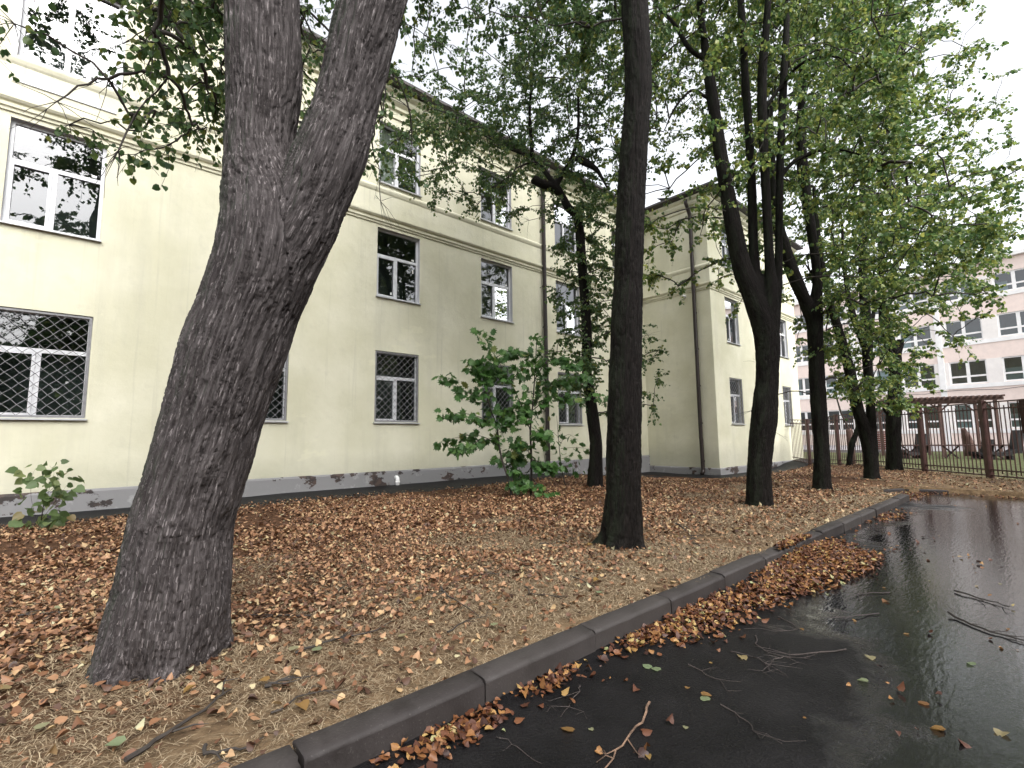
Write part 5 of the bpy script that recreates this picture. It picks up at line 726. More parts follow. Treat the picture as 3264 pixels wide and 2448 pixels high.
  (13.42,3.11,10.87,0.6,114), (12.48,4.33,14.79,0.59,120), (15.53,6.16,15.87,0.46,70), (17.44,4.49,14.25,0.38,51), (14.47,0.53,8.67,0.52,76), (13.06,6.09,11.79,0.42,63), (16.7,3.53,13.53,0.48,90), (14.86,5.55,14.83,0.55,76), (15.71,1.15,6.47,0.34,42), (15.47,3.64,13.87,0.46,68), (16.09,6.06,16.85,0.54,98), (12.88,2.28,11.91,0.36,58),
  (13.3,2.11,10.06,0.36,45), (13.88,2.85,11.68,0.33,46), (12.83,4.14,10.06,0.45,66), (11.83,5.93,13.18,0.46,72), (12.44,1.84,9.65,0.47,81), (11.28,2.76,10.84,0.53,96), (15.97,3.04,2.96,0.46,80), (15,2.78,2.81,0.32,48), (13.81,7.54,15.73,0.4,60), (13.86,5.47,13.39,0.53,102), (16.71,3.51,13.01,0.59,113), (16.21,1,4.82,0.35,47),
  (15.12,3.54,14.56,0.54,90), (14.87,5.97,15.81,0.5,95), (16.42,3.73,15.06,0.55,77), (14.78,1.4,6.06,0.54,80), (14.11,2.43,12.86,0.4,68), (14.58,1.87,12.03,0.48,81), (13.65,3.24,11.83,0.49,68), (16.38,3.49,15.06,0.59,83), (15.62,0.93,4.25,0.32,39), (14.24,1.45,6.26,0.37,63), (12.63,4.89,13.69,0.49,64), (14.43,2.82,12.85,0.32,33),
  (16.31,3.02,14.39,0.38,66), (15.49,0.97,6.45,0.37,60), (15.42,2.03,11.97,0.58,95), (14.86,3.86,3.85,0.5,74), (14.55,0.99,6.01,0.36,59), (13.66,2.66,11.48,0.54,72), (15.39,2.32,13.68,0.6,120), (15.1,0.81,6.56,0.49,76), (14.63,4.12,3.75,0.39,54), (15.63,1.15,6.43,0.45,80), (15.23,5.73,9.69,0.46,68), (15.49,3.77,3.22,0.36,42),
  (15.91,3.3,13.72,0.57,85), (15.04,2.09,10.48,0.36,55), (15.12,0.77,4.68,0.37,56), (15.38,0.72,6.33,0.49,67), (13.41,7.69,13.99,0.44,57), (14.05,3.33,4.55,0.44,67), (12.17,3.25,8.17,0.37,43), (14.78,3.35,6.51,0.48,69), (13.17,4.28,13.55,0.33,36), (15.62,0.75,4.95,0.52,98), (14.81,4.5,14.65,0.38,62), (14.08,6.4,12.93,0.41,49),
  (14.74,3.52,2.95,0.47,67), (15.9,2.8,2.79,0.6,108), (14.81,5.88,11.48,0.45,56), (13.23,1.65,11.41,0.59,90), (11.97,1.61,8.91,0.55,101), (15.79,7.22,14.15,0.34,38), (13.39,7.65,13.32,0.48,63),
 ],
 'lime4': [
  (17.44,3.21,19.91,0.72,120), (20.4,6.52,9.84,0.44,68), (18.57,4.16,8.85,0.41,62), (16.04,6.01,12.16,0.53,91), (18.85,4.56,8.67,0.49,77), (16.97,2.81,4.79,0.53,88), (15.54,4.41,7.58,0.35,50), (20.44,5.48,14.53,0.39,53), (18.99,6.94,7.67,0.43,70), (16.92,6.76,10.83,0.35,52), (16.28,5.39,10.58,0.48,73), (20.33,5.22,16.08,0.38,52),
  (19.35,3.33,9.47,0.4,49), (17.4,3.67,12.6,0.43,75), (19.21,7.23,15.98,0.52,100), (18.09,4.36,12.03,0.57,104), (19.98,5.54,6.27,0.58,83), (19.14,4.99,9.82,0.54,89), (18.68,2.56,13.94,0.55,90), (19.1,2.99,5.05,0.46,69), (20.84,4.34,13.19,0.41,67), (19.39,6.35,12.25,0.49,84), (17.73,4.2,8.76,0.34,44), (17.21,2.63,5.5,0.51,96),
  (19.08,3.95,11.36,0.58,113), (15.49,3.03,10.17,0.54,100), (19.63,3.44,4.2,0.44,54), (17.8,6.37,12.32,0.39,66), (20.17,3.68,7.58,0.45,59), (17.63,5.22,5.08,0.34,39), (19.77,0.69,10.94,0.46,70), (15.35,4.59,13.09,0.33,38), (19.33,3.15,11.13,0.39,63), (19.45,2.4,13.78,0.52,72), (17.4,2.26,3.73,0.35,44), (17.87,2.57,10.91,0.41,57),
  (16.91,6.34,9.16,0.36,59), (18.68,7.29,15.49,0.42,75), (20.86,3.9,13.28,0.44,57), (18.39,3.92,12.22,0.46,72), (16.99,3.55,19.19,0.78,120), (19.7,1.83,14.41,0.56,113), (20.35,4.57,10.21,0.57,87), (19.67,2.28,6.81,0.36,40), (18.82,2.1,4.56,0.33,52), (16.24,2.84,13.91,0.53,71), (17.71,3.54,5.6,0.39,51), (18.32,6.14,15.51,0.47,67),
  (18.1,1.99,5.06,0.59,118), (18.74,4.48,16.63,0.34,55), (19.85,2.71,14.16,0.38,43), (17.67,6.9,12.24,0.5,96), (20.42,3.13,16.32,0.43,71), (18.62,2.29,6.1,0.34,43), (20.52,5.61,10.63,0.48,79), (17.84,6.51,10.74,0.48,75), (19.97,5.1,9.48,0.33,40), (20.8,6.52,13.37,0.47,65), (20.4,1.78,7.76,0.38,56), (17.48,0.79,13.42,0.4,63),
  (18.05,1.17,11.6,0.57,100), (15.91,2.98,11.64,0.47,60), (18.67,1.84,8.85,0.52,88), (20.53,5.61,13.63,0.49,69), (20.38,1.82,10.19,0.43,72), (17.25,1.18,10.26,0.57,93), (18.74,6.26,9.69,0.4,50), (20.99,5.5,7.48,0.49,73), (17.38,4.21,8.65,0.52,102), (16.45,5.51,14.18,0.32,48), (18.05,4.33,11.42,0.43,74), (19.49,3.81,16.46,0.34,52),
  (18.98,6.18,6.6,0.5,66), (17.03,4.71,14.44,0.53,91), (16.3,1.27,12.15,0.56,102), (16.99,2.98,7.16,0.38,42), (20.07,3.61,10.08,0.51,76), (17.55,2.92,19.72,0.9,120), (18.01,3.43,14.55,0.57,107), (21,6.19,11.67,0.53,97), (20.81,3.31,15.99,0.47,68), (16.28,6.18,14.43,0.42,53), (18.19,2.67,4.51,0.46,68), (18.96,1.04,15.08,0.59,103),
  (19.04,6.55,8.31,0.36,48), (17.89,2.19,14.89,0.33,41), (15.79,3.23,16.89,0.57,120), (16.63,1.65,6.92,0.38,63), (19.04,3.83,4.85,0.5,67), (19.92,4.53,17.41,0.33,39), (21.26,4.93,10.44,0.46,88), (17.47,3.15,4.58,0.36,48), (18.32,5.9,11.81,0.34,39), (18.9,2.34,12.42,0.35,49), (19.71,4.03,4.64,0.57,116), (19.61,3.98,11.08,0.52,72),
  (19.03,5.39,14.9,0.34,38), (20.96,4.41,10.91,0.35,39), (19.34,3.48,6.4,0.54,72), (20.57,6.11,13.33,0.39,51), (18.99,1.4,11.15,0.54,79), (17.91,3.43,14.67,0.52,102), (18.16,6.88,10.81,0.5,66), (17.6,6.07,10.93,0.45,72), (18.19,2.21,4.07,0.46,59), (17.38,1.86,11.56,0.42,64), (17.26,3.3,4.75,0.39,58), (20.34,3.09,10.84,0.39,48),
  (16.06,1.52,14.37,0.75,120), (18.09,4.28,15.6,0.53,100), (20.18,5.91,9.09,0.39,65), (18.43,2.62,3.88,0.5,78), (18.38,4.34,5.6,0.34,52), (18.2,3.48,8.85,0.57,92), (19.74,3.85,15.52,0.34,54), (17.05,5.54,8.72,0.45,75), (19.02,4.39,12.4,0.48,80), (19.35,2.08,7.85,0.4,61), (18.03,6.91,15.57,0.47,60), (18.21,3.21,15.11,0.58,120),
  (17.73,4.05,12,0.53,105), (18.22,3.87,12.72,0.58,101), (15.28,4.09,10.41,0.57,89), (20.35,1.1,14.48,0.34,42), (16.13,4.14,6.97,0.38,56), (20.49,5.05,8.46,0.54,89), (19.35,3.16,7.61,0.6,93), (21.42,2.99,14.32,0.42,50), (18.53,3.27,2.63,0.59,102), (18.27,4.34,18.2,0.69,120), (16.39,4.16,12.47,0.57,97), (19.2,5.95,12.22,0.33,50),
  (17.89,4.94,10.34,0.43,68), (17,2.83,4.56,0.35,53), (18.23,6.98,10.66,0.52,72), (18.43,1.93,9.63,0.6,99), (19.1,3.94,3.31,0.32,34), (20.93,4.3,10.07,0.5,94), (19.88,3.41,4.47,0.35,47), (21.74,3.19,12.77,0.58,115), (18.8,2.59,8.26,0.55,84), (15.94,5.01,16.65,0.67,120), (18.98,3.71,19.69,0.57,120), (18.59,2.7,3.88,0.37,60),
  (21.01,4.22,15.31,0.44,62), (16.94,4.26,12.81,0.43,64), (16.35,4.56,15.22,0.49,77), (18.28,3.88,2.9,0.33,42), (18.8,4.87,7.34,0.56,83), (16.82,6.6,15.18,0.55,92), (21.07,5.44,8.47,0.33,45), (17.6,2.59,4.68,0.35,45), (15,3.25,11.63,0.52,74), (17.76,3.45,5.56,0.47,70), (18.33,3.95,2.97,0.37,56), (19.56,4,7.82,0.41,50),
  (15.28,4.87,12.1,0.38,61), (18.36,5.9,11.36,0.56,84), (17.61,2.69,3.56,0.58,115), (16.69,1.56,16.76,0.81,120), (16.01,1.37,13.02,0.54,108), (15.61,2.74,8.76,0.33,35), (20.05,2.41,11.53,0.59,97), (17.41,3.02,5.05,0.32,44), (16.25,3.17,10.83,0.55,113), (19.45,5.28,9.45,0.42,61), (20.09,3.93,6.95,0.53,91), (19.53,6.59,16.02,0.54,73),
  (17,5.26,9.83,0.4,56), (18.63,2.62,10.08,0.35,39), (17.79,4.13,9.7,0.44,61), (15.49,6.01,12.89,0.36,57), (18.14,3.69,4.47,0.46,74), (18.62,4.1,4.24,0.53,74), (18.76,2.98,3.32,0.56,111), (20.71,3.01,11.13,0.53,73), (18.77,4.54,4.23,0.54,99), (19.73,4.54,9.92,0.35,39), (16.76,4.95,9.63,0.55,97), (19.03,5.12,10.6,0.54,96),
  (20.85,3.17,16.54,0.54,84), (18.91,2.16,13.07,0.37,48), (16.27,5.26,14.09,0.49,79), (17.74,2.07,18.43,0.7,120), (16.46,4.25,17.3,0.76,120), (19.14,3.92,16.13,0.47,73), (16.53,3.08,13.02,0.45,75), (20.02,1.04,10.49,0.52,103), (18.94,3.19,13.01,0.55,86), (17.25,2.45,13.71,0.33,49), (18.78,3.57,17.77,0.68,120), (20.43,5.97,12.53,0.35,40),
  (17.6,3.5,12.07,0.51,93), (21.52,4.05,10.31,0.55,101), (18.95,5.33,14.03,0.46,60), (21.21,2.39,10.97,0.44,53), (18.81,2.45,13.44,0.54,92), (17.43,7.39,13.31,0.43,51), (21.48,3.02,13.12,0.41,70), (20.38,1.98,9.47,0.37,61), (19.44,3.66,9.4,0.58,116), (20.66,3.73,15.95,0.38,51), (15.8,2.29,13.21,0.37,55), (19.44,3.3,13.4,0.5,86),
  (18.57,3.53,11.61,0.33,46), (16.87,3.73,12.42,0.42,73), (19.07,3.91,7.44,0.42,60), (19.46,3.67,10.38,0.45,73), (20.72,4.82,11.04,0.38,51), (19.94,4.3,15.02,0.39,60), (18.39,5.93,14.52,0.6,115), (15.64,5.49,11.47,0.36,45), (19.08,4.83,17.62,0.57,87), (19.85,1.08,15.09,0.43,60), (17.6,1.58,15.56,0.84,120), (19.38,4.21,10.61,0.44,58),
  (18.77,4.23,6.39,0.48,69), (16.48,2.01,12.73,0.36,41), (19.16,2.83,9.99,0.56,95), (18.48,2.12,10.34,0.38,63), (15.34,5.4,12.42,0.6,108), (21.38,5.29,14.56,0.57,113), (18.05,7.49,11.44,0.54,108), (17.59,4.53,18.65,0.88,120), (18.52,2.71,15.71,0.41,67), (21.28,4.32,8.44,0.4,67), (19.56,3.63,12.67,0.41,51), (18.19,3.22,11.57,0.52,95),
  (19.17,2.02,16.68,0.81,120), (18.28,3.75,13.13,0.52,81), (17.71,6.11,17.15,0.42,59), (17.1,3.05,15.1,0.36,61), (16.26,5.65,13.79,0.47,85), (16.3,4.3,17.39,0.69,120), (18.64,2.79,10.93,0.34,52), (20.06,5.34,12.7,0.59,126), (15.81,6,12.65,0.54,81), (18.36,3.33,15.51,0.57,86), (19.19,7.19,14.73,0.34,37), (19.1,5.19,14.41,0.42,74),
  (18.6,4.1,4.91,0.45,75), (18.55,4.28,3.61,0.39,51), (16.46,5.95,15.22,0.49,88), (17.96,4.58,4.65,0.41,48), (15.83,2.17,15.82,0.66,120), (18.67,1.6,16.88,0.68,120), (18.56,5.67,13.67,0.37,59), (17.66,3.85,7.5,0.57,115), (18.64,2.74,14.84,0.41,58), (17.18,3.26,3.51,0.48,85), (15.67,3.71,14.85,0.55,84), (18.65,4.09,3.97,0.5,73),
  (19.3,2.92,3.49,0.6,99), (17.21,1.33,8.13,0.38,62), (17.08,2.5,16.26,0.78,120), (19.26,4.14,15.58,0.53,79), (18.06,2.33,17.51,0.68,120), (18.21,4.71,19.97,0.59,120), (19.37,4.37,3.72,0.48,85), (19.53,4.24,14.38,0.56,111), (17.07,2.01,18.28,0.7,120), (19.18,4.03,15.2,0.43,69), (19.47,2.97,14.25,0.43,55), (16.07,4.28,14.4,0.49,75),
  (16.83,4.48,17.25,0.81,120), (17.86,1.48,6.63,0.5,98), (16.46,3.7,6.66,0.43,63), (18.85,4.12,10.53,0.52,73), (18.96,4.45,4.92,0.35,41), (18.47,3.6,15.76,0.45,78), (17.85,2.61,13.67,0.47,82), (17.8,3.71,2.84,0.56,77), (18.18,4.79,13.85,0.44,59), (17.7,4.42,15.81,0.49,64), (19.16,4.02,3.01,0.46,62), (17.22,3.46,3.06,0.46,68),
  (17.7,4.12,3.94,0.37,58), (18.64,5.52,4.48,0.5,73), (20.11,3.22,14.33,0.36,57), (19.13,1.17,12.25,0.45,67), (18.12,2.24,16.77,0.8,120), (17.8,3.47,2.49,0.47,82), (18.2,2.3,18.43,0.66,120), (17.42,5.97,17.01,0.48,75), (19.87,3.56,15.24,0.58,113), (18.22,4.33,10.83,0.53,85), (18.97,5.47,12.16,0.57,97), (19.04,5.08,11.19,0.4,68),
  (19.12,1.04,6.97,0.47,77), (17.84,0.8,8.68,0.37,44), (17.28,6.17,15.72,0.45,70), (18.99,3.21,2.48,0.43,68), (16.18,1.36,14.01,0.69,120), (18.31,3.85,15.3,0.39,65), (18.88,4.17,20.22,0.67,120), (18.12,4.39,19.75,0.69,120), (18.98,6.61,6.07,0.44,64), (16.31,5.39,9.71,0.38,45), (17.23,5.68,15.88,0.59,98), (16.07,2.99,14.74,0.58,102),
  (16.18,4.25,16.47,0.69,120), (20.96,1.73,10.56,0.49,67), (17.68,4.08,7.07,0.35,40), (20.15,3.07,19.02,0.89,120), (19.75,3.3,3.35,0.45,60), (18.17,2.24,19,0.69,120), (16.78,6.17,15.93,0.6,110), (19.35,3.18,19.02,0.57,120), (19.97,2.84,12.74,0.55,85), (18.37,4.4,4.1,0.5,72), (17.02,2.72,17.1,0.83,120), (16.65,4.86,17.06,0.62,120),
  (18.46,1.23,17.22,0.62,120), (15.33,3.61,12.59,0.35,38), (17.64,6.64,17.61,0.57,93), (16.66,5.66,18.17,0.63,120), (19.39,1.82,16.65,0.78,120), (16.51,3.04,16.55,0.75,120), (15.97,2.75,15.65,0.89,120), (18.97,4.51,19.94,0.64,120), (17.04,4.12,17.73,0.8,120), (17.65,2.8,17.88,0.78,120), (16.94,2.2,16.52,0.77,120), (18.7,3.89,16.49,0.54,75),
  (17.66,2.28,19.14,0.62,120), (18.51,1.16,15.72,0.66,120), (16.09,3.52,16.38,0.71,120), (15.86,3.28,16.88,0.76,120), (17.81,4.24,18.31,0.74,120), (18.43,1.63,16.93,0.72,120), (18.57,2.14,16.55,0.76,120), (19.56,2.55,18.5,0.58,120), (17.61,2.4,17.98,0.63,120), (19.34,3.45,18.13,0.86,120), (19.26,1.35,16.97,0.56,120), (17.61,7.36,8.88,0.35,55),
  (18.6,2.35,17.82,0.62,120), (16.52,6.18,15.94,0.48,64), (17.96,5.54,4.75,0.47,67), (19.59,1.63,17.13,0.83,120), (16.12,3.57,18.15,0.65,120), (15.95,4.27,16.18,0.64,120), (16.87,1.84,16.38,0.86,120), (17.96,5.29,19.61,0.66,120), (15.76,5.29,12.58,0.37,53), (17.3,3.33,18.49,0.74,120), (18.24,2.61,18.02,0.71,120), (18.24,1.14,16.96,0.84,120),
  (17.01,6.52,13.6,0.38,46), (18.96,3.94,20.38,0.64,120), (19.48,1.61,6.18,0.56,81), (17.39,4.06,17.78,0.73,120), (18.99,2.4,3.02,0.4,65), (17.82,1.51,15.97,0.58,120), (16.96,5.79,18.32,0.86,120), (18.91,2.16,19.19,0.6,120), (17.31,2.72,15.8,0.76,120), (16.99,3.62,18.67,0.88,120), (18.45,5.23,19.44,0.64,120), (18.41,4.11,18.69,0.79,120),
  (19.85,1.17,7.84,0.51,68), (18.83,1.34,17.28,0.66,120), (18.38,2,18.87,0.68,120), (16.54,1.33,14.9,0.78,120), (19.62,4.95,19.21,0.56,120), (18.17,2.86,19.36,0.84,120), (17.88,4.68,4.02,0.46,86), (17.36,0.68,15.2,0.59,120), (18.63,6.39,10.42,0.33,53), (18.47,2.38,16.47,0.67,120), (17.04,3.59,16.79,0.57,120), (17.9,3.95,18.84,0.78,120),
  (16.81,4.05,17.98,0.75,120), (16.95,4.98,19.23,0.7,120), (17.6,2.2,17.8,0.63,120), (19.35,1.59,17.17,0.78,120), (16.41,4.46,17.1,0.78,120), (18.49,2.08,16.59,0.83,120), (18.17,4.19,18,0.74,120), (18.19,2.85,2.46,0.53,105), (18.56,0.77,7.94,0.59,85), (16.35,3.08,16.63,0.88,120), (18.7,2.4,17.05,0.85,120), (16.9,2.06,14.98,0.82,120),
  (17.75,3.66,16.77,0.84,120), (19.32,4.7,19.62,0.88,120), (19.52,3.47,19.9,0.77,120), (16.87,2.44,18.63,0.73,120), (17.85,1.83,16.16,0.83,120), (17.82,1.01,16.13,0.88,120), (17.12,1.94,16.4,0.89,120), (15.95,3.22,16.21,0.88,120), (17.85,3.83,18.17,0.59,120), (17.6,0.91,16.06,0.56,120), (16.71,4.11,19.27,0.64,120), (19.85,1.9,17.67,0.73,120),
  (18.51,2.2,16.77,0.67,120), (16.54,4.66,17.18,0.69,120), (16.53,2.16,17.44,0.89,120), (19.17,2.56,18.96,0.68,120), (15.78,3.27,16.62,0.59,120), (18.26,3.08,17.6,0.71,120), (17.71,2.29,17.19,0.77,120), (15.41,3.55,15.55,0.71,120), (16.38,3.15,15.59,0.7,120), (17,3.49,18.06,0.75,120), (17.15,5.36,18.38,0.62,120), (17.46,2.23,18.39,0.63,120),
  (17.75,0.84,15.29,0.66,120), (18,2.83,18.41,0.76,120), (18.65,5.2,19.13,0.78,120), (18.06,2.69,16.45,0.68,120), (16.37,4.43,17.45,0.76,120), (16.83,5.3,18.52,0.68,120), (16.52,5.08,17.45,0.84,120), (17.62,5.3,18.36,0.57,120), (20.06,4.34,19.1,0.56,120), (18.7,3.25,2.45,0.4,52), (16.37,5.39,17.82,0.8,120), (16.08,2.13,15.51,0.68,120),
  (19.67,1.71,17.86,0.77,120), (18.15,3.07,18.92,0.64,120), (18.39,5.64,18.74,0.77,120), (20.04,3.46,19.06,0.57,120), (18.04,7.08,14.07,0.33,45), (18.61,0.94,7.11,0.47,81), (18.23,4.46,3.3,0.33,39), (16.43,1.27,13.09,0.33,47), (18.12,4.4,3.03,0.52,92), (18.83,0.33,13.73,0.33,42), (18.84,3.32,3.15,0.59,92),
 ],
 'lime5': [
  (25.47,5.13,11.78,0.52,87), (21.19,3.36,8.54,0.55,102), (26.19,4.09,7.16,0.42,52), (25.99,4.56,11.47,0.33,49), (20.44,4.5,14.84,0.48,83), (21.54,5.81,14,0.5,71), (21.91,5.3,11.3,0.47,79), (21.98,5.4,10.35,0.59,124), (21.45,4.4,7.54,0.34,37), (23.25,4.06,13.41,0.48,74), (23.38,5.33,12.51,0.51,92), (23.24,3.23,7.76,0.45,57),
  (22.69,3.86,13.9,0.4,57), (25.61,1.59,13.28,0.43,55), (25.56,3.66,14.68,0.56,88), (25.31,2.63,12.71,0.34,38), (25.12,4.52,8.79,0.51,94), (22.01,7.44,11.21,0.43,62), (23.05,2.09,14.45,0.33,51), (23.3,1.31,14.38,0.35,44), (20.41,4.32,15.35,0.33,42), (23.74,2.89,16.14,0.5,89), (23.38,2.7,10.41,0.4,70), (22.47,2.18,16.03,0.47,75),
  (22.01,5.17,12.78,0.48,74), (20.09,3.82,12.88,0.35,49), (23.04,1.26,10.08,0.48,85), (20.94,3.96,16.44,0.58,90), (26.33,3.37,14.88,0.36,52), (25.72,7.11,13.44,0.49,93), (24.54,6.34,15.34,0.45,73), (22.58,5.85,10.62,0.57,87), (22.4,1.11,12.63,0.44,65), (21.46,2.6,15.97,0.37,45), (24.19,2.38,10.42,0.36,46), (21.34,4.89,13.87,0.47,84),
  (26.24,2.54,7.76,0.58,110), (25.82,1.72,11.12,0.42,72), (23.43,2.98,16.47,0.54,78), (26.99,4.16,13.6,0.52,104), (23.43,5.15,7.47,0.44,74), (22,6.25,10.16,0.54,110), (23.67,3.4,14.52,0.59,111), (21.68,4.7,7.45,0.45,70), (26.49,3.7,12.36,0.39,45), (23.55,5.31,16.34,0.33,42), (23.9,3.03,20.51,0.67,120), (25.76,2.03,10.08,0.36,56),
  (26.34,3.15,12.33,0.52,95), (26.32,3.33,14.49,0.57,78), (22.45,4.11,18.55,0.55,88), (23.97,1.98,5.99,0.44,76), (20.19,3.07,12.27,0.42,64), (25.13,4.92,14.81,0.58,88), (24.23,2.67,14.04,0.34,52), (24.02,5.53,13.93,0.36,56), (22.92,2.69,16.92,0.49,68), (20.87,5.84,15.09,0.59,89), (24.36,6.97,12.49,0.43,53), (25.17,3.22,11.59,0.47,80),
  (22.25,5.23,7.37,0.36,57), (22.22,5.51,15.52,0.54,106), (23.61,4.45,17.75,0.32,40), (26.03,4.35,6.57,0.6,102), (23.1,4.65,8.43,0.52,87), (23.91,3.26,13.48,0.44,57), (26.33,4.12,9.88,0.57,110), (23.5,4.65,12.49,0.49,87), (25.11,3.54,6.66,0.36,48), (22.85,2.29,15.75,0.4,56), (23.32,4.56,12,0.6,95), (20.96,4.93,8.68,0.34,37),
  (25.59,2.88,13.72,0.58,87), (25.34,0.74,12.78,0.45,83), (25.6,3.68,13.8,0.42,60), (22.65,2.21,11.22,0.57,114), (25.33,5.44,15.46,0.35,51), (25.12,3.9,16.44,0.58,103), (22.34,5.06,10.74,0.51,101), (24.91,3.04,16.33,0.53,75), (21.12,4.02,8.88,0.53,75), (23.85,2.54,10.29,0.53,98), (26.78,2.82,11.74,0.44,81), (20.21,4.66,8.91,0.32,48),
  (25.27,4.21,18.48,0.52,100), (26.2,4.5,8.34,0.49,94), (26.74,5.8,13.31,0.52,103), (24.25,2.14,7.47,0.54,108), (22.52,3.88,6.81,0.59,118), (24.36,5.98,9.89,0.51,81), (24.49,6.78,9.7,0.37,56), (26.12,4.18,8.74,0.33,41), (24.96,4.82,17.47,0.36,43), (23.78,2.97,20.5,0.61,120), (24.81,5.46,9.41,0.55,85), (23.05,6.5,16.43,0.38,43),
  (23.65,4.46,14.58,0.34,47), (22.93,6.29,19.04,0.55,90), (21.59,2.87,16.91,0.48,74), (22.6,5.74,18.18,0.4,53), (26.65,5.23,11.25,0.39,53), (25.57,5.46,14.76,0.55,83), (25.13,7.39,13.34,0.57,101), (22.53,3.81,4.32,0.52,83), (22.98,3.98,10.79,0.6,125), (24.98,3.83,9.25,0.59,101), (24.55,2.99,13.33,0.43,70), (21.11,1.9,16.15,0.47,79),
  (22.4,1.59,14.81,0.38,62), (21.16,3.69,10.8,0.33,46), (24.94,1.91,12.31,0.42,55), (22.06,2.54,7.3,0.5,82), (23.2,6.11,11.94,0.35,43), (23.83,3.19,19.31,0.53,82), (22.8,5.82,12.55,0.51,92), (21.59,5.36,13.88,0.55,89), (22.38,3.86,10.45,0.51,68), (20.4,2.16,11.56,0.58,102), (22.04,7.12,9.96,0.42,54), (21.38,5.17,5.99,0.51,76),
  (21.24,4.75,16.8,0.39,54), (21.16,5.88,11.48,0.48,65), (23.85,6.06,8.18,0.4,54), (22.44,5.49,9.17,0.56,117), (23.41,4.95,14.39,0.48,88), (21.52,5.09,11.78,0.57,79), (20.46,6.02,14.44,0.5,92), (24.52,3.27,13.76,0.52,78), (23.22,2.97,12.65,0.48,92), (23.19,3.91,13.18,0.33,50), (22.92,4.78,14.36,0.35,53), (23.87,2.57,12.05,0.46,60),
  (24.93,3.37,19.83,0.52,70), (23.51,6.15,18.16,0.51,98), (24.82,6.36,13.6,0.42,53), (25.42,3.49,16.28,0.53,100), (23.91,3.5,15.62,0.54,99), (23.31,5.17,15.23,0.55,81), (23.69,6.01,6.9,0.55,101), (23.34,6,18.33,0.53,105), (24.92,3.31,8.12,0.35,53), (24.6,4.43,8.85,0.57,80), (22.59,4.93,6.24,0.36,53), (26.63,3.41,11.43,0.33,46),
  (20.91,3.15,6.75,0.51,103), (23.54,0.38,9.89,0.57,93), (22.43,2.57,5.4,0.43,66), (22.2,5.23,11.17,0.35,42), (25.22,1.71,8.3,0.54,97), (21.22,2.59,6.74,0.57,87), (25.69,3.77,15.1,0.4,66), (25.9,4.52,13.77,0.51,78), (24.6,4.13,15.02,0.39,53), (26.73,3.08,16.24,0.55,76), (21.01,3.92,17.51,0.33,39), (24.33,3.7,14.95,0.44,79),
  (26.74,3.5,10.9,0.43,72), (21.55,3.4,11.7,0.43,67), (24.06,5.32,7.32,0.52,101), (23.24,1.96,8.81,0.33,38), (26.6,2.88,11.84,0.56,115), (26.25,4.64,9.74,0.38,48), (24.87,5.72,11.14,0.43,68), (23.28,3.11,19.04,0.51,82), (23.56,3.98,12.41,0.32,45), (24.45,3.36,7.41,0.51,73), (25.5,5.1,9.51,0.34,54), (25.12,1.15,9.14,0.33,35),
  (26.36,4.54,15.48,0.32,40), (25.62,2.22,16.04,0.34,37), (25.37,6.11,10.68,0.43,54), (23.33,3.33,15.44,0.37,47), (21.42,2.96,15.34,0.52,69), (21.55,2.4,13.54,0.33,41), (22.9,2.86,17.23,0.39,60), (20.96,3.97,16.21,0.59,88), (23.6,5.07,6.75,0.37,59), (25.23,4.47,8.04,0.36,46), (25.23,4.01,6.51,0.59,114), (21.83,0.87,10.79,0.57,98),
  (26.19,6.06,16.04,0.52,78), (23.56,3.65,12.04,0.38,54), (23.77,4.58,8.16,0.53,87), (25.41,1.01,10.8,0.44,82), (20.83,4.5,10.18,0.53,99), (20.37,3,11.46,0.56,84), (23.85,4.37,10.27,0.5,79), (21.06,3.79,16.89,0.38,48), (24.87,2.6,11.43,0.51,77), (24.04,7.47,14.29,0.58,95), (20.41,4.29,9.84,0.57,112), (22.91,0.49,10.17,0.6,109),
  (23.73,6.54,14.39,0.56,92), (24.38,2.6,6.78,0.57,80), (21.84,3.42,15.4,0.51,86), (26.58,4.26,10.01,0.41,52), (25.37,4.02,15.65,0.53,74), (24.11,4.2,13.06,0.6,107), (23.47,6.25,13.06,0.45,83), (23.38,5.54,9.34,0.52,93), (25.13,5.76,10.4,0.57,97), (25.28,4.01,8.2,0.32,39), (23.26,3.57,9.1,0.32,35), (22.91,6.11,9.92,0.53,95),
  (23.71,2.08,10.13,0.55,88), (25.9,3.21,9.9,0.34,51), (24.14,4.16,8.16,0.52,97), (25.14,3.96,16.19,0.52,80), (22.43,5.43,19.56,0.42,77), (24.67,5.38,17.39,0.36,43), (20.74,3.93,6.77,0.52,69), (19.94,3.53,13.92,0.36,57), (22.65,2.69,6.84,0.47,69), (23.84,1.02,8.02,0.48,74), (22.01,4.39,12.21,0.52,93), (25.6,4.17,16.56,0.39,52),
  (22.09,3.31,10.17,0.45,75), (22.95,4.69,6.78,0.48,62), (23.72,4.1,18.91,0.56,84), (21.25,5.3,16.17,0.44,53), (24.56,4.89,20.3,0.5,91), (22.1,0.82,10.17,0.36,46), (22.68,4.34,16.42,0.44,72), (22.49,5.84,18.7,0.44,73), (23.5,2.1,11.15,0.37,54), (22.77,6.15,13.35,0.37,61), (23.9,2.95,8.26,0.4,67), (22.94,2.87,7.87,0.44,68),
  (24.99,1.17,7.84,0.51,79), (25.92,4.67,10.52,0.4,49), (22.61,3.3,11.36,0.34,42), (23.13,1.93,12.25,0.54,85), (26.77,4.54,16.19,0.4,50), (26.57,2.06,12.58,0.36,44), (21.55,3.77,18.38,0.34,39), (24.16,1.2,7.94,0.42,66), (24.03,5.68,13.76,0.42,49), (20.22,4.22,14.86,0.34,36), (25.7,3.87,11.62,0.57,89), (22.93,3.07,8.24,0.37,57),
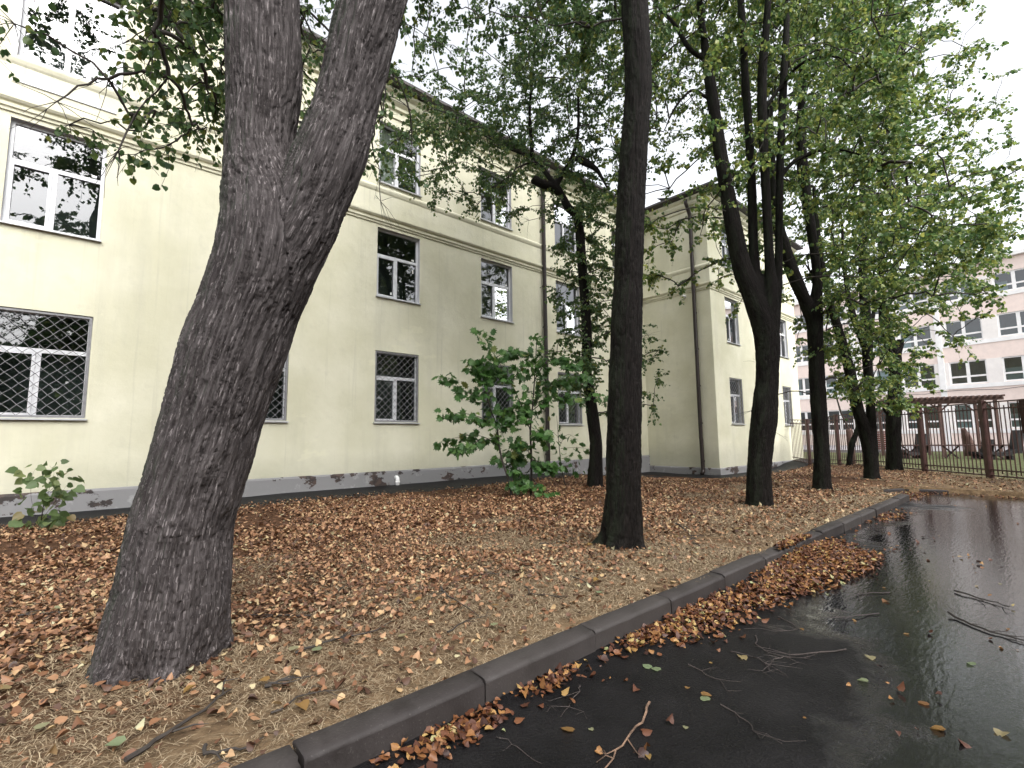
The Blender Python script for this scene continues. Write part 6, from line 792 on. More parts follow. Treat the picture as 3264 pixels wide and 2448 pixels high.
  (22.21,3.87,13.76,0.55,110), (21.88,2.84,7.92,0.47,76), (24.01,2.44,7.58,0.52,69), (23.05,6.05,15.81,0.54,92), (19.98,3.35,13.62,0.52,102), (25.82,3.9,16.1,0.5,73), (24.38,5.64,13.85,0.32,38), (24.43,2.46,8.41,0.5,64), (23.95,2.93,9.68,0.46,74), (23.41,5.15,16.73,0.52,104), (22.17,1.56,6.76,0.6,125), (23.8,2.58,8.53,0.54,89),
  (24.14,2.49,8.7,0.49,72), (24.04,2.08,8.8,0.35,54), (25.12,2.94,19.26,0.5,84), (26.52,2.46,14.54,0.54,78), (23.65,4.07,17.11,0.56,105), (24.73,5.81,5.8,0.53,89), (24.09,4.42,20.63,0.58,110), (22.18,3.13,14.12,0.48,80), (25.06,2.42,6.27,0.38,44), (22.58,6.88,9.29,0.48,78), (25.18,3.46,18.84,0.54,74), (23.06,1.95,18.24,0.57,102),
  (23.82,4.73,13.57,0.32,38), (23.89,2.04,9.71,0.35,47), (24.55,3.75,16.98,0.59,115), (25.57,4.53,19.05,0.52,78), (22.8,3.63,17.93,0.37,53), (22.34,3.16,16.66,0.54,100), (23.25,1.26,8.39,0.49,80), (23.38,0.14,11.39,0.33,41), (26.68,3.73,16.06,0.54,84), (24.94,2.21,6.93,0.55,99), (24.22,1.39,11.01,0.32,43), (25,6.48,17.58,0.38,60),
  (22.93,4.03,17.5,0.59,125), (22.76,5.5,5.08,0.56,83), (21.41,4.28,18.41,0.58,115), (24.33,3.18,17.52,0.52,84), (23.94,1.37,9.98,0.44,56), (24.63,2.2,9.49,0.43,56), (21.93,3.33,14.16,0.36,54), (23.66,2.59,7.13,0.53,104), (22.52,4.65,19.26,0.58,98), (22.84,6.18,16.87,0.33,39), (23.8,1.82,6.28,0.36,56), (20.88,4.1,17.3,0.52,82),
  (22.61,6.32,13.81,0.4,54), (23.79,1.1,7.68,0.52,90), (25.44,1.55,10.66,0.44,70), (22.69,3.05,15.52,0.58,88), (21.65,3.26,19.69,0.87,120), (25.65,1.66,9.39,0.46,70), (24.81,3.45,16.63,0.33,43), (26.29,5.83,10.78,0.35,42), (24.24,3.31,16.35,0.36,56), (23.02,2.5,19.81,0.78,120), (23.19,0.41,12.96,0.51,87), (22.41,3.24,20.33,0.62,120),
  (24.04,0.69,10.53,0.59,89), (23.58,1.4,6.69,0.53,103), (25.3,3.62,13.91,0.45,74), (22.56,0.94,8.23,0.42,51), (21.2,3.29,18.97,0.66,120), (23.25,0.17,13.84,0.45,73), (24.45,2.16,19.35,0.46,57), (23.41,1.07,7.23,0.43,54), (23.34,0.74,9,0.49,74), (26.45,4.74,17.41,0.37,58), (21.72,1.17,10.9,0.41,62), (22.25,2.14,18.94,0.82,120),
  (21.43,2.45,18.28,0.56,120), (24.09,3.79,9.85,0.46,65), (24.09,0.44,9.34,0.59,117), (21.73,3.71,19.67,0.76,120), (22.23,2.93,20.05,0.55,120), (21.72,2.68,19.4,0.85,120), (24.22,2.75,20.3,0.56,120), (24.89,1.17,9.63,0.57,117), (21.43,2.11,11.44,0.38,57), (24.71,0.9,9.18,0.59,119), (21.94,2.43,18.65,0.73,120), (24.48,0.29,12.02,0.36,48),
  (21.6,2.4,18.95,0.71,120), (22.18,2.81,19.31,0.84,120), (23.49,0.51,9.47,0.39,62), (22.81,3.19,19.9,0.56,120), (23.61,3.6,10.84,0.41,52), (23.53,0.41,9.57,0.39,48), (23.2,2.98,20.32,0.64,120), (21.97,2.57,19.25,0.74,120), (23.2,2.67,20.26,0.88,120), (23.13,2.22,19.24,0.74,120), (23.6,1.98,19.38,0.9,120), (22.48,3.49,20.56,0.89,120),
  (23.35,4.14,20.66,0.65,120), (22.7,1.13,7.22,0.6,124), (23.01,0.9,8.35,0.56,88), (21.98,1.77,18.52,0.86,120), (22.06,3.97,19.76,0.66,120), (26.37,2.16,11.85,0.39,45), (21.92,2.62,18.98,0.65,120), (22.83,2.41,19.88,0.69,120), (22.29,4.26,20.29,0.66,120), (22.81,3.79,20.51,0.83,120), (23.13,2.71,20.02,0.56,120), (22.23,3.34,19.41,0.78,120),
  (24.04,5.47,19.06,0.39,60), (22.82,3.07,20.53,0.88,120), (23.26,3.16,19.88,0.76,120), (22.73,2.88,19.42,0.59,120), (23.01,2.19,19.67,0.76,120), (23.03,2.71,20.16,0.78,120), (24.69,0.88,8.23,0.44,73), (23.05,3.62,20.17,0.65,120), (22.22,3.6,20.03,0.77,120), (22.87,3.38,20.76,0.64,120), (22.5,1.94,18.79,0.64,120), (22.27,6.92,17,0.41,70),
  (22.51,1.91,18.83,0.8,120), (21.33,2.64,18.48,0.73,120), (23.43,4.25,20.94,0.86,120), (21.96,3.89,19.93,0.81,120), (21.82,4.26,19.97,0.85,120), (21.83,3.75,19.74,0.62,120), (23.25,2.06,19.54,0.86,120), (26.21,5.72,13.68,0.39,48), (22.88,2.26,19.74,0.79,120), (21.36,3.24,19.3,0.78,120), (22.09,3.46,19.88,0.68,120), (21.49,3.29,19.29,0.79,120),
  (23.51,3.25,20.24,0.61,120), (22.73,0.21,11.7,0.39,57), (21.85,2.4,18.79,0.73,120), (21.43,2.69,18.56,0.73,120), (23.1,1.67,19.09,0.6,120), (23.46,4,20.65,0.79,120), (23.4,0.66,8.18,0.37,54), (23.84,2.96,20.2,0.8,120), (21.61,2.84,19.12,0.63,120), (22.16,2.76,18.95,0.79,120), (21.73,2.03,18.68,0.9,120), (26.68,5.59,11.03,0.37,57),
  (22.64,3.22,20.01,0.69,120), (22.26,2.5,19.71,0.75,120), (22.36,2.56,19.09,0.76,120), (21.98,2.68,19.43,0.74,120), (21.99,3.75,20.06,0.69,120), (23.62,2.1,19.66,0.66,120), (22.42,1.67,18.8,0.65,120), (21.35,5.3,15.45,0.39,46), (22.57,3.44,19.57,0.78,120), (23.47,2.69,20.17,0.75,120), (23.66,0.83,7.74,0.5,86), (22.12,3.71,20.04,0.79,120),
  (23.86,2.77,20.23,0.64,120), (22.58,3.12,19.43,0.75,120), (23.58,0.77,8.45,0.46,83), (23.13,3.59,20.57,0.81,120), (22.63,4.1,20.63,0.74,120), (23.11,3.11,20.14,0.9,120), (22.18,2.92,19.43,0.67,120), (23.59,0.87,7.6,0.47,60), (23.93,0.67,8.52,0.58,89), (21.96,2.62,18.65,0.83,120), (23.12,2.41,20.13,0.78,120), (23.5,2.49,20.28,0.84,120),
  (22.16,3.69,20.23,0.66,120), (22.2,2.85,19.87,0.81,120), (21.8,3.14,19.36,0.58,120), (21.76,3.49,19.83,0.69,120), (22.15,3.17,19.69,0.88,120), (23.24,3.14,20.06,0.72,120), (22.95,3.54,20.53,0.74,120), (23.61,3.9,20.84,0.68,120), (22.6,2.89,19.98,0.82,120), (22.76,2.33,19.29,0.75,120), (22.22,1.96,18.69,0.87,120), (22.89,2.92,20.08,0.78,120),
  (21.63,3.47,19.32,0.66,120), (22.27,2.79,19.13,0.83,120), (22.77,2.92,20.04,0.86,120), (22.38,2.26,19.29,0.81,120), (21.84,3.18,19.75,0.63,120), (21.59,3.83,19.14,0.59,120), (23.61,3.18,20.52,0.86,120), (21.67,2.13,18.23,0.71,120), (24.11,2.95,20.53,0.71,120), (22.6,2.16,19.1,0.8,120), (22.45,4,20.65,0.62,120), (26.31,2.1,15.06,0.39,46),
  (21.86,2.63,18.86,0.56,120), (21.36,3.06,18.97,0.58,120), (23.28,3.62,20.24,0.85,120), (23.01,2.66,20.07,0.57,120), (23.68,1.91,19.65,0.74,120), (22.11,3.19,20.2,0.58,120), (23.47,2.12,19.79,0.89,120), (23.33,2.73,20.4,0.76,120), (23.94,6.79,14.65,0.36,41), (24.58,5.07,16.14,0.32,34),
 ],
 'lime6': [
  (13.49,10.73,10.89,0.58,96), (6.94,8.68,12.2,0.54,108), (10.06,9.09,10.11,0.49,70), (11.13,11.39,12.59,0.36,49), (12,8.04,3.79,0.44,58), (10.29,9.35,11.13,0.43,59), (9.47,10.66,11.12,0.55,97), (11.61,8.94,4.82,0.49,80), (11.13,10.12,4.56,0.37,61), (11.34,8.63,5.39,0.35,41), (7.98,12.42,9.7,0.44,79), (11.26,9.44,8.1,0.56,77),
  (13.39,8.55,12.08,0.43,60), (11.3,8.83,7.44,0.37,41), (6.9,10.69,9.55,0.49,72), (6.86,10.4,11.41,0.41,71), (12.52,8.9,12.72,0.43,54), (11.95,9.13,6.97,0.56,105), (10.1,8.44,12.21,0.52,93), (7.9,10.66,10.22,0.39,67), (10.94,9.91,6.11,0.48,68), (9.07,7.62,9.15,0.55,90), (11.41,9.22,9.37,0.43,73), (11.96,8.52,3.74,0.58,90),
  (12.56,8.82,13.61,0.4,59), (7.36,10.82,9.11,0.59,115), (10.77,8.82,8.39,0.43,77), (8.43,10.64,9.41,0.33,38), (8.06,9,10.2,0.57,98), (12.35,10.84,10.59,0.54,83), (6.71,10.47,10.4,0.4,46), (11.25,9.89,7.95,0.55,81), (8.42,8.12,9.66,0.48,65), (8.59,11.56,10.42,0.45,60), (12.46,8.2,3.81,0.39,51), (6.14,11.91,9.85,0.5,66),
  (9.85,10.7,9.68,0.46,67), (9.61,10.25,10.59,0.52,106), (8.25,8.23,11.03,0.4,69), (10.25,8.02,13.28,0.59,116), (11.71,7.18,11.41,0.44,60), (11.08,7.95,11.45,0.37,48), (10.34,9.52,8.49,0.32,37), (11.39,9.27,4.15,0.39,46), (10.98,10.09,5.93,0.37,47), (10.78,11.14,12.77,0.52,94), (11.08,9.48,9.8,0.58,98), (11.72,10.52,13.49,0.41,55),
  (12.35,8.55,10.48,0.51,97), (7.68,10.81,10.22,0.53,73), (9.36,10.32,10.44,0.59,87), (11.46,9.18,5.9,0.44,75), (7.55,8.01,10.83,0.41,59), (7.47,10.04,12,0.34,37), (12.29,9.39,10.9,0.35,55), (11.13,9.78,9.92,0.44,61), (10.44,6.92,12.52,0.38,55), (11.52,10.18,10.67,0.48,64), (8.22,9.98,11.26,0.42,68), (9.18,10.92,9.22,0.4,55),
  (10.29,10.34,12.46,0.37,49), (10.44,11.17,12.28,0.54,79), (10.21,8.83,6.25,0.45,81), (6.36,9.49,10.27,0.53,87), (10,11.23,12.98,0.36,40), (8.7,10.94,10.04,0.4,52), (8.76,7.84,12.76,0.5,73), (11.1,11.14,12,0.55,113), (12.39,8,4.45,0.58,85), (10.06,11.67,9.64,0.41,52), (7.83,8.2,10.76,0.34,38), (13.03,9.18,11.39,0.36,42),
  (10.62,11.15,10.38,0.44,61), (9.75,8.77,14.12,0.54,104), (7.93,9.65,8.64,0.55,77), (6.54,10.16,11.89,0.49,69), (11.01,9.92,6.62,0.48,61), (12.19,9.7,11.01,0.55,109), (10.81,9.09,6.28,0.47,82), (6.76,9.2,10.05,0.51,70), (9.37,10.93,12.6,0.46,84), (9.1,9.26,14.18,0.4,53), (7.87,11.02,10.74,0.42,51), (11.34,9.51,7,0.57,88),
  (11.91,8.79,13.53,0.4,62), (10.78,8.31,10.27,0.39,57), (10.94,9.28,4,0.36,45), (10.7,7.92,6.28,0.32,37), (8.77,10.57,10.22,0.39,66), (13.19,8.81,11.96,0.58,121), (10.56,9.45,12.65,0.41,74), (11.18,10.01,5.42,0.34,48), (10.3,6.71,11.34,0.59,86), (10.08,11.08,12.77,0.55,101), (10.05,8.25,7.69,0.5,80), (9.3,9.66,11.73,0.49,88),
  (9.95,9.28,8.75,0.32,48), (8.63,7.2,10.49,0.45,57), (12.19,7.56,9.72,0.56,97), (9.93,9.08,7.86,0.45,80), (12.31,11.05,12.83,0.45,63), (9.71,10.19,10.29,0.55,110), (9.22,10.52,9.07,0.51,81), (10.77,8.67,7.3,0.4,62), (10.57,9.08,5.2,0.35,48), (9.92,11.24,11.26,0.5,67), (12.79,7.34,11.26,0.32,51), (7.65,10.43,9.84,0.42,50),
  (10.5,11.1,11.67,0.51,93), (7.93,9.72,8.47,0.56,114), (11.87,9.36,11.42,0.5,76), (10.78,8.63,11.45,0.33,41), (11.75,10.67,9.49,0.41,53), (7.46,10.47,10.74,0.42,63), (8.61,8.72,11.29,0.54,80), (10.04,9.86,11.27,0.43,70), (9.23,12.17,11.3,0.55,110), (7.96,8.55,12.73,0.53,72), (9.68,8.97,10.78,0.4,61), (11.85,9.46,9.99,0.56,115),
  (9.04,8.94,9.06,0.34,39), (7.53,9.99,10.21,0.37,40), (13.75,9.55,11.71,0.59,119), (12.59,8.6,3.03,0.48,66), (7.1,9.45,9.45,0.58,123), (10.58,9.45,7.21,0.48,85), (13.81,8.88,11.73,0.47,76), (8.88,10.11,11.66,0.45,58), (10.67,8.16,9.79,0.34,52), (11.45,8.44,5.08,0.53,77), (12.45,8.37,11.97,0.48,65), (10.33,8.98,7.22,0.6,127),
  (10.27,9.82,9.21,0.41,48), (13.04,8.79,4.25,0.48,74), (11.9,7.87,12.54,0.57,106), (8.75,7.53,10.22,0.46,70), (8.09,10.89,13.19,0.37,44), (7.02,9.26,12.16,0.39,59), (8.79,9.8,8.94,0.52,99), (10.81,7.96,13.65,0.34,54), (11,8.53,5.77,0.51,80), (11.69,9.1,7.69,0.54,75), (10.66,7.16,11.75,0.49,93), (10.89,9.02,10.73,0.35,39),
  (12.08,10.76,12.11,0.33,37), (10.07,9.09,11.87,0.53,90), (8.08,9.36,9.33,0.43,71), (10.61,9.63,5.68,0.54,76), (11.26,8.28,8.29,0.36,51), (9.03,9.57,13.24,0.55,103), (11.04,10.89,11.52,0.36,51), (8.12,12.2,10.79,0.48,62), (11.82,11.31,10.75,0.49,84), (10.69,10.27,9.65,0.39,55), (11.49,9.89,4.98,0.36,40), (7.98,9.14,9.8,0.54,73),
  (8,11.07,11.68,0.42,70), (10.92,9.8,9.45,0.39,60), (7.4,9.83,10.8,0.38,60), (7.11,10.69,12.68,0.59,101), (10.44,8.07,13.65,0.6,120), (10.74,9.22,9.78,0.44,57), (10.15,8.56,6.54,0.58,111), (10.72,9.1,6.08,0.46,68), (11.9,9.25,9.89,0.56,78), (9.24,9.88,12.68,0.34,37), (10.79,11.04,11.84,0.37,63), (12.37,8.25,12.79,0.49,91),
  (11.51,9.43,11.02,0.47,85), (10.33,9.27,9.33,0.42,67), (11.94,8.63,11.44,0.34,54), (8.97,12,10.32,0.34,39), (11.25,9.02,10.31,0.34,38), (9.92,10.49,10.72,0.45,67), (8.84,9.62,9.77,0.43,68), (10.82,11.06,13.39,0.36,50), (11.44,8.7,8.56,0.54,97), (11.72,9.28,8.32,0.44,76), (10.61,7.13,11.14,0.48,66), (9.8,7.87,11.06,0.45,77),
  (11.35,10.28,13.44,0.56,104), (6.88,9.77,8.62,0.41,55), (11.16,8.83,4.28,0.41,68), (5.39,10.9,10.4,0.42,50), (8.52,7.2,11.59,0.51,97), (11.02,9.1,10.28,0.53,96), (11.32,10.81,13.53,0.39,52), (7.84,10.42,10.26,0.53,109), (11.06,9.63,13.91,0.45,69), (11.51,8.07,2.81,0.48,90), (11.85,10.66,12.61,0.6,116), (9.05,11.41,12.41,0.34,52),
  (11.66,9.29,8.77,0.59,84), (13.35,8.67,10.08,0.53,78), (11.19,8.55,7.89,0.54,104), (10.61,8.41,6.08,0.46,87), (8.48,9.29,9.62,0.51,81), (9.91,8.86,8.26,0.39,55), (11.01,7.71,9.62,0.51,67), (10.01,9.29,13.35,0.57,96), (10.87,9.63,5.27,0.41,59), (12.87,9.83,9.93,0.59,113), (11.42,9.03,12.8,0.41,66), (13.21,8.36,10.26,0.36,47),
  (10.87,9.97,4.17,0.49,82), (11.25,9.11,7.04,0.35,46), (11.15,9.26,8.33,0.36,59), (10.84,12.14,10.82,0.4,50), (8.28,12.13,10.27,0.33,35), (8.67,9.09,11.39,0.35,44), (8.89,10.01,13.81,0.35,43), (12.42,7.18,11.22,0.33,39), (9.74,12.18,12.09,0.37,54), (11.7,8.16,10.53,0.39,65), (13.14,8.06,4,0.44,56), (11.38,10.72,12.84,0.41,48),
  (10.95,8.93,9.39,0.48,82), (7.55,7.68,10.28,0.39,46), (7.15,10.24,10.32,0.42,54), (10.51,8.14,6.46,0.53,108), (10.49,11.11,13.49,0.33,40), (9.27,9.76,10.22,0.58,119), (12.98,8.47,2.96,0.53,89), (8.59,9.24,11.79,0.5,85), (11.33,9.13,11.72,0.34,42), (11.22,9.45,11.75,0.41,56), (9.27,9.8,12.72,0.59,86), (10,8.37,12.85,0.36,44),
  (10.38,7.99,11.24,0.5,71), (7.68,9.64,9.58,0.42,59), (12.06,7.88,12.2,0.37,61), (9.3,8.5,13.32,0.35,56), (9.39,11.46,11.35,0.36,58), (7.99,12.06,9.76,0.52,92), (6.4,11.15,11.09,0.4,70), (10.27,8.47,5.18,0.5,77), (10.54,8.53,8.13,0.45,71), (10.12,10.11,11.17,0.59,92), (10.78,8.71,3.21,0.46,79), (9.05,11.18,12.97,0.49,81),
  (10.93,10.22,10.72,0.45,60), (11.79,8.98,11.88,0.49,94), (6.98,9.09,10.85,0.37,45), (8.87,10.09,12.28,0.35,55), (11.81,8.55,13.12,0.43,57), (9.82,8.37,9.94,0.32,51), (12.09,9.38,9.69,0.49,91), (12.45,9.52,12.64,0.35,44), (10.4,8.14,10.4,0.34,40), (9.79,9.45,12.2,0.41,70), (6.36,10.56,10.05,0.49,72), (7.89,10.64,11.55,0.57,100),
  (11.52,10.95,9.25,0.33,41), (8.7,10.85,11.78,0.38,59), (7.65,12.21,10.63,0.36,51), (9.51,9.29,10.95,0.53,84), (8.35,11.62,11.58,0.47,74), (11.85,9.8,11.19,0.38,49), (9.34,7.95,11.66,0.49,89), (10.83,7.91,8.63,0.38,47), (7.98,10.71,8.55,0.36,59), (9.93,10.21,8.52,0.55,80), (11.22,10.62,12.36,0.59,99), (6.94,10.79,10.81,0.44,62),
  (9.51,9.56,9.55,0.32,49), (11.11,8.26,6.39,0.34,42), (12.6,9.01,2.98,0.32,43), (11.56,9.72,5.82,0.42,71), (10.32,9.28,11.34,0.43,75), (10.06,8.42,9.07,0.49,88), (9.33,7.23,12.45,0.48,62), (7.56,10.72,10.14,0.38,56), (9.88,9.61,12.26,0.5,89), (10.92,10.48,12.4,0.47,62), (12.07,11.63,11.48,0.56,86), (10.38,10.3,14.16,0.55,79),
  (10.84,8.2,6.06,0.52,84), (11.08,8.64,5.35,0.5,66), (11.32,11.1,13.4,0.32,45), (11.65,8.03,4.68,0.53,86), (9.16,9.45,11.23,0.39,56), (8.53,9.33,8.78,0.38,59), (8.55,9.25,13.4,0.38,58), (11.74,10.42,13.03,0.58,109), (6.55,12,9.99,0.4,62), (8.2,10.09,10.32,0.59,125), (11.64,9.16,4.33,0.45,56), (10.87,9.82,10.99,0.41,60),
  (9.91,6.97,10.95,0.37,59), (9.45,7.01,11.06,0.33,37), (11.07,11.72,10.56,0.32,44), (8.74,8.48,11.77,0.52,96), (9.43,9.4,11.95,0.35,39), (10.68,8.43,8.14,0.58,108), (9.8,10.97,13.37,0.54,77), (11.31,10.98,10.49,0.34,45), (5.87,9.8,11.32,0.54,91), (12.76,8.83,10.23,0.46,81), (8.92,10,12.54,0.56,78), (7.56,11.27,11.15,0.58,105),
  (8.68,9.15,12.5,0.35,42), (11.28,8.4,4.54,0.48,81), (11.01,8.32,6.95,0.5,71), (9.11,8.3,13.02,0.55,78), (6.92,8.71,9.85,0.46,67), (9.49,10.72,8.5,0.41,52), (11.4,8.31,9.38,0.44,79), (11.01,8.64,10.93,0.49,69), (11.27,7.98,6.22,0.33,40), (8.46,10.51,12.78,0.54,108), (10.28,8.95,4.36,0.41,62), (11.27,9.39,12.33,0.53,84),
  (11.95,9.89,12.72,0.4,47), (10.52,9.08,12.4,0.51,100), (11.23,9.03,3.88,0.39,53), (11.11,9.32,12.53,0.51,67), (11.71,9.65,13.66,0.44,60), (9.66,7.33,11.17,0.51,76), (10.54,9.08,4.63,0.42,75), (7.15,12.29,10.9,0.56,108), (11.11,9.44,13.8,0.57,97), (10.51,9.66,10.42,0.56,93), (7.62,9.31,9.61,0.5,91), (10.49,8.59,3.81,0.49,91),
  (7.28,7.61,10.35,0.54,94), (9.7,11.15,12,0.37,55), (11.61,9.27,5.06,0.35,39), (8.8,9.02,12.2,0.59,113), (8.17,7.92,12.87,0.5,76), (11.88,9.3,7.94,0.42,62), (11.24,8.08,7.9,0.43,74), (11.1,8,7.15,0.41,72), (9.65,10.71,12.05,0.49,73), (10.69,8.54,4.07,0.49,63), (11.08,8.86,6.57,0.43,68), (11.05,10.33,13.46,0.55,93),
  (6.89,11.58,10.5,0.39,46), (9.4,9.56,14.12,0.45,57), (10.73,7.94,5.5,0.4,68), (9.9,8.08,13.77,0.47,69), (12.03,8.71,2.44,0.4,68), (5.83,10.96,11.33,0.5,85), (10.8,8.76,6.23,0.42,65), (12.08,7.91,4.73,0.53,81), (12.57,10.35,13.46,0.52,97), (11.7,8.76,3.81,0.56,78), (11.17,9.08,4.95,0.55,92), (10.08,7.1,9.89,0.38,50),
  (8.04,11.69,9,0.59,114), (8.32,7.59,12.04,0.56,117), (7.59,9.46,11.16,0.38,47), (10.18,11.89,12.69,0.5,93), (10.45,8.2,5.46,0.33,36), (6.63,9.66,12.25,0.56,78), (10.75,8.61,3.62,0.32,38), (10.12,9.22,13.32,0.36,44), (11.32,7.99,5.99,0.35,38), (11.09,9.4,3.13,0.33,46), (11.48,8.41,7,0.39,44), (11.01,8.76,5.26,0.54,104),
  (10.46,11.41,9.07,0.51,75), (9.64,8.93,12.2,0.33,53), (8.65,8.4,12.58,0.35,57), (12.68,9.93,12.96,0.38,51), (8.51,11.19,8.74,0.39,58), (6.18,9.84,9.41,0.54,81), (10.93,8.9,3.03,0.57,114), (10.77,8.64,3.55,0.6,87), (11.5,9.33,5.72,0.44,78), (11.25,9.13,5.38,0.51,85), (6.64,11.44,8.92,0.58,85), (10.72,8.71,3.57,0.43,73),
  (6.15,10.89,8.77,0.39,46), (11.32,9.08,4.87,0.5,90), (9.19,11.39,13.35,0.37,43), (6.73,10.52,9.74,0.55,79), (11.4,9.07,3.2,0.56,82), (9.59,9.06,12.93,0.32,51), (12.19,11.24,11.98,0.44,55), (7.13,12.3,9.34,0.51,91), (13.39,9.1,9.56,0.41,57), (10.55,9.11,3.09,0.59,96), (13.03,9.66,12.9,0.48,80), (12.58,7.64,3.16,0.5,69),
  (11.75,9.5,4.67,0.47,69), (10.21,12.16,10.96,0.49,70), (7.55,11.71,8.57,0.39,54), (11.33,9.03,9.18,0.5,71), (11.25,8.09,5.44,0.34,37), (11.12,9.34,3.18,0.47,71), (6.9,12.29,9.39,0.32,34), (12.78,7.91,2.46,0.46,65), (12.95,7.75,4.12,0.32,51), (8.07,9.65,10.06,0.59,89), (12.48,8.37,4.93,0.32,34), (11.59,6.87,11.47,0.52,67),
  (11.67,11.76,10.56,0.43,78), (11.69,8.77,2.29,0.54,101), (10.91,9.02,3.11,0.59,123), (6.9,9.23,13.11,0.37,46), (8.44,10.45,13.1,0.35,39), (6.42,11.89,9.01,0.33,40), (12.51,11.39,12.06,0.33,43), (10.71,8.75,4.36,0.6,103), (6.98,10.82,10.12,0.5,89), (10.62,7.68,11.14,0.34,40), (8.82,11.23,8.68,0.55,80), (11.37,8.09,5.34,0.42,50),
  (8.22,7.78,13.51,0.84,120), (10.52,8.46,7.83,0.6,109), (6.74,10.22,9.74,0.59,83),
 ],
}
# ------------------------------------------------------------ trees
def catmull(P, n):
    P = np.asarray(P, float); Q = np.vstack([2*P[0]-P[1], P, 2*P[-1]-P[-2]]); out = []
    for i in range(1, len(Q)-2):
        p0, p1, p2, p3 = Q[i-1], Q[i], Q[i+1], Q[i+2]
        for k in range(n):
            t = k/n; out.append(.5*((2*p1)+(-p0+p2)*t+(2*p0-5*p1+4*p2-p3)*t*t+(-p0+3*p1-3*p2+p3)*t**3))
    out.append(P[-1]); return np.array(out)

def tubes(P, Rr, sides):
    """P (b,m,3) polylines, Rr (b,m) radii -> verts, quads"""
    P = np.asarray(P, float); b, m, _ = P.shape
    T = np.gradient(P, axis=1); T /= np.linalg.norm(T, axis=2, keepdims=True)+1e-9
    ref = np.where(np.abs(T[..., 2:3]) < .9, np.array([0, 0, 1.]), np.array([1., 0, 0])); U = np.cross(T, ref); U /= np.linalg.norm(U, axis=2, keepdims=True)+1e-9; Wv = np.cross(T, U)
    a = np.arange(sides)*2*math.pi/sides
    V = P[:, :, None] + Rr[:, :, None, None]*(U[:, :, None]*np.cos(a)[None, None, :, None] + Wv[:, :, None]*np.sin(a)[None, None, :, None])
    bi, mi, si = np.meshgrid(np.arange(b), np.arange(m-1), np.arange(sides), indexing='ij'); sj = (si+1) % sides
    base = bi*m*sides; A = base+mi*sides
    F = np.stack([A+si, A+sj, A+sides+sj, A+sides+si], -1).reshape(-1, 4)
    return V.reshape(-1, 3), F

def trunk_mesh(stems, voxel, furrow, flare):
    """stems grown together into one skin, then furrowed along the grain"""
    mb = MB(); segs = []
    for k, s in enumerate(stems):
        C = catmull(s, 9); C[:, 3] = np.maximum(C[:, 3], .012)
        if k == 0 and flare: C = np.vstack([[*(C[0, :3] - [0, 0, .35]), C[0, 3]*1.05], C])
        mb.tube([c[:3] for c in C], list(C[:, 3]), 20)
        segs += [(C[i], C[i+1]) for i in range(len(C)-1)]
    me = bpy.data.meshes.new('t'); me.from_pydata(mb.v, [], mb.f); me.update(); bm = bmesh.new(); bm.from_mesh(me); bmesh.ops.recalc_face_normals(bm, faces=bm.faces); bm.to_mesh(me); bm.free()
    o = bpy.data.objects.new('t', me); COL.objects.link(o)
    m = o.modifiers.new('r', 'REMESH'); m.mode = 'VOXEL'; m.voxel_size = voxel; m.use_smooth_shade = True
    m = o.modifiers.new('s', 'SMOOTH'); m.factor = .5; m.iterations = 8
    dg = bpy.context.evaluated_depsgraph_get(); me2 = bpy.data.meshes.new_from_object(o.evaluated_get(dg)); bpy.data.objects.remove(o); bpy.data.meshes.remove(me)
    n = len(me2.vertices); V = np.empty(n*3, np.float32); me2.vertices.foreach_get('co', V); V = V.reshape(-1, 3).astype(float)
    N = np.empty(n*3, np.float32); me2.vertex_normals.foreach_get('vector', N); N = N.reshape(-1, 3).astype(float)
    best = np.full(n, 1e9); B = np.zeros((n, 3)); z0 = stems[0][0][2]; RR = np.ones(n)
    along = 0.
    for a, b in segs:
        d = b[:3]-a[:3]; L = np.linalg.norm(d)+1e-9; d = d/L; t = np.clip((V-a[:3])@d, 0, L); q = a[:3]+t[:, None]*d; e = V-q
        r = a[3]+(b[3]-a[3])*t/L; dist = np.linalg.norm(e, axis=1)/np.maximum(r, .02); sel = dist < best
        best[sel] = dist[sel]; u = np.cross(d, [0, 0, 1.]) if abs(d[2]) < .97 else np.array([1., 0, 0]); u = np.array([1., 0, 0])-d*d[0]; u /= np.linalg.norm(u); w_ = np.cross(d, u)
        en = e/(np.linalg.norm(e, axis=1)[:, None]+1e-9); k = np.stack([en@u*r, en@w_*r, np.full(n, a[2])+t*d[2]], 1); B[sel] = k[sel]; RR[sel] = r[sel]
    q = B*np.array([40., 40., 2.6]); q[:, :2] += (fbm(B*np.array([6, 6, 5.]))[:, None]-.5)*1.6
    x_ = (fbm(q, 2)-.5)*2.0; rid = 1-1.5*np.exp(-(x_/.16)**2); fine = fbm(B*np.array([75., 75., 16.]), 2)-.5; lump = fbm(B*np.array([5., 5., 2.2])+9)-.5
    amp = furrow*np.clip(RR/.22, .15, 1)
    disp = amp*((rid-.45)*.85 + fine*.9) + lump*np.clip(RR*.14, 0, .045)
    if flare:
        ang = np.arctan2(B[:, 1], B[:, 0]); h = np.clip(V[:, 2]-z0, -.4, 3)
        disp += flare*np.exp(-np.maximum(h, 0)/.16)*(np.cos(ang*5+1.3)*.5+np.cos(ang*8+.4)*.35)
    V += N*disp[:, None]
    me2.vertices.foreach_set('co', V.astype(np.float32).ravel()); at = me2.attributes.new('bark', 'FLOAT_VECTOR', 'POINT'); at.data.foreach_set('vector', B.astype(np.float32).ravel())
    me2.update(); return me2

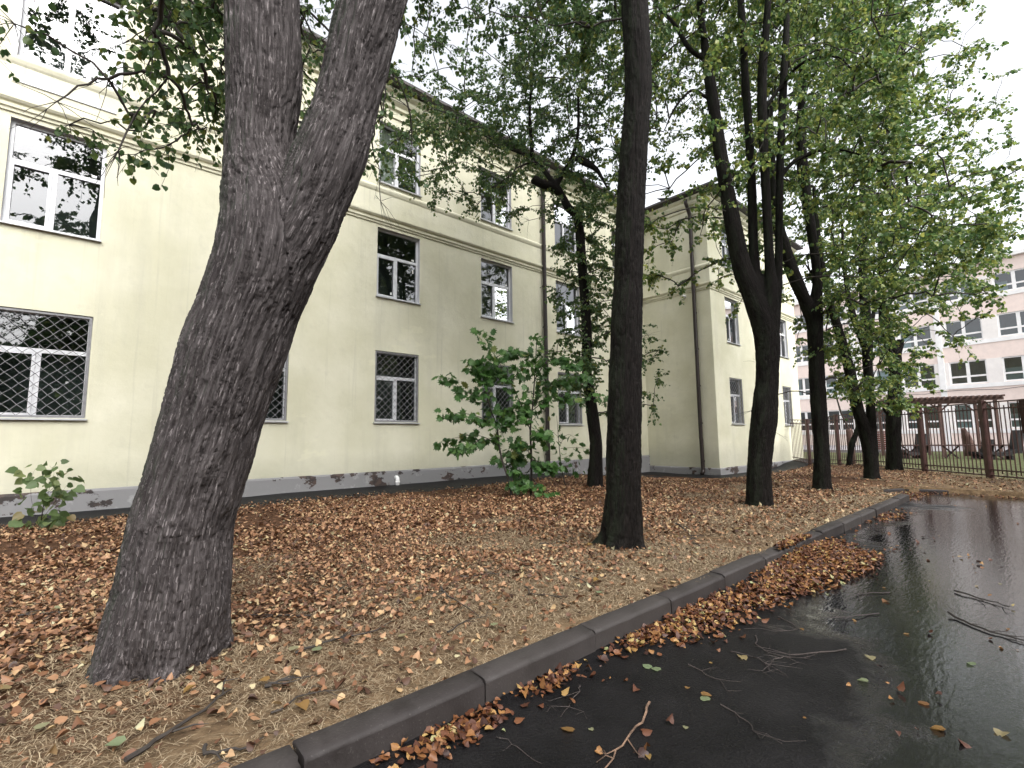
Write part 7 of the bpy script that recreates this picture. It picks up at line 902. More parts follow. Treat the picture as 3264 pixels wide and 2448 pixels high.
LEAF = np.array([(0, 0, 0), (.46, .20, .10), (.40, .62, .06), (0, 1.04, -.16), (-.40, .62, .06), (-.46, .20, .10)])
LEAF_F = np.array([(0, 1, 2, 3), (0, 3, 4, 5)])
LEAF8 = np.array([(0, .04, 0), (.30, -.03, .05), (.50, .26, .12), (.40, .66, .07), (0, 1.06, -.14), (-.40, .66, .07), (-.50, .26, .12), (-.30, -.03, .05)])
LEAF8_F = np.array([(0, 1, 2, 3, 4), (0, 4, 5, 6, 7)])
def unit(a): return a/(np.linalg.norm(a, axis=-1, keepdims=True)+1e-9)
def leaves(pos, d, nrm, size, curl=1., shape=LEAF, faces=LEAF_F):
    d = unit(d); x = unit(np.cross(d, nrm)); z = np.cross(x, d); n = len(pos); k = len(shape)
    cz = shape[None, :, 2]*np.broadcast_to(curl, n)[:, None]
    V = pos[:, None] + np.broadcast_to(size, n)[:, None, None]*(shape[None, :, 0:1]*x[:, None] + shape[None, :, 1:2]*d[:, None] + cz[..., None]*z[:, None])
    F = (np.arange(n)*k)[:, None, None] + faces[None]
    return V.reshape(-1, 3), F.reshape(-1, faces.shape[1])

def crown(root, name, stems, clumps, leaf_size, lmat, bare=()):
    """boughs that run out to each clump, fine twigs in it, leaves along the twigs"""
    rg = np.random.default_rng(sum(map(ord, name)))
    nodes = []; nr = []
    for s in stems:
        C = catmull(s, 4); h = C[:, 2] > 2.2
        nodes += list(C[h, :3]); nr += list(C[h, 3])
    SN = len(nodes); nodes = np.array(nodes); cl = np.array(list(clumps) + [(*b, 0) for b in bare], float); C = cl[:, :3]
    order = np.argsort([np.min(np.linalg.norm(nodes-c, axis=1)) for c in C])
    P = np.vstack([nodes, np.zeros((len(C), 3))]); path = np.concatenate([np.zeros(SN), np.full(len(C), 1e9)]); par = np.full(SN+len(C), -1); filled = SN
    idx = {}
    for o_ in order:
        c = C[o_]; dd = np.linalg.norm(P[:filled]-c, axis=1); up = np.maximum(0, P[:filled, 2]-c[2]-.6)
        cost = dd*1.0 + .28*path[:filled] + .45*up + np.where(np.arange(filled) < SN, .35, 0)
        j = int(np.argmin(cost)); P[filled] = c; par[filled] = j; path[filled] = path[j]+dd[j]; idx[filled] = o_; filled += 1
    cnt = np.zeros(filled); cnt[SN:] = 1
    for k in range(filled-1, SN-1, -1): cnt[par[k]] += cnt[k]
    ks = np.arange(SN, filled); A = P[par[ks]]; Bp = P[ks]; L = np.linalg.norm(Bp-A, axis=1); m = 6; t = np.linspace(0, 1, m)[None, :, None]
    mid = (A+Bp)/2 + np.stack([rg.normal(0, .10, len(ks))*L, rg.normal(0, .10, len(ks))*L, .16*L], 1)
    PL = (1-t)**2*A[:, None]+2*t*(1-t)*mid[:, None]+t*t*Bp[:, None]; PL[:, 1:-1] += rg.normal(0, .022, (len(ks), m-2, 3))*np.minimum(L, 1.)[:, None, None]
    r1 = (.0044 if name == 'lime0' else .0055)*cnt[ks]**.5+.002; r0 = np.where(par[ks] < SN, r1*1.15, np.minimum((.0044 if name == 'lime0' else .0055)*cnt[par[ks]]**.5+.002, r1*1.6)); r0, r1 = (np.minimum(q, .02) for q in (r0, r1)) if name == 'lime0' else (r0, r1); RL = r0[:, None]*(1-t[..., 0])+r1[:, None]*t[..., 0]
    V1, F1 = tubes(PL, RL, 4)
    tw = []; lp = []; ld = []; ln = []; lsz = []; BIG = 1.75 if name == 'lime0' else 1.3
    for k in ks:
        c = cl[idx[k]]; r = c[3]; N = int(c[4]*{'lime0': .85, 'lime1': 1.15, 'lime6': 1.6, 'lime4': 1., 'lime5': .9, 'lime3': 1.15}.get(name, 1.35)); nt_ = max(4, min(N//12, 6)) if N else 7
        out = unit(P[k]-P[par[k]])
        dirs = unit(rg.normal(0, 1, (nt_, 3))*[1, 1, .55] + out*.55 + [0, 0, -.15]); ln_ = r*rg.uniform(.55, 1.25, nt_)
        tt = np.linspace(0, 1, 4)[None, :, None]
        q = P[k] + dirs[:, None]*ln_[:, None, None]*tt + np.array([0, 0, -1.])*(ln_**1.5)[:, None, None]*.42*tt**2 + rg.normal(0, .018, (nt_, 4, 3))*tt
        tw.append(q)
        if N:
            per = max(2, int(round(N/nt_))); s = rg.uniform(.12, 1.02, (nt_, per)); i0 = np.clip((s*3).astype(int), 0, 2); fr = (s*3-i0)[..., None]
            ii = np.arange(nt_)[:, None]; pos = q[ii, i0]*(1-fr)+q[ii, i0+1]*fr; dr = unit(q[ii, i0+1]-q[ii, i0])
            side = rg.normal(0, 1, pos.shape)*[1, 1, .5]; dv = unit(dr*.45 + unit(side)*.8 + [0, 0, -.55])
            lp.append((pos+side*(.014 if r < .5 else .03)).reshape(-1, 3)); lsz.append(np.full(pos.shape[0]*pos.shape[1], BIG if c[4] >= 120 and c[2] > 8.5 else 1.)); ld.append(dv.reshape(-1, 3)); ln.append((rg.normal(0, .8, pos.shape)+[0, 0, .7]).reshape(-1, 3))
    Q = np.concatenate(tw); V2, F2 = tubes(Q, np.broadcast_to(np.linspace(.0042, .0016, 4), (len(Q), 4)), 3)
    V = np.vstack([V1, V2]); obj('branches', npmesh('branches', V, [np.vstack([F1, F2+len(V1)])], True), M['twig'], root)
    lp, ld, ln, lsz = map(np.concatenate, (lp, ld, ln, lsz)); n = len(lp)
    sh = (LEAF8, LEAF8_F) if name == 'lime0' else (LEAF, LEAF_F)
    V, F = leaves(lp, ld, ln, lsz*leaf_size*rg.uniform(.5, 1.25, n), rg.uniform(.3, 1.6, n), *sh)
    cr = obj('crown', npmesh('crown', V, [F]), lmat, root); cr['kind'] = 'stuff'; return n

TREES = {
 'lime0': ('big leaning linden with deeply furrowed bark forking into two thick limbs', .0118, .014, .15, 'bark', .058, 'leaf'),
 'lime1': ('straight dark single-stemmed linden rising bare beside the kerb', .0185, .013, .11, 'bark_dark', .07, 'leaf'),
 'lime2': ('dark linden splitting into four upright stems above a bowed trunk', .024, .010, .05, 'bark_dark', .074, 'leaf_turn'),
 'lime3': ('dark linden with one heavy limb slanting towards the wing of the building', .026, .010, .05, 'bark_dark', .083, 'leaf_turn'),
 'lime4': ('linden with two trunks parting in a V close above the ground', .026, .010, .05, 'bark_dark', .09, 'leaf_turn'),
 'lime5': ('thick linden with a knobbly cut stub standing next to the fence', .028, .010, .05, 'bark_dark', .094, 'leaf_turn'),
 'lime6': ('slender curved linden with a sawn-off limb growing near the yellow wall', .021, .009, .05, 'bark_dark', .072, 'leaf'),
}
EXTRA = {'lime0': [[(0.77, 3.42, 5.04, 0.236), (0.74, 3.45, 5.51, 0.247), (0.57, 3.55, 6.80, 0.235), (0.38, 3.63, 8.33, 0.193), (0.20, 3.70, 10.30, 0.150), (0.50, 4.00, 12.80, 0.090), (0.60, 4.10, 16.00, 0.030)], [(1.43, 2.76, 5.01, 0.201), (1.46, 2.71, 5.17, 0.194), (1.57, 2.49, 6.02, 0.165), (1.66, 2.25, 7.12, 0.127), (2.10, 2.30, 9.20, 0.080), (2.40, 2.80, 11.50, 0.050), (2.40, 3.00, 14.00, 0.030)]], 'lime1': [[(5.11, 3.09, 10.28, 0.137), (5.09, 3.06, 10.59, 0.122), (4.97, 2.90, 12.46, 0.091), (5.10, 3.00, 14.50, 0.060), (5.30, 3.20, 18.00, 0.020)]]}
BARE = {'lime0': [(-.55, 5.4, 5.0, .30), (-.25, 5.2, 4.35, .34), (.15, 5.0, 4.0, .3), (.05, 5.2, 4.7, .3), (3.3, 6.6, 5.2, .4)],
        'lime6': [(8.2, 10.2, 8.3, .5), (8.9, 10.4, 8.1, .5), (9.6, 9.8, 7.9, .5), (12.6, 8.2, 3.9, .4), (12.8, 8.0, 4.6, .4)],
        'lime3': [(13.6, 4.9, 2.6, .5), (13.4, 5.0, 3.4, .6), (13.2, 5.3, 2.2, .5), (13.5, 5.0, 1.7, .5)]}
for nm, (label, vox, fur, flare, bk, ls, lm) in TREES.items():
    b = STEMS[nm][0][0]; root = thing('linden_tree', label, 'tree', (b[0], b[1], .1))
    tag(root, group='lindens in the leafy bed')
    st = [list(map(list, s)) for s in STEMS[nm]]; ex = [list(map(list, s)) for s in EXTRA.get(nm, [])]
    me = trunk_mesh(st, vox, fur, flare); obj('trunk', me, M[bk], root)
    if ex: obj('limb', trunk_mesh(ex, .03, .01, 0), M[bk], root)
    n = crown(root, nm, st + ex, CLUMPS[nm], ls, M[lm], BARE.get(nm, ()))
b = STEMS['lime7'][0][0]; root = thing('tree_stump', 'short leaning dark dead trunk at the fence behind the V-shaped linden', 'dead tree', (b[0], b[1], .1))
obj('trunk', trunk_mesh([list(map(list, s)) for s in STEMS['lime7']], .02, .01, .03), M['bark_dark'], root)

# ------------------------------------------------------------ maple sapling: every leaf a piece
def maple_leaf_mesh(name, jag=1):
    tips = [(-.18, -.02), (-.50, -.12), (-.34, .12), (-.78, .22), (-.58, .40), (-.86, .62), (-.50, .58), (-.40, .66), (-.52, .98), (-.24, .84), (-.12, .92), (0, 1.25)]
    pts = tips + [(-x, y) for x, y in tips[-2::-1]]; c = (0, .30)
    V = [(c[0], c[1], -.05)] + [(x, y, .10*abs(x)-.16*max(0, y-.6)) for x, y in pts] + [(.012, 0, 0), (-.012, -.55, -.1), (.012, -.55, -.1)]
    n = len(pts); F = [(0, i, i+1) for i in range(1, n)] + [(0, n, 1)] + [(0, n+2, n+3)]
    rg = random.Random(jag*13+1)                                  # every variant is torn, folded and curled differently
    V = [(x*rg.uniform(.84, 1.1)+rg.gauss(0, .025), y+rg.gauss(0, .03), z+rg.gauss(0, .05)+(.22*jag-.25)*x*x) for x, y, z in V]
    me = bpy.data.meshes.new(name); me.from_pydata(V, [], F); me.update(); return me
def weed_leaf_mesh(name):
    V, F = leaves(np.zeros((1, 3)), np.array([[0, 1., 0]]), np.array([[0, 0, 1.]]), 1., 1., LEAF8, LEAF8_F)
    return npmesh(name, V, [F])
def place_leaf(me, mat, parent, off, pos, d, nrm, s, name='leaf'):
    d = Vector(d).normalized(); x = d.cross(Vector(nrm)).normalized(); z = x.cross(d)
    o = bpy.data.objects.new(name, me); COL.objects.link(o)
    if not me.materials: me.materials.append(mat)
    mw = Matrix(((x.x*s, d.x*s, z.x*s, pos[0]), (x.y*s, d.y*s, z.y*s, pos[1]), (x.z*s, d.z*s, z.z*s, pos[2]), (0, 0, 0, 1)))
    if parent is not None:
        o.parent = parent; o.matrix_parent_inverse = Matrix.Translation(-Vector(off))
    o.matrix_basis = mw; return o
def sapling(name, label, cat, base, limbs, r0, nleaf, size, seed, me, mat):
    rg = random.Random(seed); root = thing(name, label, cat, base); mb = MB(); spots = []; more = []
    for k, (key, pts) in enumerate(limbs.items()):
        P = catmull([(*p, 0) for p in pts], 4)[:, :3]; n = len(P); main = len(key) == 1; rr = r0 if main else r0*.35
        mb.tube(P, [rr*(1-.75*i/(n-1)) for i in range(n)], 7)
        for i in range(int(n*(.45 if main else .2)), n):
            for q in range(2 if i < n-1 else 4): spots.append((Vector(P[i]), Vector(P[i]-P[max(i-1, 0)]).normalized()))
    mb.build('stem', M['twig'], root, True)
    for k in range(nleaf):
        p, d = spots[(k*7) % len(spots)] if k < len(spots) else rg.choice(spots)
        a = rg.uniform(0, 6.283); dv = Vector((math.cos(a), math.sin(a), rg.uniform(-1.3, .0))) + d*.5
        nr = Vector((rg.gauss(0, .7)-.35, rg.gauss(0, .7)-.6, rg.uniform(.1, 1))); s = size*rg.uniform(.65, 1.25)
        pos = p + dv.normalized()*s*rg.uniform(.4, 1.2) + Vector((rg.gauss(0, .07), rg.gauss(0, .07), rg.gauss(0, .05)))
        pos.z = max(pos.z, .16)
        if k < 300: place_leaf(me[k % len(me)], mat, root, base, pos, dv, nr, s)
        else: more.append((pos, dv, nr, s))
    if more:                                                  # leaves past the first three hundred, joined
        src = np.array([v_.co for v_ in me[0].vertices]); tri = np.array([p_.vertices[:] for p_ in me[0].polygons])
        V, F = leaves(*[np.array([list(q[i]) for q in more]) for i in range(3)], np.array([q[3] for q in more]), 1., src, tri)
        f_ = obj('foliage', npmesh('foliage', V, [F]), M['maple'], root); f_['kind'] = 'stuff'
    return root
MAPLE = {'A': [(8.1, 9.01, 0.12), (7.99, 9.03, 0.6), (7.86, 9.09, 1.03), (7.77, 9.11, 1.46), (7.71, 9.11, 1.86), (7.51, 9.19, 2.48), (7.42, 9.21, 3.0), (7.37, 9.19, 3.39)], 'A1': [(7.79, 9.11, 1.37), (7.82, 9.77, 1.61), (7.51, 10.09, 1.64), (7.0, 10.5, 1.5)], 'A2': [(7.71, 9.11, 1.86), (7.32, 9.28, 2.08), (6.9, 9.42, 2.17), (6.64, 9.58, 2.14)], 'A3': [(7.54, 9.18, 2.43), (7.18, 9.42, 2.63), (7.05, 9.72, 2.82), (6.78, 9.88, 3.06)], 'A4': [(7.86, 9.09, 1.03), (8.12, 9.17, 1.22), (8.36, 9.09, 1.07)], 'A5': [(7.72, 9.11, 1.8), (7.88, 8.89, 2.02), (8.06, 8.82, 2.17)], 'A6': [(7.47, 9.19, 2.77), (7.3, 9.24, 3.16), (7.11, 9.31, 3.44)], 'A7': [(7.49, 9.35, 1.6), (7.14, 9.5, 1.38), (6.9, 9.66, 1.33)], 'A8': [(7.89, 9.08, 0.97), (8.17, 8.97, 0.79), (8.33, 8.89, 0.53)], 'B': [(8.57, 8.84, 0.12), (8.52, 8.75, 1.01), (8.46, 8.71, 1.74), (8.46, 8.62, 2.31), (8.45, 8.5, 3.18), (8.43, 8.4, 4.01)], 'B2': [(8.46, 8.71, 1.74), (8.23, 8.73, 2.28), (7.88, 8.74, 2.87), (7.56, 8.93, 3.52), (7.28, 9.09, 4.15)], 'B3': [(8.46, 8.62, 2.31), (8.76, 8.45, 2.78), (9.03, 8.21, 3.01), (9.53, 7.99, 3.09)], 'B4': [(8.47, 8.62, 2.25), (8.66, 8.2, 2.53), (9.16, 7.88, 2.58), (9.84, 7.4, 2.52)], 'B5': [(8.46, 8.52, 3.0), (8.54, 8.22, 3.39), (8.77, 8.04, 3.5), (8.74, 7.56, 3.32)], 'B6': [(8.53, 8.76, 0.87), (8.48, 8.96, 0.61), (8.13, 8.93, 0.49)], 'B7': [(8.55, 8.79, 0.58), (8.63, 8.54, 0.36), (8.94, 8.45, 0.18)], 'B8': [(8.5, 8.75, 1.16), (8.27, 8.73, 1.34), (8.24, 8.9, 1.45)], 'B9': [(8.47, 8.72, 1.59), (8.36, 8.33, 1.73), (8.43, 8.16, 1.64)], 'B10': [(8.01, 8.93, 2.95), (8.1, 8.68, 3.23), (8.38, 8.71, 3.67)], 'B11': [(8.27, 8.79, 2.32), (8.16, 8.97, 2.32), (7.85, 9.02, 2.26)], 'B12': [(8.52, 8.75, 1.04), (8.72, 8.58, 0.95), (8.85, 8.39, 0.9)], 'B13': [(7.86, 9.02, 3.27), (7.91, 9.34, 3.28), (7.83, 9.58, 3.24)], 'B14': [(7.72, 9.11, 3.56), (8.0, 9.08, 3.71), (8.12, 9.04, 3.72)]}
SLIM = {'S': [(10.93, 9.8, 0.12), (10.8, 9.83, 0.72), (10.7, 9.82, 1.41), (10.6, 9.79, 2.2)], 'S1': [(10.72, 9.81, 1.34), (10.84, 9.58, 1.65), (11.05, 9.37, 1.47)], 'S2': [(10.68, 9.81, 1.58), (10.56, 9.98, 1.72), (10.43, 9.95, 1.55)], 'S3': [(10.75, 9.8, 1.24), (11.16, 9.42, 1.26), (11.65, 9.17, 1.12)], 'S4': [(10.79, 9.81, 0.93), (11.06, 9.57, 1.09)], 'S5': [(10.81, 9.82, 0.72), (11.09, 9.6, 0.75), (11.23, 9.46, 0.58)]}
WEED = {'W': [(-0.28, 11.79, 0.12), (-0.26, 11.5, 0.44), (-0.25, 11.58, 0.72), (-0.2, 11.47, 0.93)], 'W1': [(-0.28, 11.75, 0.12), (-0.37, 11.74, 0.43), (-0.44, 12.08, 0.69), (-0.44, 11.9, 0.98), (-0.41, 11.84, 1.15)], 'W2': [(-0.25, 11.34, 0.34), (-0.14, 11.44, 0.55), (-0.06, 11.3, 0.72), (0.03, 11.36, 0.9)], 'W3': [(-0.24, 11.28, 0.46), (-0.2, 11.66, 0.84), (-0.16, 11.58, 1.07), (-0.22, 11.28, 1.21)], 'W4': [(-0.28, 11.53, 0.15), (-0.41, 11.66, 0.23), (-0.52, 11.87, 0.32)], 'W5': [(-0.27, 11.74, 0.24), (-0.12, 11.78, 0.34), (-0.01, 11.36, 0.43)], 'W6': [(-0.29, 11.78, 0.18), (-0.22, 11.62, 0.27), (-0.09, 11.73, 0.25)], 'W7': [(-0.25, 11.66, 0.71), (-0.15, 11.64, 0.82), (-0.09, 11.23, 0.97), (-0.05, 11.3, 1.09)]}
mleaf = [maple_leaf_mesh('leaf', q) for q in range(5)]
sapling('maple_sapling', 'bushy young maple with broad green leaves between the lindens and the wall', 'sapling', (8.1, 9.01, .1), MAPLE, .032, 1300, .135, 3, mleaf, M['maple_obj'])
sapling('maple_sapling', 'thin small maple shoot with few leaves beside the slender curved linden', 'sapling', (10.93, 9.8, .1), SLIM, .018, 46, .14, 4, mleaf, M['maple_obj'])
wleaf = [weed_leaf_mesh('leaf')]
sapling('weed_plant', 'light green leafy weed growing at the black apron near the barred window', 'plant', (-.3, 11.73, .1), WEED, .010, 120, .14, 6, wleaf, M['weed_obj'])
# ------------------------------------------------------------ fence
def GZ(x, y): return float(ground_z(np.array([x]), np.array([y]))[0])
fence = thing('fence', 'maroon metal picket fence with square posts dividing the two yards', 'fence', (21.72, 1.52, .1))
FD = Vector((.724, .690, 0)).normalized(); FP = Vector((21.72, 1.52, 0)); FNn = Vector((FD.y, -FD.x, 0)); STEP = 2.70
def fpt(s, n, z): p = FP + FD*s + FNn*n; return Vector((p.x, p.y, z))
bar_l = bar_s = None
for k in range(-7, 6):
    s0 = k*STEP; gz0 = GZ(*fpt(s0, 0, 0)[:2])
    if k <= 4:
        MB().box(s0-.07, s0+.07, -.07, .07, gz0-.2, gz0+2.43, T=fpt).box(s0-.08, s0+.08, -.08, .08, gz0+2.43, gz0+2.45, T=fpt).build('post', M['fence'], fence)
    if k == 5: continue
    L = STEP if k < 4 else 1.9; g1 = GZ(*fpt(s0+L, 0, 0)[:2]); gm = lambda s: gz0+(g1-gz0)*s/L
    for zr in (.07, .25, 2.16, 2.37):
        MB().add([fpt(s0+s, n, gm(s)+zr+dz) for s in (.07, L-.07) for n in (-.02, .02) for dz in (0, .04)], [(0, 1, 3, 2), (4, 6, 7, 5), (0, 4, 5, 1), (2, 3, 7, 6), (1, 5, 7, 3), (0, 2, 6, 4)]).build('rail', M['fence'], fence)
    n = int((L-.14)/.15)
    for i in range(n):
        s = .07+(L-.14)*(i+.5)/n; lo, hi = (.06, 2.40) if i % 2 else (.15, 2.27); zb = gm(s)
        me_ = bar_l if i % 2 else bar_s
        if me_ is None:
            me_ = MB().box(-.011, .011, -.011, .011, lo, hi).mesh('picket')
            if i % 2: bar_l = me_
            else: bar_s = me_
        p = fpt(s0+s, 0, zb); o = bpy.data.objects.new('picket', me_); COL.objects.link(o)
        if not me_.materials: me_.materials.append(M['fence'])
        o.parent = fence; o.matrix_parent_inverse = Matrix.Translation(-fence.location); o.location = p; o.rotation_euler.z = math.atan2(FD.y, FD.x)
bd = MB().box(-2.62, -1.20, .03, .05, 1.52, 2.52, T=fpt).box(-2.60, -2.55, .05, .07, 1.54, 2.50, T=fpt).box(-1.27, -1.22, .05, .07, 1.54, 2.50, T=fpt).build('board', M['fence'])
tag(bd, 'brown sheet panel hung on the inside of the picket fence', 'board')

# ------------------------------------------------------------ pink building behind the fence
pk = thing('building', 'four-storey pink and white building with wide white-framed windows beyond the fence', 'building', (63.3, 5.7, .2))
PD = Vector((-.1805, -.9836, 0)); FPk = Fr((63.3, 5.7, 0), tuple(PD), (-.9836, .1805, 0)); PERIOD = 3.8
floors = [(1.85, 4.2), (6.1, 8.3), (10.2, 12.3), (14.3, 16.1)]
nb = range(-9, 8); wins2 = [(-.78+PERIOD*b, 1.95+PERIOD*b, c, d) for b in nb for c, d in floors]
u0, u1 = -.78+PERIOD*-9-1.2, 1.95+PERIOD*7+1.2
w = MB(); wall_mesh(w, FPk, u0, u1, -.5, 17.4, [list(q) for q in wins2], .2)
w.add([FPk(u0, 0, -.5), FPk(u0, 0, 17.4), FPk(u0, -12, 17.4), FPk(u0, -12, -.5)], [(0, 1, 2, 3)]); w.add([FPk(u1, 0, -.5), FPk(u1, -12, -.5), FPk(u1, -12, 17.4), FPk(u1, 0, 17.4)], [(0, 1, 2, 3)]); w.add([FPk(u0, 0, 17.4), FPk(u1, 0, 17.4), FPk(u1, -12, 17.4), FPk(u0, -12, 17.4)], [(0, 1, 2, 3)])
w.build('wall', M['pink'], pk)
for c, d in floors:
    MB().box(u0, u1, .0, .06, c-.42, c-.06, T=FPk).build('sill_band', M['white'], pk)
    for b in nb:
        a = 1.95+PERIOD*b; MB().box(a, a+PERIOD-2.73, .0, .04, c-.06, d, T=FPk).build('pier', M['pier'], pk)
for b in list(nb)[::2]:
    a = 1.95+PERIOD*b+.30; MB().box(a, a+.45, .0, .12, -.3, 17.4, T=FPk).build('pilaster', M['white'], pk)
MB().box(u0-.2, u1+.2, -12, .35, 17.4, 17.75, T=FPk).build('roof', M['white'], pk)
def far_window(a, b, c, d, seed):
    rg = random.Random(seed); r = reveals(MB(), FPk, (a, b, c, d), .2).build('window', M['white'], pk); m = (a+b)/2; tz = c+(d-c)*.33; f = MB(); F = FPk; w_ = .11
    for q in ((a, a+w_, c, d), (b-w_, b, c, d), (a+w_, b-w_, c, c+w_), (a+w_, b-w_, d-w_, d), (m-.13, m+.13, c+w_, d-w_)): f.box(q[0], q[1], -.16, -.08, q[2], q[3], T=F)
    for p, q in ((a+w_, m-.13), (m+.13, b-w_)):
        f.box(p, q, -.16, -.084, tz-.08, tz+.08, T=F)
        for z0, z1 in ((c+w_, tz-.08), (tz+.08, d-w_)): MB().add([F(p, -.12, z0), F(q, -.12, z0), F(q, -.12, z1), F(p, -.12, z1)], [(0, 1, 2, 3)]).build('pane', M['glass_far'], r)
    f.build('frame', M['white'], r)
    q = [F(u, n, v) for n in (-.2, -2.2) for v in (c, d) for u in (a, b)]; MB().add(q, [(4, 5, 7, 6), (0, 4, 6, 2), (5, 1, 3, 7), (2, 6, 7, 3), (0, 1, 5, 4)]).build('interior', M['teal_room'], r)
    if rg.random() < .55:
        p, q = rg.choice(((a+.1, m), (m, b-.1), (a+.1, a+.9))); MB().box(p, q, -.32, -.29, c+.1, c+(d-c)*rg.choice((.55, .95)), T=F).build('curtain', M['curtain'], r)
for i, q in enumerate(wins2):
    if -4.5*PERIOD < q[0] < 3.5*PERIOD: far_window(*q, i)
    else: MB().add([FPk(q[0], -.1, q[2]), FPk(q[1], -.1, q[2]), FPk(q[1], -.1, q[3]), FPk(q[0], -.1, q[3])], [(0, 1, 2, 3)]).build('pane', M['glass_far'], pk)
P = [FPk(-14+1.4*k, .16, 5.35+.18*abs(math.sin(k*.8))) for k in range(24)]
tag(MB().tube(P, .025, 5).build('cable', M['dark']), 'slack dark cable looping along the front of the pink building', 'cable')

# ------------------------------------------------------------ the yard behind the fence
pg = thing('pergola', 'brown timber shelter with a slatted flat roof behind the picket fence', 'pergola', (36.5, 4.2, .15))
ex = (Vector((37.4, 1.9, 0))-Vector((35.7, 6.6, 0))); Lx = ex.length; ex.normalize(); ey = Vector((ex.y*-1, ex.x, 0)); ey = ey if ey.x > 0 else -ey
def PG(u, n, z): p = Vector((35.7, 6.6, 0)) + ex*u + ey*n; return Vector((p.x, p.y, z))
for u in (.15, Lx/2, Lx-.15):
    for n in (.15, 3.2):
        MB().box(u-.07, u+.07, n-.07, n+.07, -.1, 3.3, T=PG).build('post', M['wood_brown'], pg)
        mb = MB()
        for sg in (-1, 1):
            if 0 < u+sg*.6 < Lx: mb.tube([PG(u, n, 2.75), PG(u+sg*.5, n, 3.28)], .045, 6)
        mb.build('brace', M['wood_brown'], pg)
for n in (.15, 3.2): MB().box(-.2, Lx+.2, n-.06, n+.06, 3.3, 3.46, T=PG).build('beam', M['wood_brown'], pg)
for i in range(22): u = -.1+(Lx+.2)*i/21; MB().box(u-.05, u+.05, -.3, 3.6, 3.463, 3.56, T=PG).build('slat', M['wood_brown'], pg)
tb = thing('picnic_table', 'long reddish bench table on crossed legs in front of the shelter', 'table', (34, 4, .15))
def TB(u, n, z): p = Vector((34.7, 6.0, 0)) + ex*u*.98 + ey*n; return Vector((p.x, p.y, z))
MB().box(0, 4.6, -.3, .3, .84, .90, T=TB).build('table_top', M['fence'], tb)
for u in (.5, 2.3, 4.1):
    MB().tube([TB(u-.35, 0, .1), TB(u+.35, 0, .85)], .045, 6).build('leg', M['dark'], tb); MB().tube([TB(u+.35, .06, .1), TB(u-.35, .06, .85)], .045, 6).build('leg', M['dark'], tb)
def lounge(x, y, s, rot, label):
    c = thing('garden_chair', label, 'chair', (x, y, .15)); T = lambda u, n, z: Vector((x + math.cos(rot)*u - math.sin(rot)*n, y + math.sin(rot)*u + math.cos(rot)*n, .15+z))
    P = [T(-.5*s, 0, .35*s), T(-.2*s, 0, .18*s), T(.25*s, 0, .16*s), T(.6*s, 0, .34*s)]
    mb = MB()
    for q in range(len(P)-1):
        d = Vector((-math.sin(rot), math.cos(rot), 0))*.35*s; a, b = P[q], P[q+1]; up = Vector((0, 0, .16*s)); mb.add([a-d, a+d, b+d, b-d, a-d+up, a+d+up, b+d+up, b-d+up], [(0, 1, 2, 3), (7, 6, 5, 4), (0, 4, 5, 1), (1, 5, 6, 2), (2, 6, 7, 3), (3, 7, 4, 0)])
    mb.build('seat', M['dark'], c)
    mb = MB(); mb.box(-.62*s, -.42*s, -.36*s, .36*s, .3*s, 1.35*s, T=lambda u, n, z: T(u-.18*(z/s-.3)*s, n, z)); mb.build('backrest', M['dark'], c)
    for u in (-.3, .35): MB().box(u*s-.04, u*s+.04, -.3*s, .3*s, 0, .2*s, T=T).build('leg', M['dark'], c)
lounge(36.1, 2.8, .75, 2.5, 'small black sling chair beside the bench table behind the fence'); lounge(35.4, 2.0, 1.1, 2.0, 'large black high-backed chair near the fence post'); lounge(34.9, 5.5, 1.0, 2.4, 'black high-backed chair at the far end of the bench table')
st = thing('tree_stump', 'brown broken stump standing on the terrace side of the shelter', 'stump', (38.6, 3.4, .15)); MB().tube([(38.6, 3.4, .1), (38.6, 3.4, .7), (38.4, 3.5, 1.3), (38.1, 3.55, 1.75)], [.3, .26, .22, .1], 10).build('trunk', M['wood_brown'], st, True)
sc_ = thing('slatted_screen', 'dull red slatted screen low in front of the pink wall', 'screen', (41, 8, .2))
for i in range(9): MB().box(40.6, 40.65, 7.3, 8.7, .45+i*.14, .56+i*.14).build('slat', M['brick'], sc_)
MB().box(40.66, 40.72, 7.3, 7.4, .1, 1.75).build('post', M['brick'], sc_); MB().box(40.66, 40.72, 8.6, 8.7, .1, 1.75).build('post', M['brick'], sc_)
ps = thing('wooden_post', 'thick brown timber post standing just behind the fence', 'post', (28.9, 6.9, .1))
MB().tube([(28.9, 6.9, -.1), (28.9, 6.9, 1.7), (28.88, 6.9, 1.78)], [.16, .15, .12], 10).build('shaft', M['wood_brown'], ps, True); MB().tube([(28.9, 6.9, 1.7), (28.5, 7.1, 2.6), (28.2, 7.2, 3.6)], [.05, .045, .03], 6).build('branch', M['twig'], ps)
cab = MB().tube([Vector((21.5, 3.5, 9.2)).lerp(Vector((9.5, -2.0, 6.0)), t) - Vector((0, 0, .35*math.sin(math.pi*t))) for t in np.linspace(0, 1, 16)], .014, 5).build('cable', M['dark'])
tag(cab, 'thin overhead wire crossing the bright sky out of the tree crowns', 'cable')

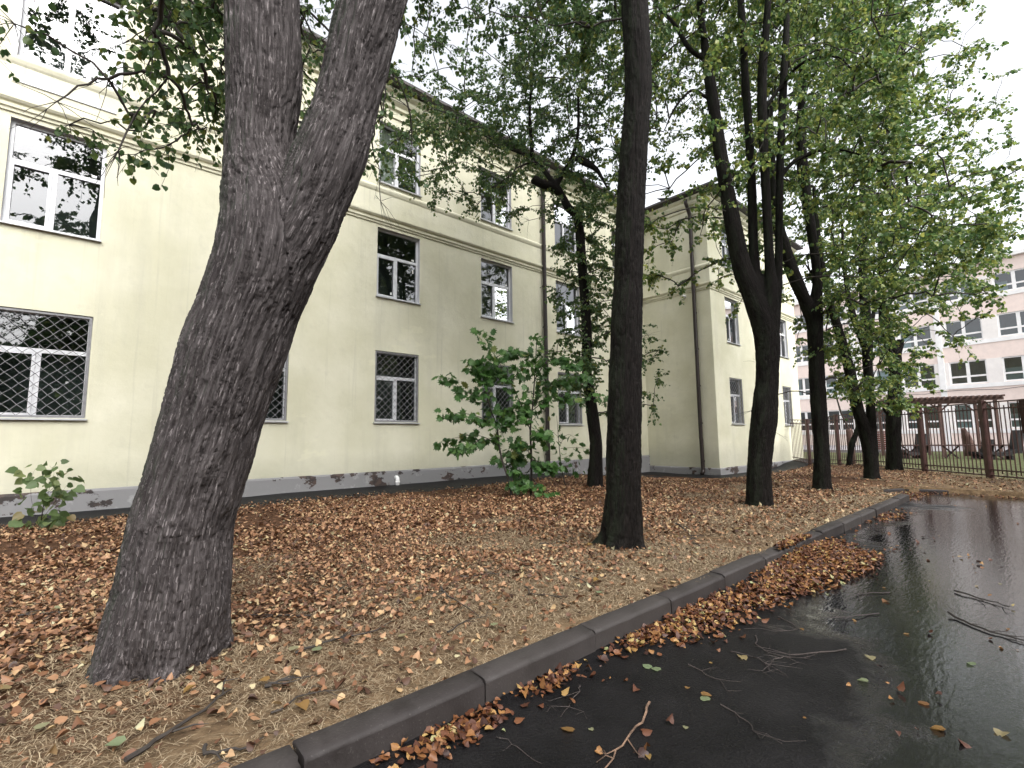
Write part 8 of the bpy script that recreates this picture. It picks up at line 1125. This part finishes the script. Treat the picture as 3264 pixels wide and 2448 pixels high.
# ------------------------------------------------------------ leaf litter, dry grass, twigs
tree_xy = [(STEMS[k][0][0][0], STEMS[k][0][0][1], STEMS[k][0][0][3]) for k in STEMS]
def heap(x, y):
    """depth of the leaf drift swept against the kerb"""
    h = .065*np.exp(-((x-7.3)/1.0)**2-((y-2.35)/.40)**2) + .035*np.exp(-((x-5.8)/1.1)**2-((y-2.05)/.33)**2) + .03*np.exp(-((x-7.2)/.8)**2-((y-1.75)/.22)**2)
    return h
def scatter(n, x0, x1, y0, y1, dens):
    x = R.uniform(x0, x1, n); y = R.uniform(y0, y1, n); k = R.random(n) < dens(x, y)
    for tx, ty, tr in tree_xy: k &= (x-tx)**2+(y-ty)**2 > (tr*.93)**2
    return x[k], y[k]
def lay_leaves(x, y, z, size, tilt, name, mat, label):
    far_ = np.hypot(x, y) > 5.5
    if far_.any() and not far_.all():                         # near leaves get a rounder outline than far ones
        s2 = np.broadcast_to(size, len(x)); parts = [leaf_layer(x[k], y[k], z[k], s2[k], tilt, q) for k, q in ((~far_, (LEAF8, LEAF8_F)), (far_, (LEAF, LEAF_F)))]
    else: parts = [leaf_layer(x, y, z, size, tilt, (LEAF8, LEAF8_F))]
    b = len(parts[0][0]); V = np.vstack([p[0] for p in parts]); F = [parts[0][1]] + [p[1]+b for p in parts[1:]]
    tag(obj(name, npmesh(name, V, F), mat), label, 'leaves', kind='stuff')
def leaf_layer(x, y, z, size, tilt, shp):
    n = len(x); a = R.uniform(0, 2*math.pi, n); d = np.stack([np.cos(a), np.sin(a), R.normal(0, tilt, n)], 1); nr = np.stack([R.normal(0, tilt*1.3, n), R.normal(0, tilt*1.3, n), np.ones(n)], 1)
    nr[R.random(n) < .4] *= -1
    return leaves(np.stack([x, y, z], 1), d, nr, size*R.uniform(.3, 1.25, n), R.uniform(.4, 3.4, n)*np.where(R.random(n) < .5, 1, -1), *shp)
pat = lambda x, y, s, o=0: fbm(np.stack([x*s+o, y*s, 0*x], 1), 3)
def bed_density(x, y):
    near = S((y-2.5+.10*x-.9)/2.6)                                 # the strip along the kerb and under the big tree is mostly straw
    d = .10 + .95*near*S((pat(x, y, .7)-.28)/.25); d = d*(1-.75*S((y-11.45+.02*x)/.45)*(x < 20))
    return np.clip(d, .015, 1)
bx, by = [], []
for n, x0, x1, y0, y1 in ((42000, -3, 6.5, 2.62, 6.5), (40000, -3, 6.5, 6.5, 12.6), (46000, 6.5, 17, 2.62, 12.2), (17000, 17, 29, 2.4, 9.6)):
    x, y = scatter(n, x0, x1, y0, y1, bed_density); s_ = (x > 17) & ((x-21.72)*.69-(y-1.52)*.724 > .3); bx.append(x[~s_]); by.append(y[~s_])
x, y = scatter(5000, 17.2, 22, -6, 2.4, lambda x, y: .5+0*x); s_ = (x-21.72)*.69-(y-1.52)*.724 < .2; bx.append(x[s_]); by.append(y[s_])
x = np.concatenate(bx); y = np.concatenate(by); ok = ~on_road(x, y); x, y = x[ok], y[ok]
dist = np.hypot(x, y); keep = R.random(len(x)) < np.clip(1.25-dist/60, .5, 1); x, y, dist = x[keep], y[keep], dist[keep]
lay_leaves(x, y, ground_z(x, y)+R.uniform(.004, .045, len(x)), np.where(dist < 8, .046, .060), .30, 'leaf_litter', M['litter'], 'carpet of brown and tan fallen leaves over the bed under the trees')
# drifts on the asphalt along the kerb
def drift_density(x, y):
    d = np.exp(-((x-1.65)/.30)**2-((y-2.33)/.10)**2)*.9 + np.exp(-((x-2.45)/.22)**2-((y-2.36)/.07)**2)*.7 + np.exp(-((x-3.5)/.30)**2-((y-2.32)/.10)**2)*.8 + np.exp(-((x-4.4)/.6)**2-((y-2.22)/.2)**2)
    d = d + .95*S((heap(x, y)*(.35+1.3*pat(x, y, 2.6, 2))-.008)/.03) + .9*np.exp(-((x-11.6)/.9)**2-((y-2.3)/.16)**2) + .8*((x > 14.9) & (y > 2.3)) + .55*np.exp(-((x-16.85)/.22)**2) + .05*np.exp(-(2.44-y)/.10)
    d = d + .004*S((pat(x, y, 1.3, 5)-.45)/.2)
    return np.clip(d, 0, 1)
x, y = scatter(60000, .6, 9.2, .4, 2.62, drift_density); x2, y2 = scatter(30000, 9.2, 17.1, -5, 3.2, drift_density); x = np.concatenate([x, x2]); y = np.concatenate([y, y2])
ok = (y < 2.43) | (heap(x, y) > .045) | (x > 14.9); x, y = x[ok], y[ok]
z = np.maximum(heap(x, y)*R.uniform(.55, 1.05, len(x)), np.where((y > 2.43) & (x < 14.9), .155, 0)) + R.uniform(.004, .03, len(x))
lay_leaves(x, y, z, .047, .24, 'leaf_drift', M['drift'], 'wet brown and yellow leaves swept in a drift against the kerb')
hx, hy = np.meshgrid(np.arange(3.6, 10.2, .1), np.arange(1.2, 2.46, .06)); hz = heap(hx, hy)*.75-.030
n_ = hx.shape[1]; i, j = np.meshgrid(np.arange(n_-1), np.arange(hx.shape[0]-1)); a = (j*n_+i).ravel()
obj('leaf_mound', npmesh('leaf_mound', np.stack([hx.ravel(), hy.ravel(), hz.ravel()], 1), [np.stack([a, a+1, a+n_+1, a+n_], 1)], True), M['ground'], None)
tag(bpy.data.objects['leaf_mound'], 'packed brown leaf mould under the drift beside the kerb', 'leaves', kind='stuff')

def dry_grass():
    def den(x, y): return np.clip((1.05-.8*S((y-3.0-.12*x)/3.2))*S((pat(x, y, 1.6, 3)-.18)/.3), .06, 1)
    x1, y1 = scatter(175000, -2.2, 6.5, 2.58, 7.0, den); x2, y2 = scatter(45000, 6.5, 16.5, 2.58, 6.5, lambda x, y: .8*den(x, y)); x3, y3 = scatter(26000, 17.2, 30, -6, 7, lambda x, y: .7+0*x)
    ok3 = np.abs((x3-21.72)*.69-(y3-1.52)*.724) < 3.0; x3, y3 = x3[ok3], y3[ok3]
    for tx, ty, tr in tree_xy[:5]:                            # tufts that grow up against the trunks
        a = R.uniform(0, 6.283, 1500); q = tr*R.uniform(.88, 1.3, 1500); x3 = np.concatenate([x3, tx+np.cos(a)*q]); y3 = np.concatenate([y3, ty+np.sin(a)*q])
    x = np.concatenate([x1, x2, x3]); y = np.concatenate([y1, y2, y3]); ok = ~on_road(x, y); x, y = x[ok], y[ok]; n = len(x); dist = np.hypot(x, y)
    a = R.uniform(0, 6.283, n); L = R.uniform(.03, .10, n)*np.clip(dist/5, 1, 1.6); up = R.uniform(.02, .55, n); w = .0021*np.clip(dist/3, 1, 4)
    d = np.stack([np.cos(a), np.sin(a), up], 1); sx = np.stack([-np.sin(a), np.cos(a), 0*a], 1); p = np.stack([x, y, ground_z(x, y)-.004], 1)
    mid = p+d*(L*.55)[:, None]; tip = p+d*np.array([1, 1, .35])*L[:, None]
    V = np.stack([p-sx*w[:, None], p+sx*w[:, None], mid+sx*w[:, None]*.8, mid-sx*w[:, None]*.8, tip], 1).reshape(-1, 3); b = (np.arange(n)*5)[:, None]
    tag(obj('dry_grass', npmesh('dry_grass', V, [b+np.array([[0, 1, 2, 3]]), b+np.array([[3, 2, 4]])]), M['straw']), 'matted straw-coloured dry grass along the kerb and round the trunks', 'grass', kind='stuff')
dry_grass()

def twig(pts, r, z0, label, group, mat, forks=2, seed=0, cat='twig'):
    rg = random.Random(seed); mb = MB(); P = catmull([(x, y, 0, 0) for x, y in pts], 4)[:, :2]; n = len(P); Q = []
    for i, (x, y) in enumerate(P): Q.append(Vector((x+rg.gauss(0, .008), y+rg.gauss(0, .008), z0(x, y)+r*.9+abs(rg.gauss(0, .006)))))
    mb.tube(Q, [max(.0015, r*(1-.75*i/(n-1))) for i in range(n)], 6)
    for k in range(forks):
        i = rg.randrange(n//4, n-1); d = (Q[min(i+1, n-1)]-Q[i-1]).normalized(); a = rg.choice((-1, 1))*rg.uniform(.5, 1.1); L = rg.uniform(.08, .24)
        e = Vector((d.x*math.cos(a)-d.y*math.sin(a), d.x*math.sin(a)+d.y*math.cos(a), 0)); p = Q[i]
        q = p+e*L*.5+Vector((rg.gauss(0, .02), rg.gauss(0, .02), rg.uniform(0, .02))); t = p+e*L+Vector((0, 0, rg.uniform(-.003, .03)))
        t.z = max(t.z, z0(t.x, t.y)+.002); q.z = max(q.z, z0(q.x, q.y)+.003); mb.tube([p, q, t], [r*.5, r*.35, .0012], 4)
        if rg.random() < .6:
            u = q+Vector((-e.y, e.x, 0))*rg.choice((-1, 1))*L*.4; u.z = max(u.z, z0(u.x, u.y)+.003); mb.tube([q, u], [r*.3, .001], 4)
    me = mb.mesh('twig'); o = obj('twig', me, mat); tag(o, label, cat, group)
road0 = lambda x, y: .002
ROAD_TWIGS = ['longest of the tangled bare twigs on the open asphalt beside the leaf drift', 'curved twig crossing the tangle of bare twigs on the asphalt', 'short twig on the near rim of the twig tangle on the asphalt',
 'bent twig lying alone between the twig tangle and the pale stick', 'small spidery twig on the asphalt close to the kerb before the pale stick', 'hair-thin straight twig on the asphalt beside the pale stick',
 'forked twig at the outer tip of the leaf drift on the asphalt', 'twig poking out of the broad end of the leaf drift', 'branched twig on the asphalt at the inner bend of the leaf drift', 'short upright-lying twig between the kerb drift and the twig tangle']
BED_TWIGS = ['thickest dark stick on the straw at the foot of the leaning linden', 'stubby double twig on the straw in front of the leaning linden', 'long twig on the litter right beside the base of the leaning linden', 'dark crooked twig in the middle of the bed between the two nearest trunks',
 'thin twig on the straw near the kerb before the straight linden', 'twig lying just behind the leaning linden on the litter', 'hooked black twig on the straw touching the kerb edge', 'forked twig among leaves halfway to the straight linden', 'twig on the litter on the wall side of the leaning linden',
 'thin twig on straw near the kerb by two bright leaves', 'short thin twig on straw between stubby twig and kerb', 'spindly three-pronged twig before the straight linden', 'bent twig just past the straight linden towards the kerb', 'twig among leaves on the wall side of the straight linden', 'spiky thin twig in the dense litter behind the long twig']
bed0 = lambda x, y: GZ(x, y)+.012
for k, (pts, r, fk) in enumerate([([(4.35, 1.19), (4.0, 1.38), (3.85, 1.45), (3.61, 1.48)], .006, 5), ([(4.14, 1.73), (3.95, 1.65), (3.9, 1.5), (4.0, 1.3)], .005, 4), ([(3.7, 1.75), (3.75, 1.55), (3.6, 1.3)], .005, 4), ([(2.96, 1.46), (2.9, 1.3), (2.80, 1.18)], .004, 3), ([(2.53, 2.18), (2.4, 2.12), (2.17, 2.03)], .004, 3), ([(1.80, 2.15), (1.82, 2.0), (1.81, 1.82)], .003, 1), ([(5.4, 1.2), (5.1, 1.35), (4.9, 1.55)], .006, 3), ([(6.2, 1.25), (5.9, 1.45), (5.6, 1.5)], .005, 3), ([(4.7, 1.75), (4.5, 1.55), (4.2, 1.85)], .004, 3), ([(3.3, 1.85), (3.25, 1.65), (3.32, 1.5)], .004, 2)]):
    twig(pts, r, road0, ROAD_TWIGS[k], 'twigs lying on the asphalt', M['dead_twig'], fk, k)
twig([(6.68, .81), (6.55, .6), (6.45, .42)], .009, road0, 'dark twig lying across the bright sky reflection on the asphalt', None, M['twig'], 3, 21)
twig([(5.80, .77), (5.6, .55), (5.46, .3), (5.3, .05)], .010, road0, 'long forked dark branch stretched over the shiny asphalt', None, M['twig'], 5, 22, 'branch')
twig([(2.66, 1.78), (2.53, 1.71), (2.28, 1.66), (2.04, 1.60), (1.85, 1.55)], .008, road0, 'pale barkless stick with side twigs lying on the asphalt', None, M['pale_twig'], 4, 23, 'stick')
for k, (pts, r, fk) in enumerate([([(.30, 2.99), (.45, 3.1), (.69, 3.28), (.78, 3.36)], .013, 2), ([(.95, 3.25), (1.0, 3.27), (1.12, 3.27)], .012, 3), ([(1.24, 3.62), (1.5, 3.65), (1.83, 3.61), (2.0, 3.7)], .009, 3), ([(2.79, 4.19), (2.7, 3.9), (2.59, 3.29)], .010, 3), ([(4.02, 3.55), (3.95, 3.3), (3.82, 3.0)], .007, 2), ([(1.59, 4.28), (1.4, 4.5), (1.24, 4.71)], .009, 2), ([(.57, 2.86), (.6, 2.76), (.72, 2.72), (.8, 2.74)], .010, 1), ([(3.2, 4.4), (3.5, 4.2), (3.75, 4.15)], .007, 3), ([(-.33, 6.0), (-.1, 5.9), (.06, 5.84)], .010, 2), ([(2.2, 3.2), (2.45, 3.3), (2.7, 3.25)], .006, 2), ([(.9, 2.95), (1.1, 3.0), (1.3, 2.9)], .006, 2), ([(3.4, 3.6), (3.3, 3.4), (3.45, 3.1)], .006, 3), ([(6.3, 3.3), (6.6, 3.6), (6.9, 3.55)], .009, 3), ([(4.9, 4.9), (5.2, 4.7), (5.5, 4.8)], .008, 3), ([(1.9, 4.6), (2.2, 4.9), (2.5, 4.8)], .006, 3)]):
    twig(pts, r, bed0, BED_TWIGS[k], 'twigs lying on the bed', M['twig'], fk, 40+k)
twig([(7.3, 4.2), (7.15, 4.0), (6.8, 3.7), (6.6, 3.5)], .012, lambda x, y: bed0(x, y)+.12*max(0, x-6.9), 'curved dark branch sticking up beside the straight linden', None, M['twig'], 3, 60, 'branch')
tag(MB().box(15.8, 17.2, 5.55, 5.63, .12, .17).build('plank', M['pale_twig']), 'short pale board lying on the bed near the wing', 'plank')

# single leaves on the asphalt and bright ones on the straw
sl_me = [npmesh('fallen_leaf', *(lambda vf: (vf[0], [vf[1]]))(leaves(np.zeros((1, 3)), np.array([[0, 1., 0]]), np.array([[0, 0, 1.]]), 1., c, LEAF8, LEAF8_F))) for c in (.25, .7, 1.4)]
def drop_leaf(x, y, z, s, label, group, seed, col=None):
    rg = random.Random(seed); a = rg.uniform(0, 6.283)
    o = place_leaf(rg.choice(sl_me), M['road_leaf'], None, None, (x, y, z+.004), (math.cos(a), math.sin(a), rg.uniform(-.02, .1)), (rg.gauss(0, .12), rg.gauss(0, .12), 1), s, 'fallen_leaf'); tag(o, label, 'leaf', group)
rl = [(3.0, 1.61), (2.95, 1.55), (3.83, .67), (3.58, .54), (3.07, 2.01), (3.71, 1.67), (1.49, 2.40), (2.14, 1.9), (3.08, 1.95), (3.8, 2.07), (4.37, 1.04), (5.88, 1.22), (3.8, .33), (3.91, .95), (4.7, .52)]
rg = random.Random(9)
while len(rl) < 60:
    x = rg.uniform(1.6, 9); y = rg.uniform(.1, 2.35)
    if rg.random() < .25+.75*max(0, (y-.8)/1.6): rl.append((x, y))
for k, (x, y) in enumerate(rl): drop_leaf(x, y, .002, rg.uniform(.055, .075) if k < 15 else rg.uniform(.015, .04), 'single pale fallen leaf stuck flat to the wet asphalt', 'loose leaves on the asphalt', k)
yl = [(-.04, 3.62), (.04, 7.09), (1.03, 2.91), (1.89, 3.33), (2.84, 3.35), (2.44, 3.95), (2.51, 3.04), (4.08, 3.24), (1.25, 3.64), (2.63, 3.7), (.28, 3.14)]
while len(yl) < 40: yl.append((rg.uniform(-.5, 8), rg.uniform(2.75, 6.5)))
for k, (x, y) in enumerate(yl):
    if all((x-a)**2+(y-b)**2 > (c*1.1)**2 for a, b, c in tree_xy): drop_leaf(x, y, GZ(x, y)+.035, rg.uniform(.055, .08), 'bright yellow or pale leaf lying on top of the straw and litter', 'bright leaves on the bed', 200+k)

# a belt of trees on the other side of the drive, behind the viewer: the panes mirror it
def belt():
    n = 18000; x = R.uniform(-40, 60, n); h = 11.5+3*np.sin(x*.35)+2*np.sin(x*.9+1); z = R.random(n)**.8*h+.6; y = -17+R.normal(0, 1.6, n)
    V, F = leaves(np.stack([x, y, z], 1), R.normal(0, 1, (n, 3))+[0, 0, -.5], R.normal(0, 1, (n, 3)), R.uniform(.6, 1.1, n), 1.)
    tag(obj('tree_belt', npmesh('tree_belt', V, [F]), M['leaf']), 'belt of dense green trees on the far side of the drive', 'trees', kind='stuff')
belt()
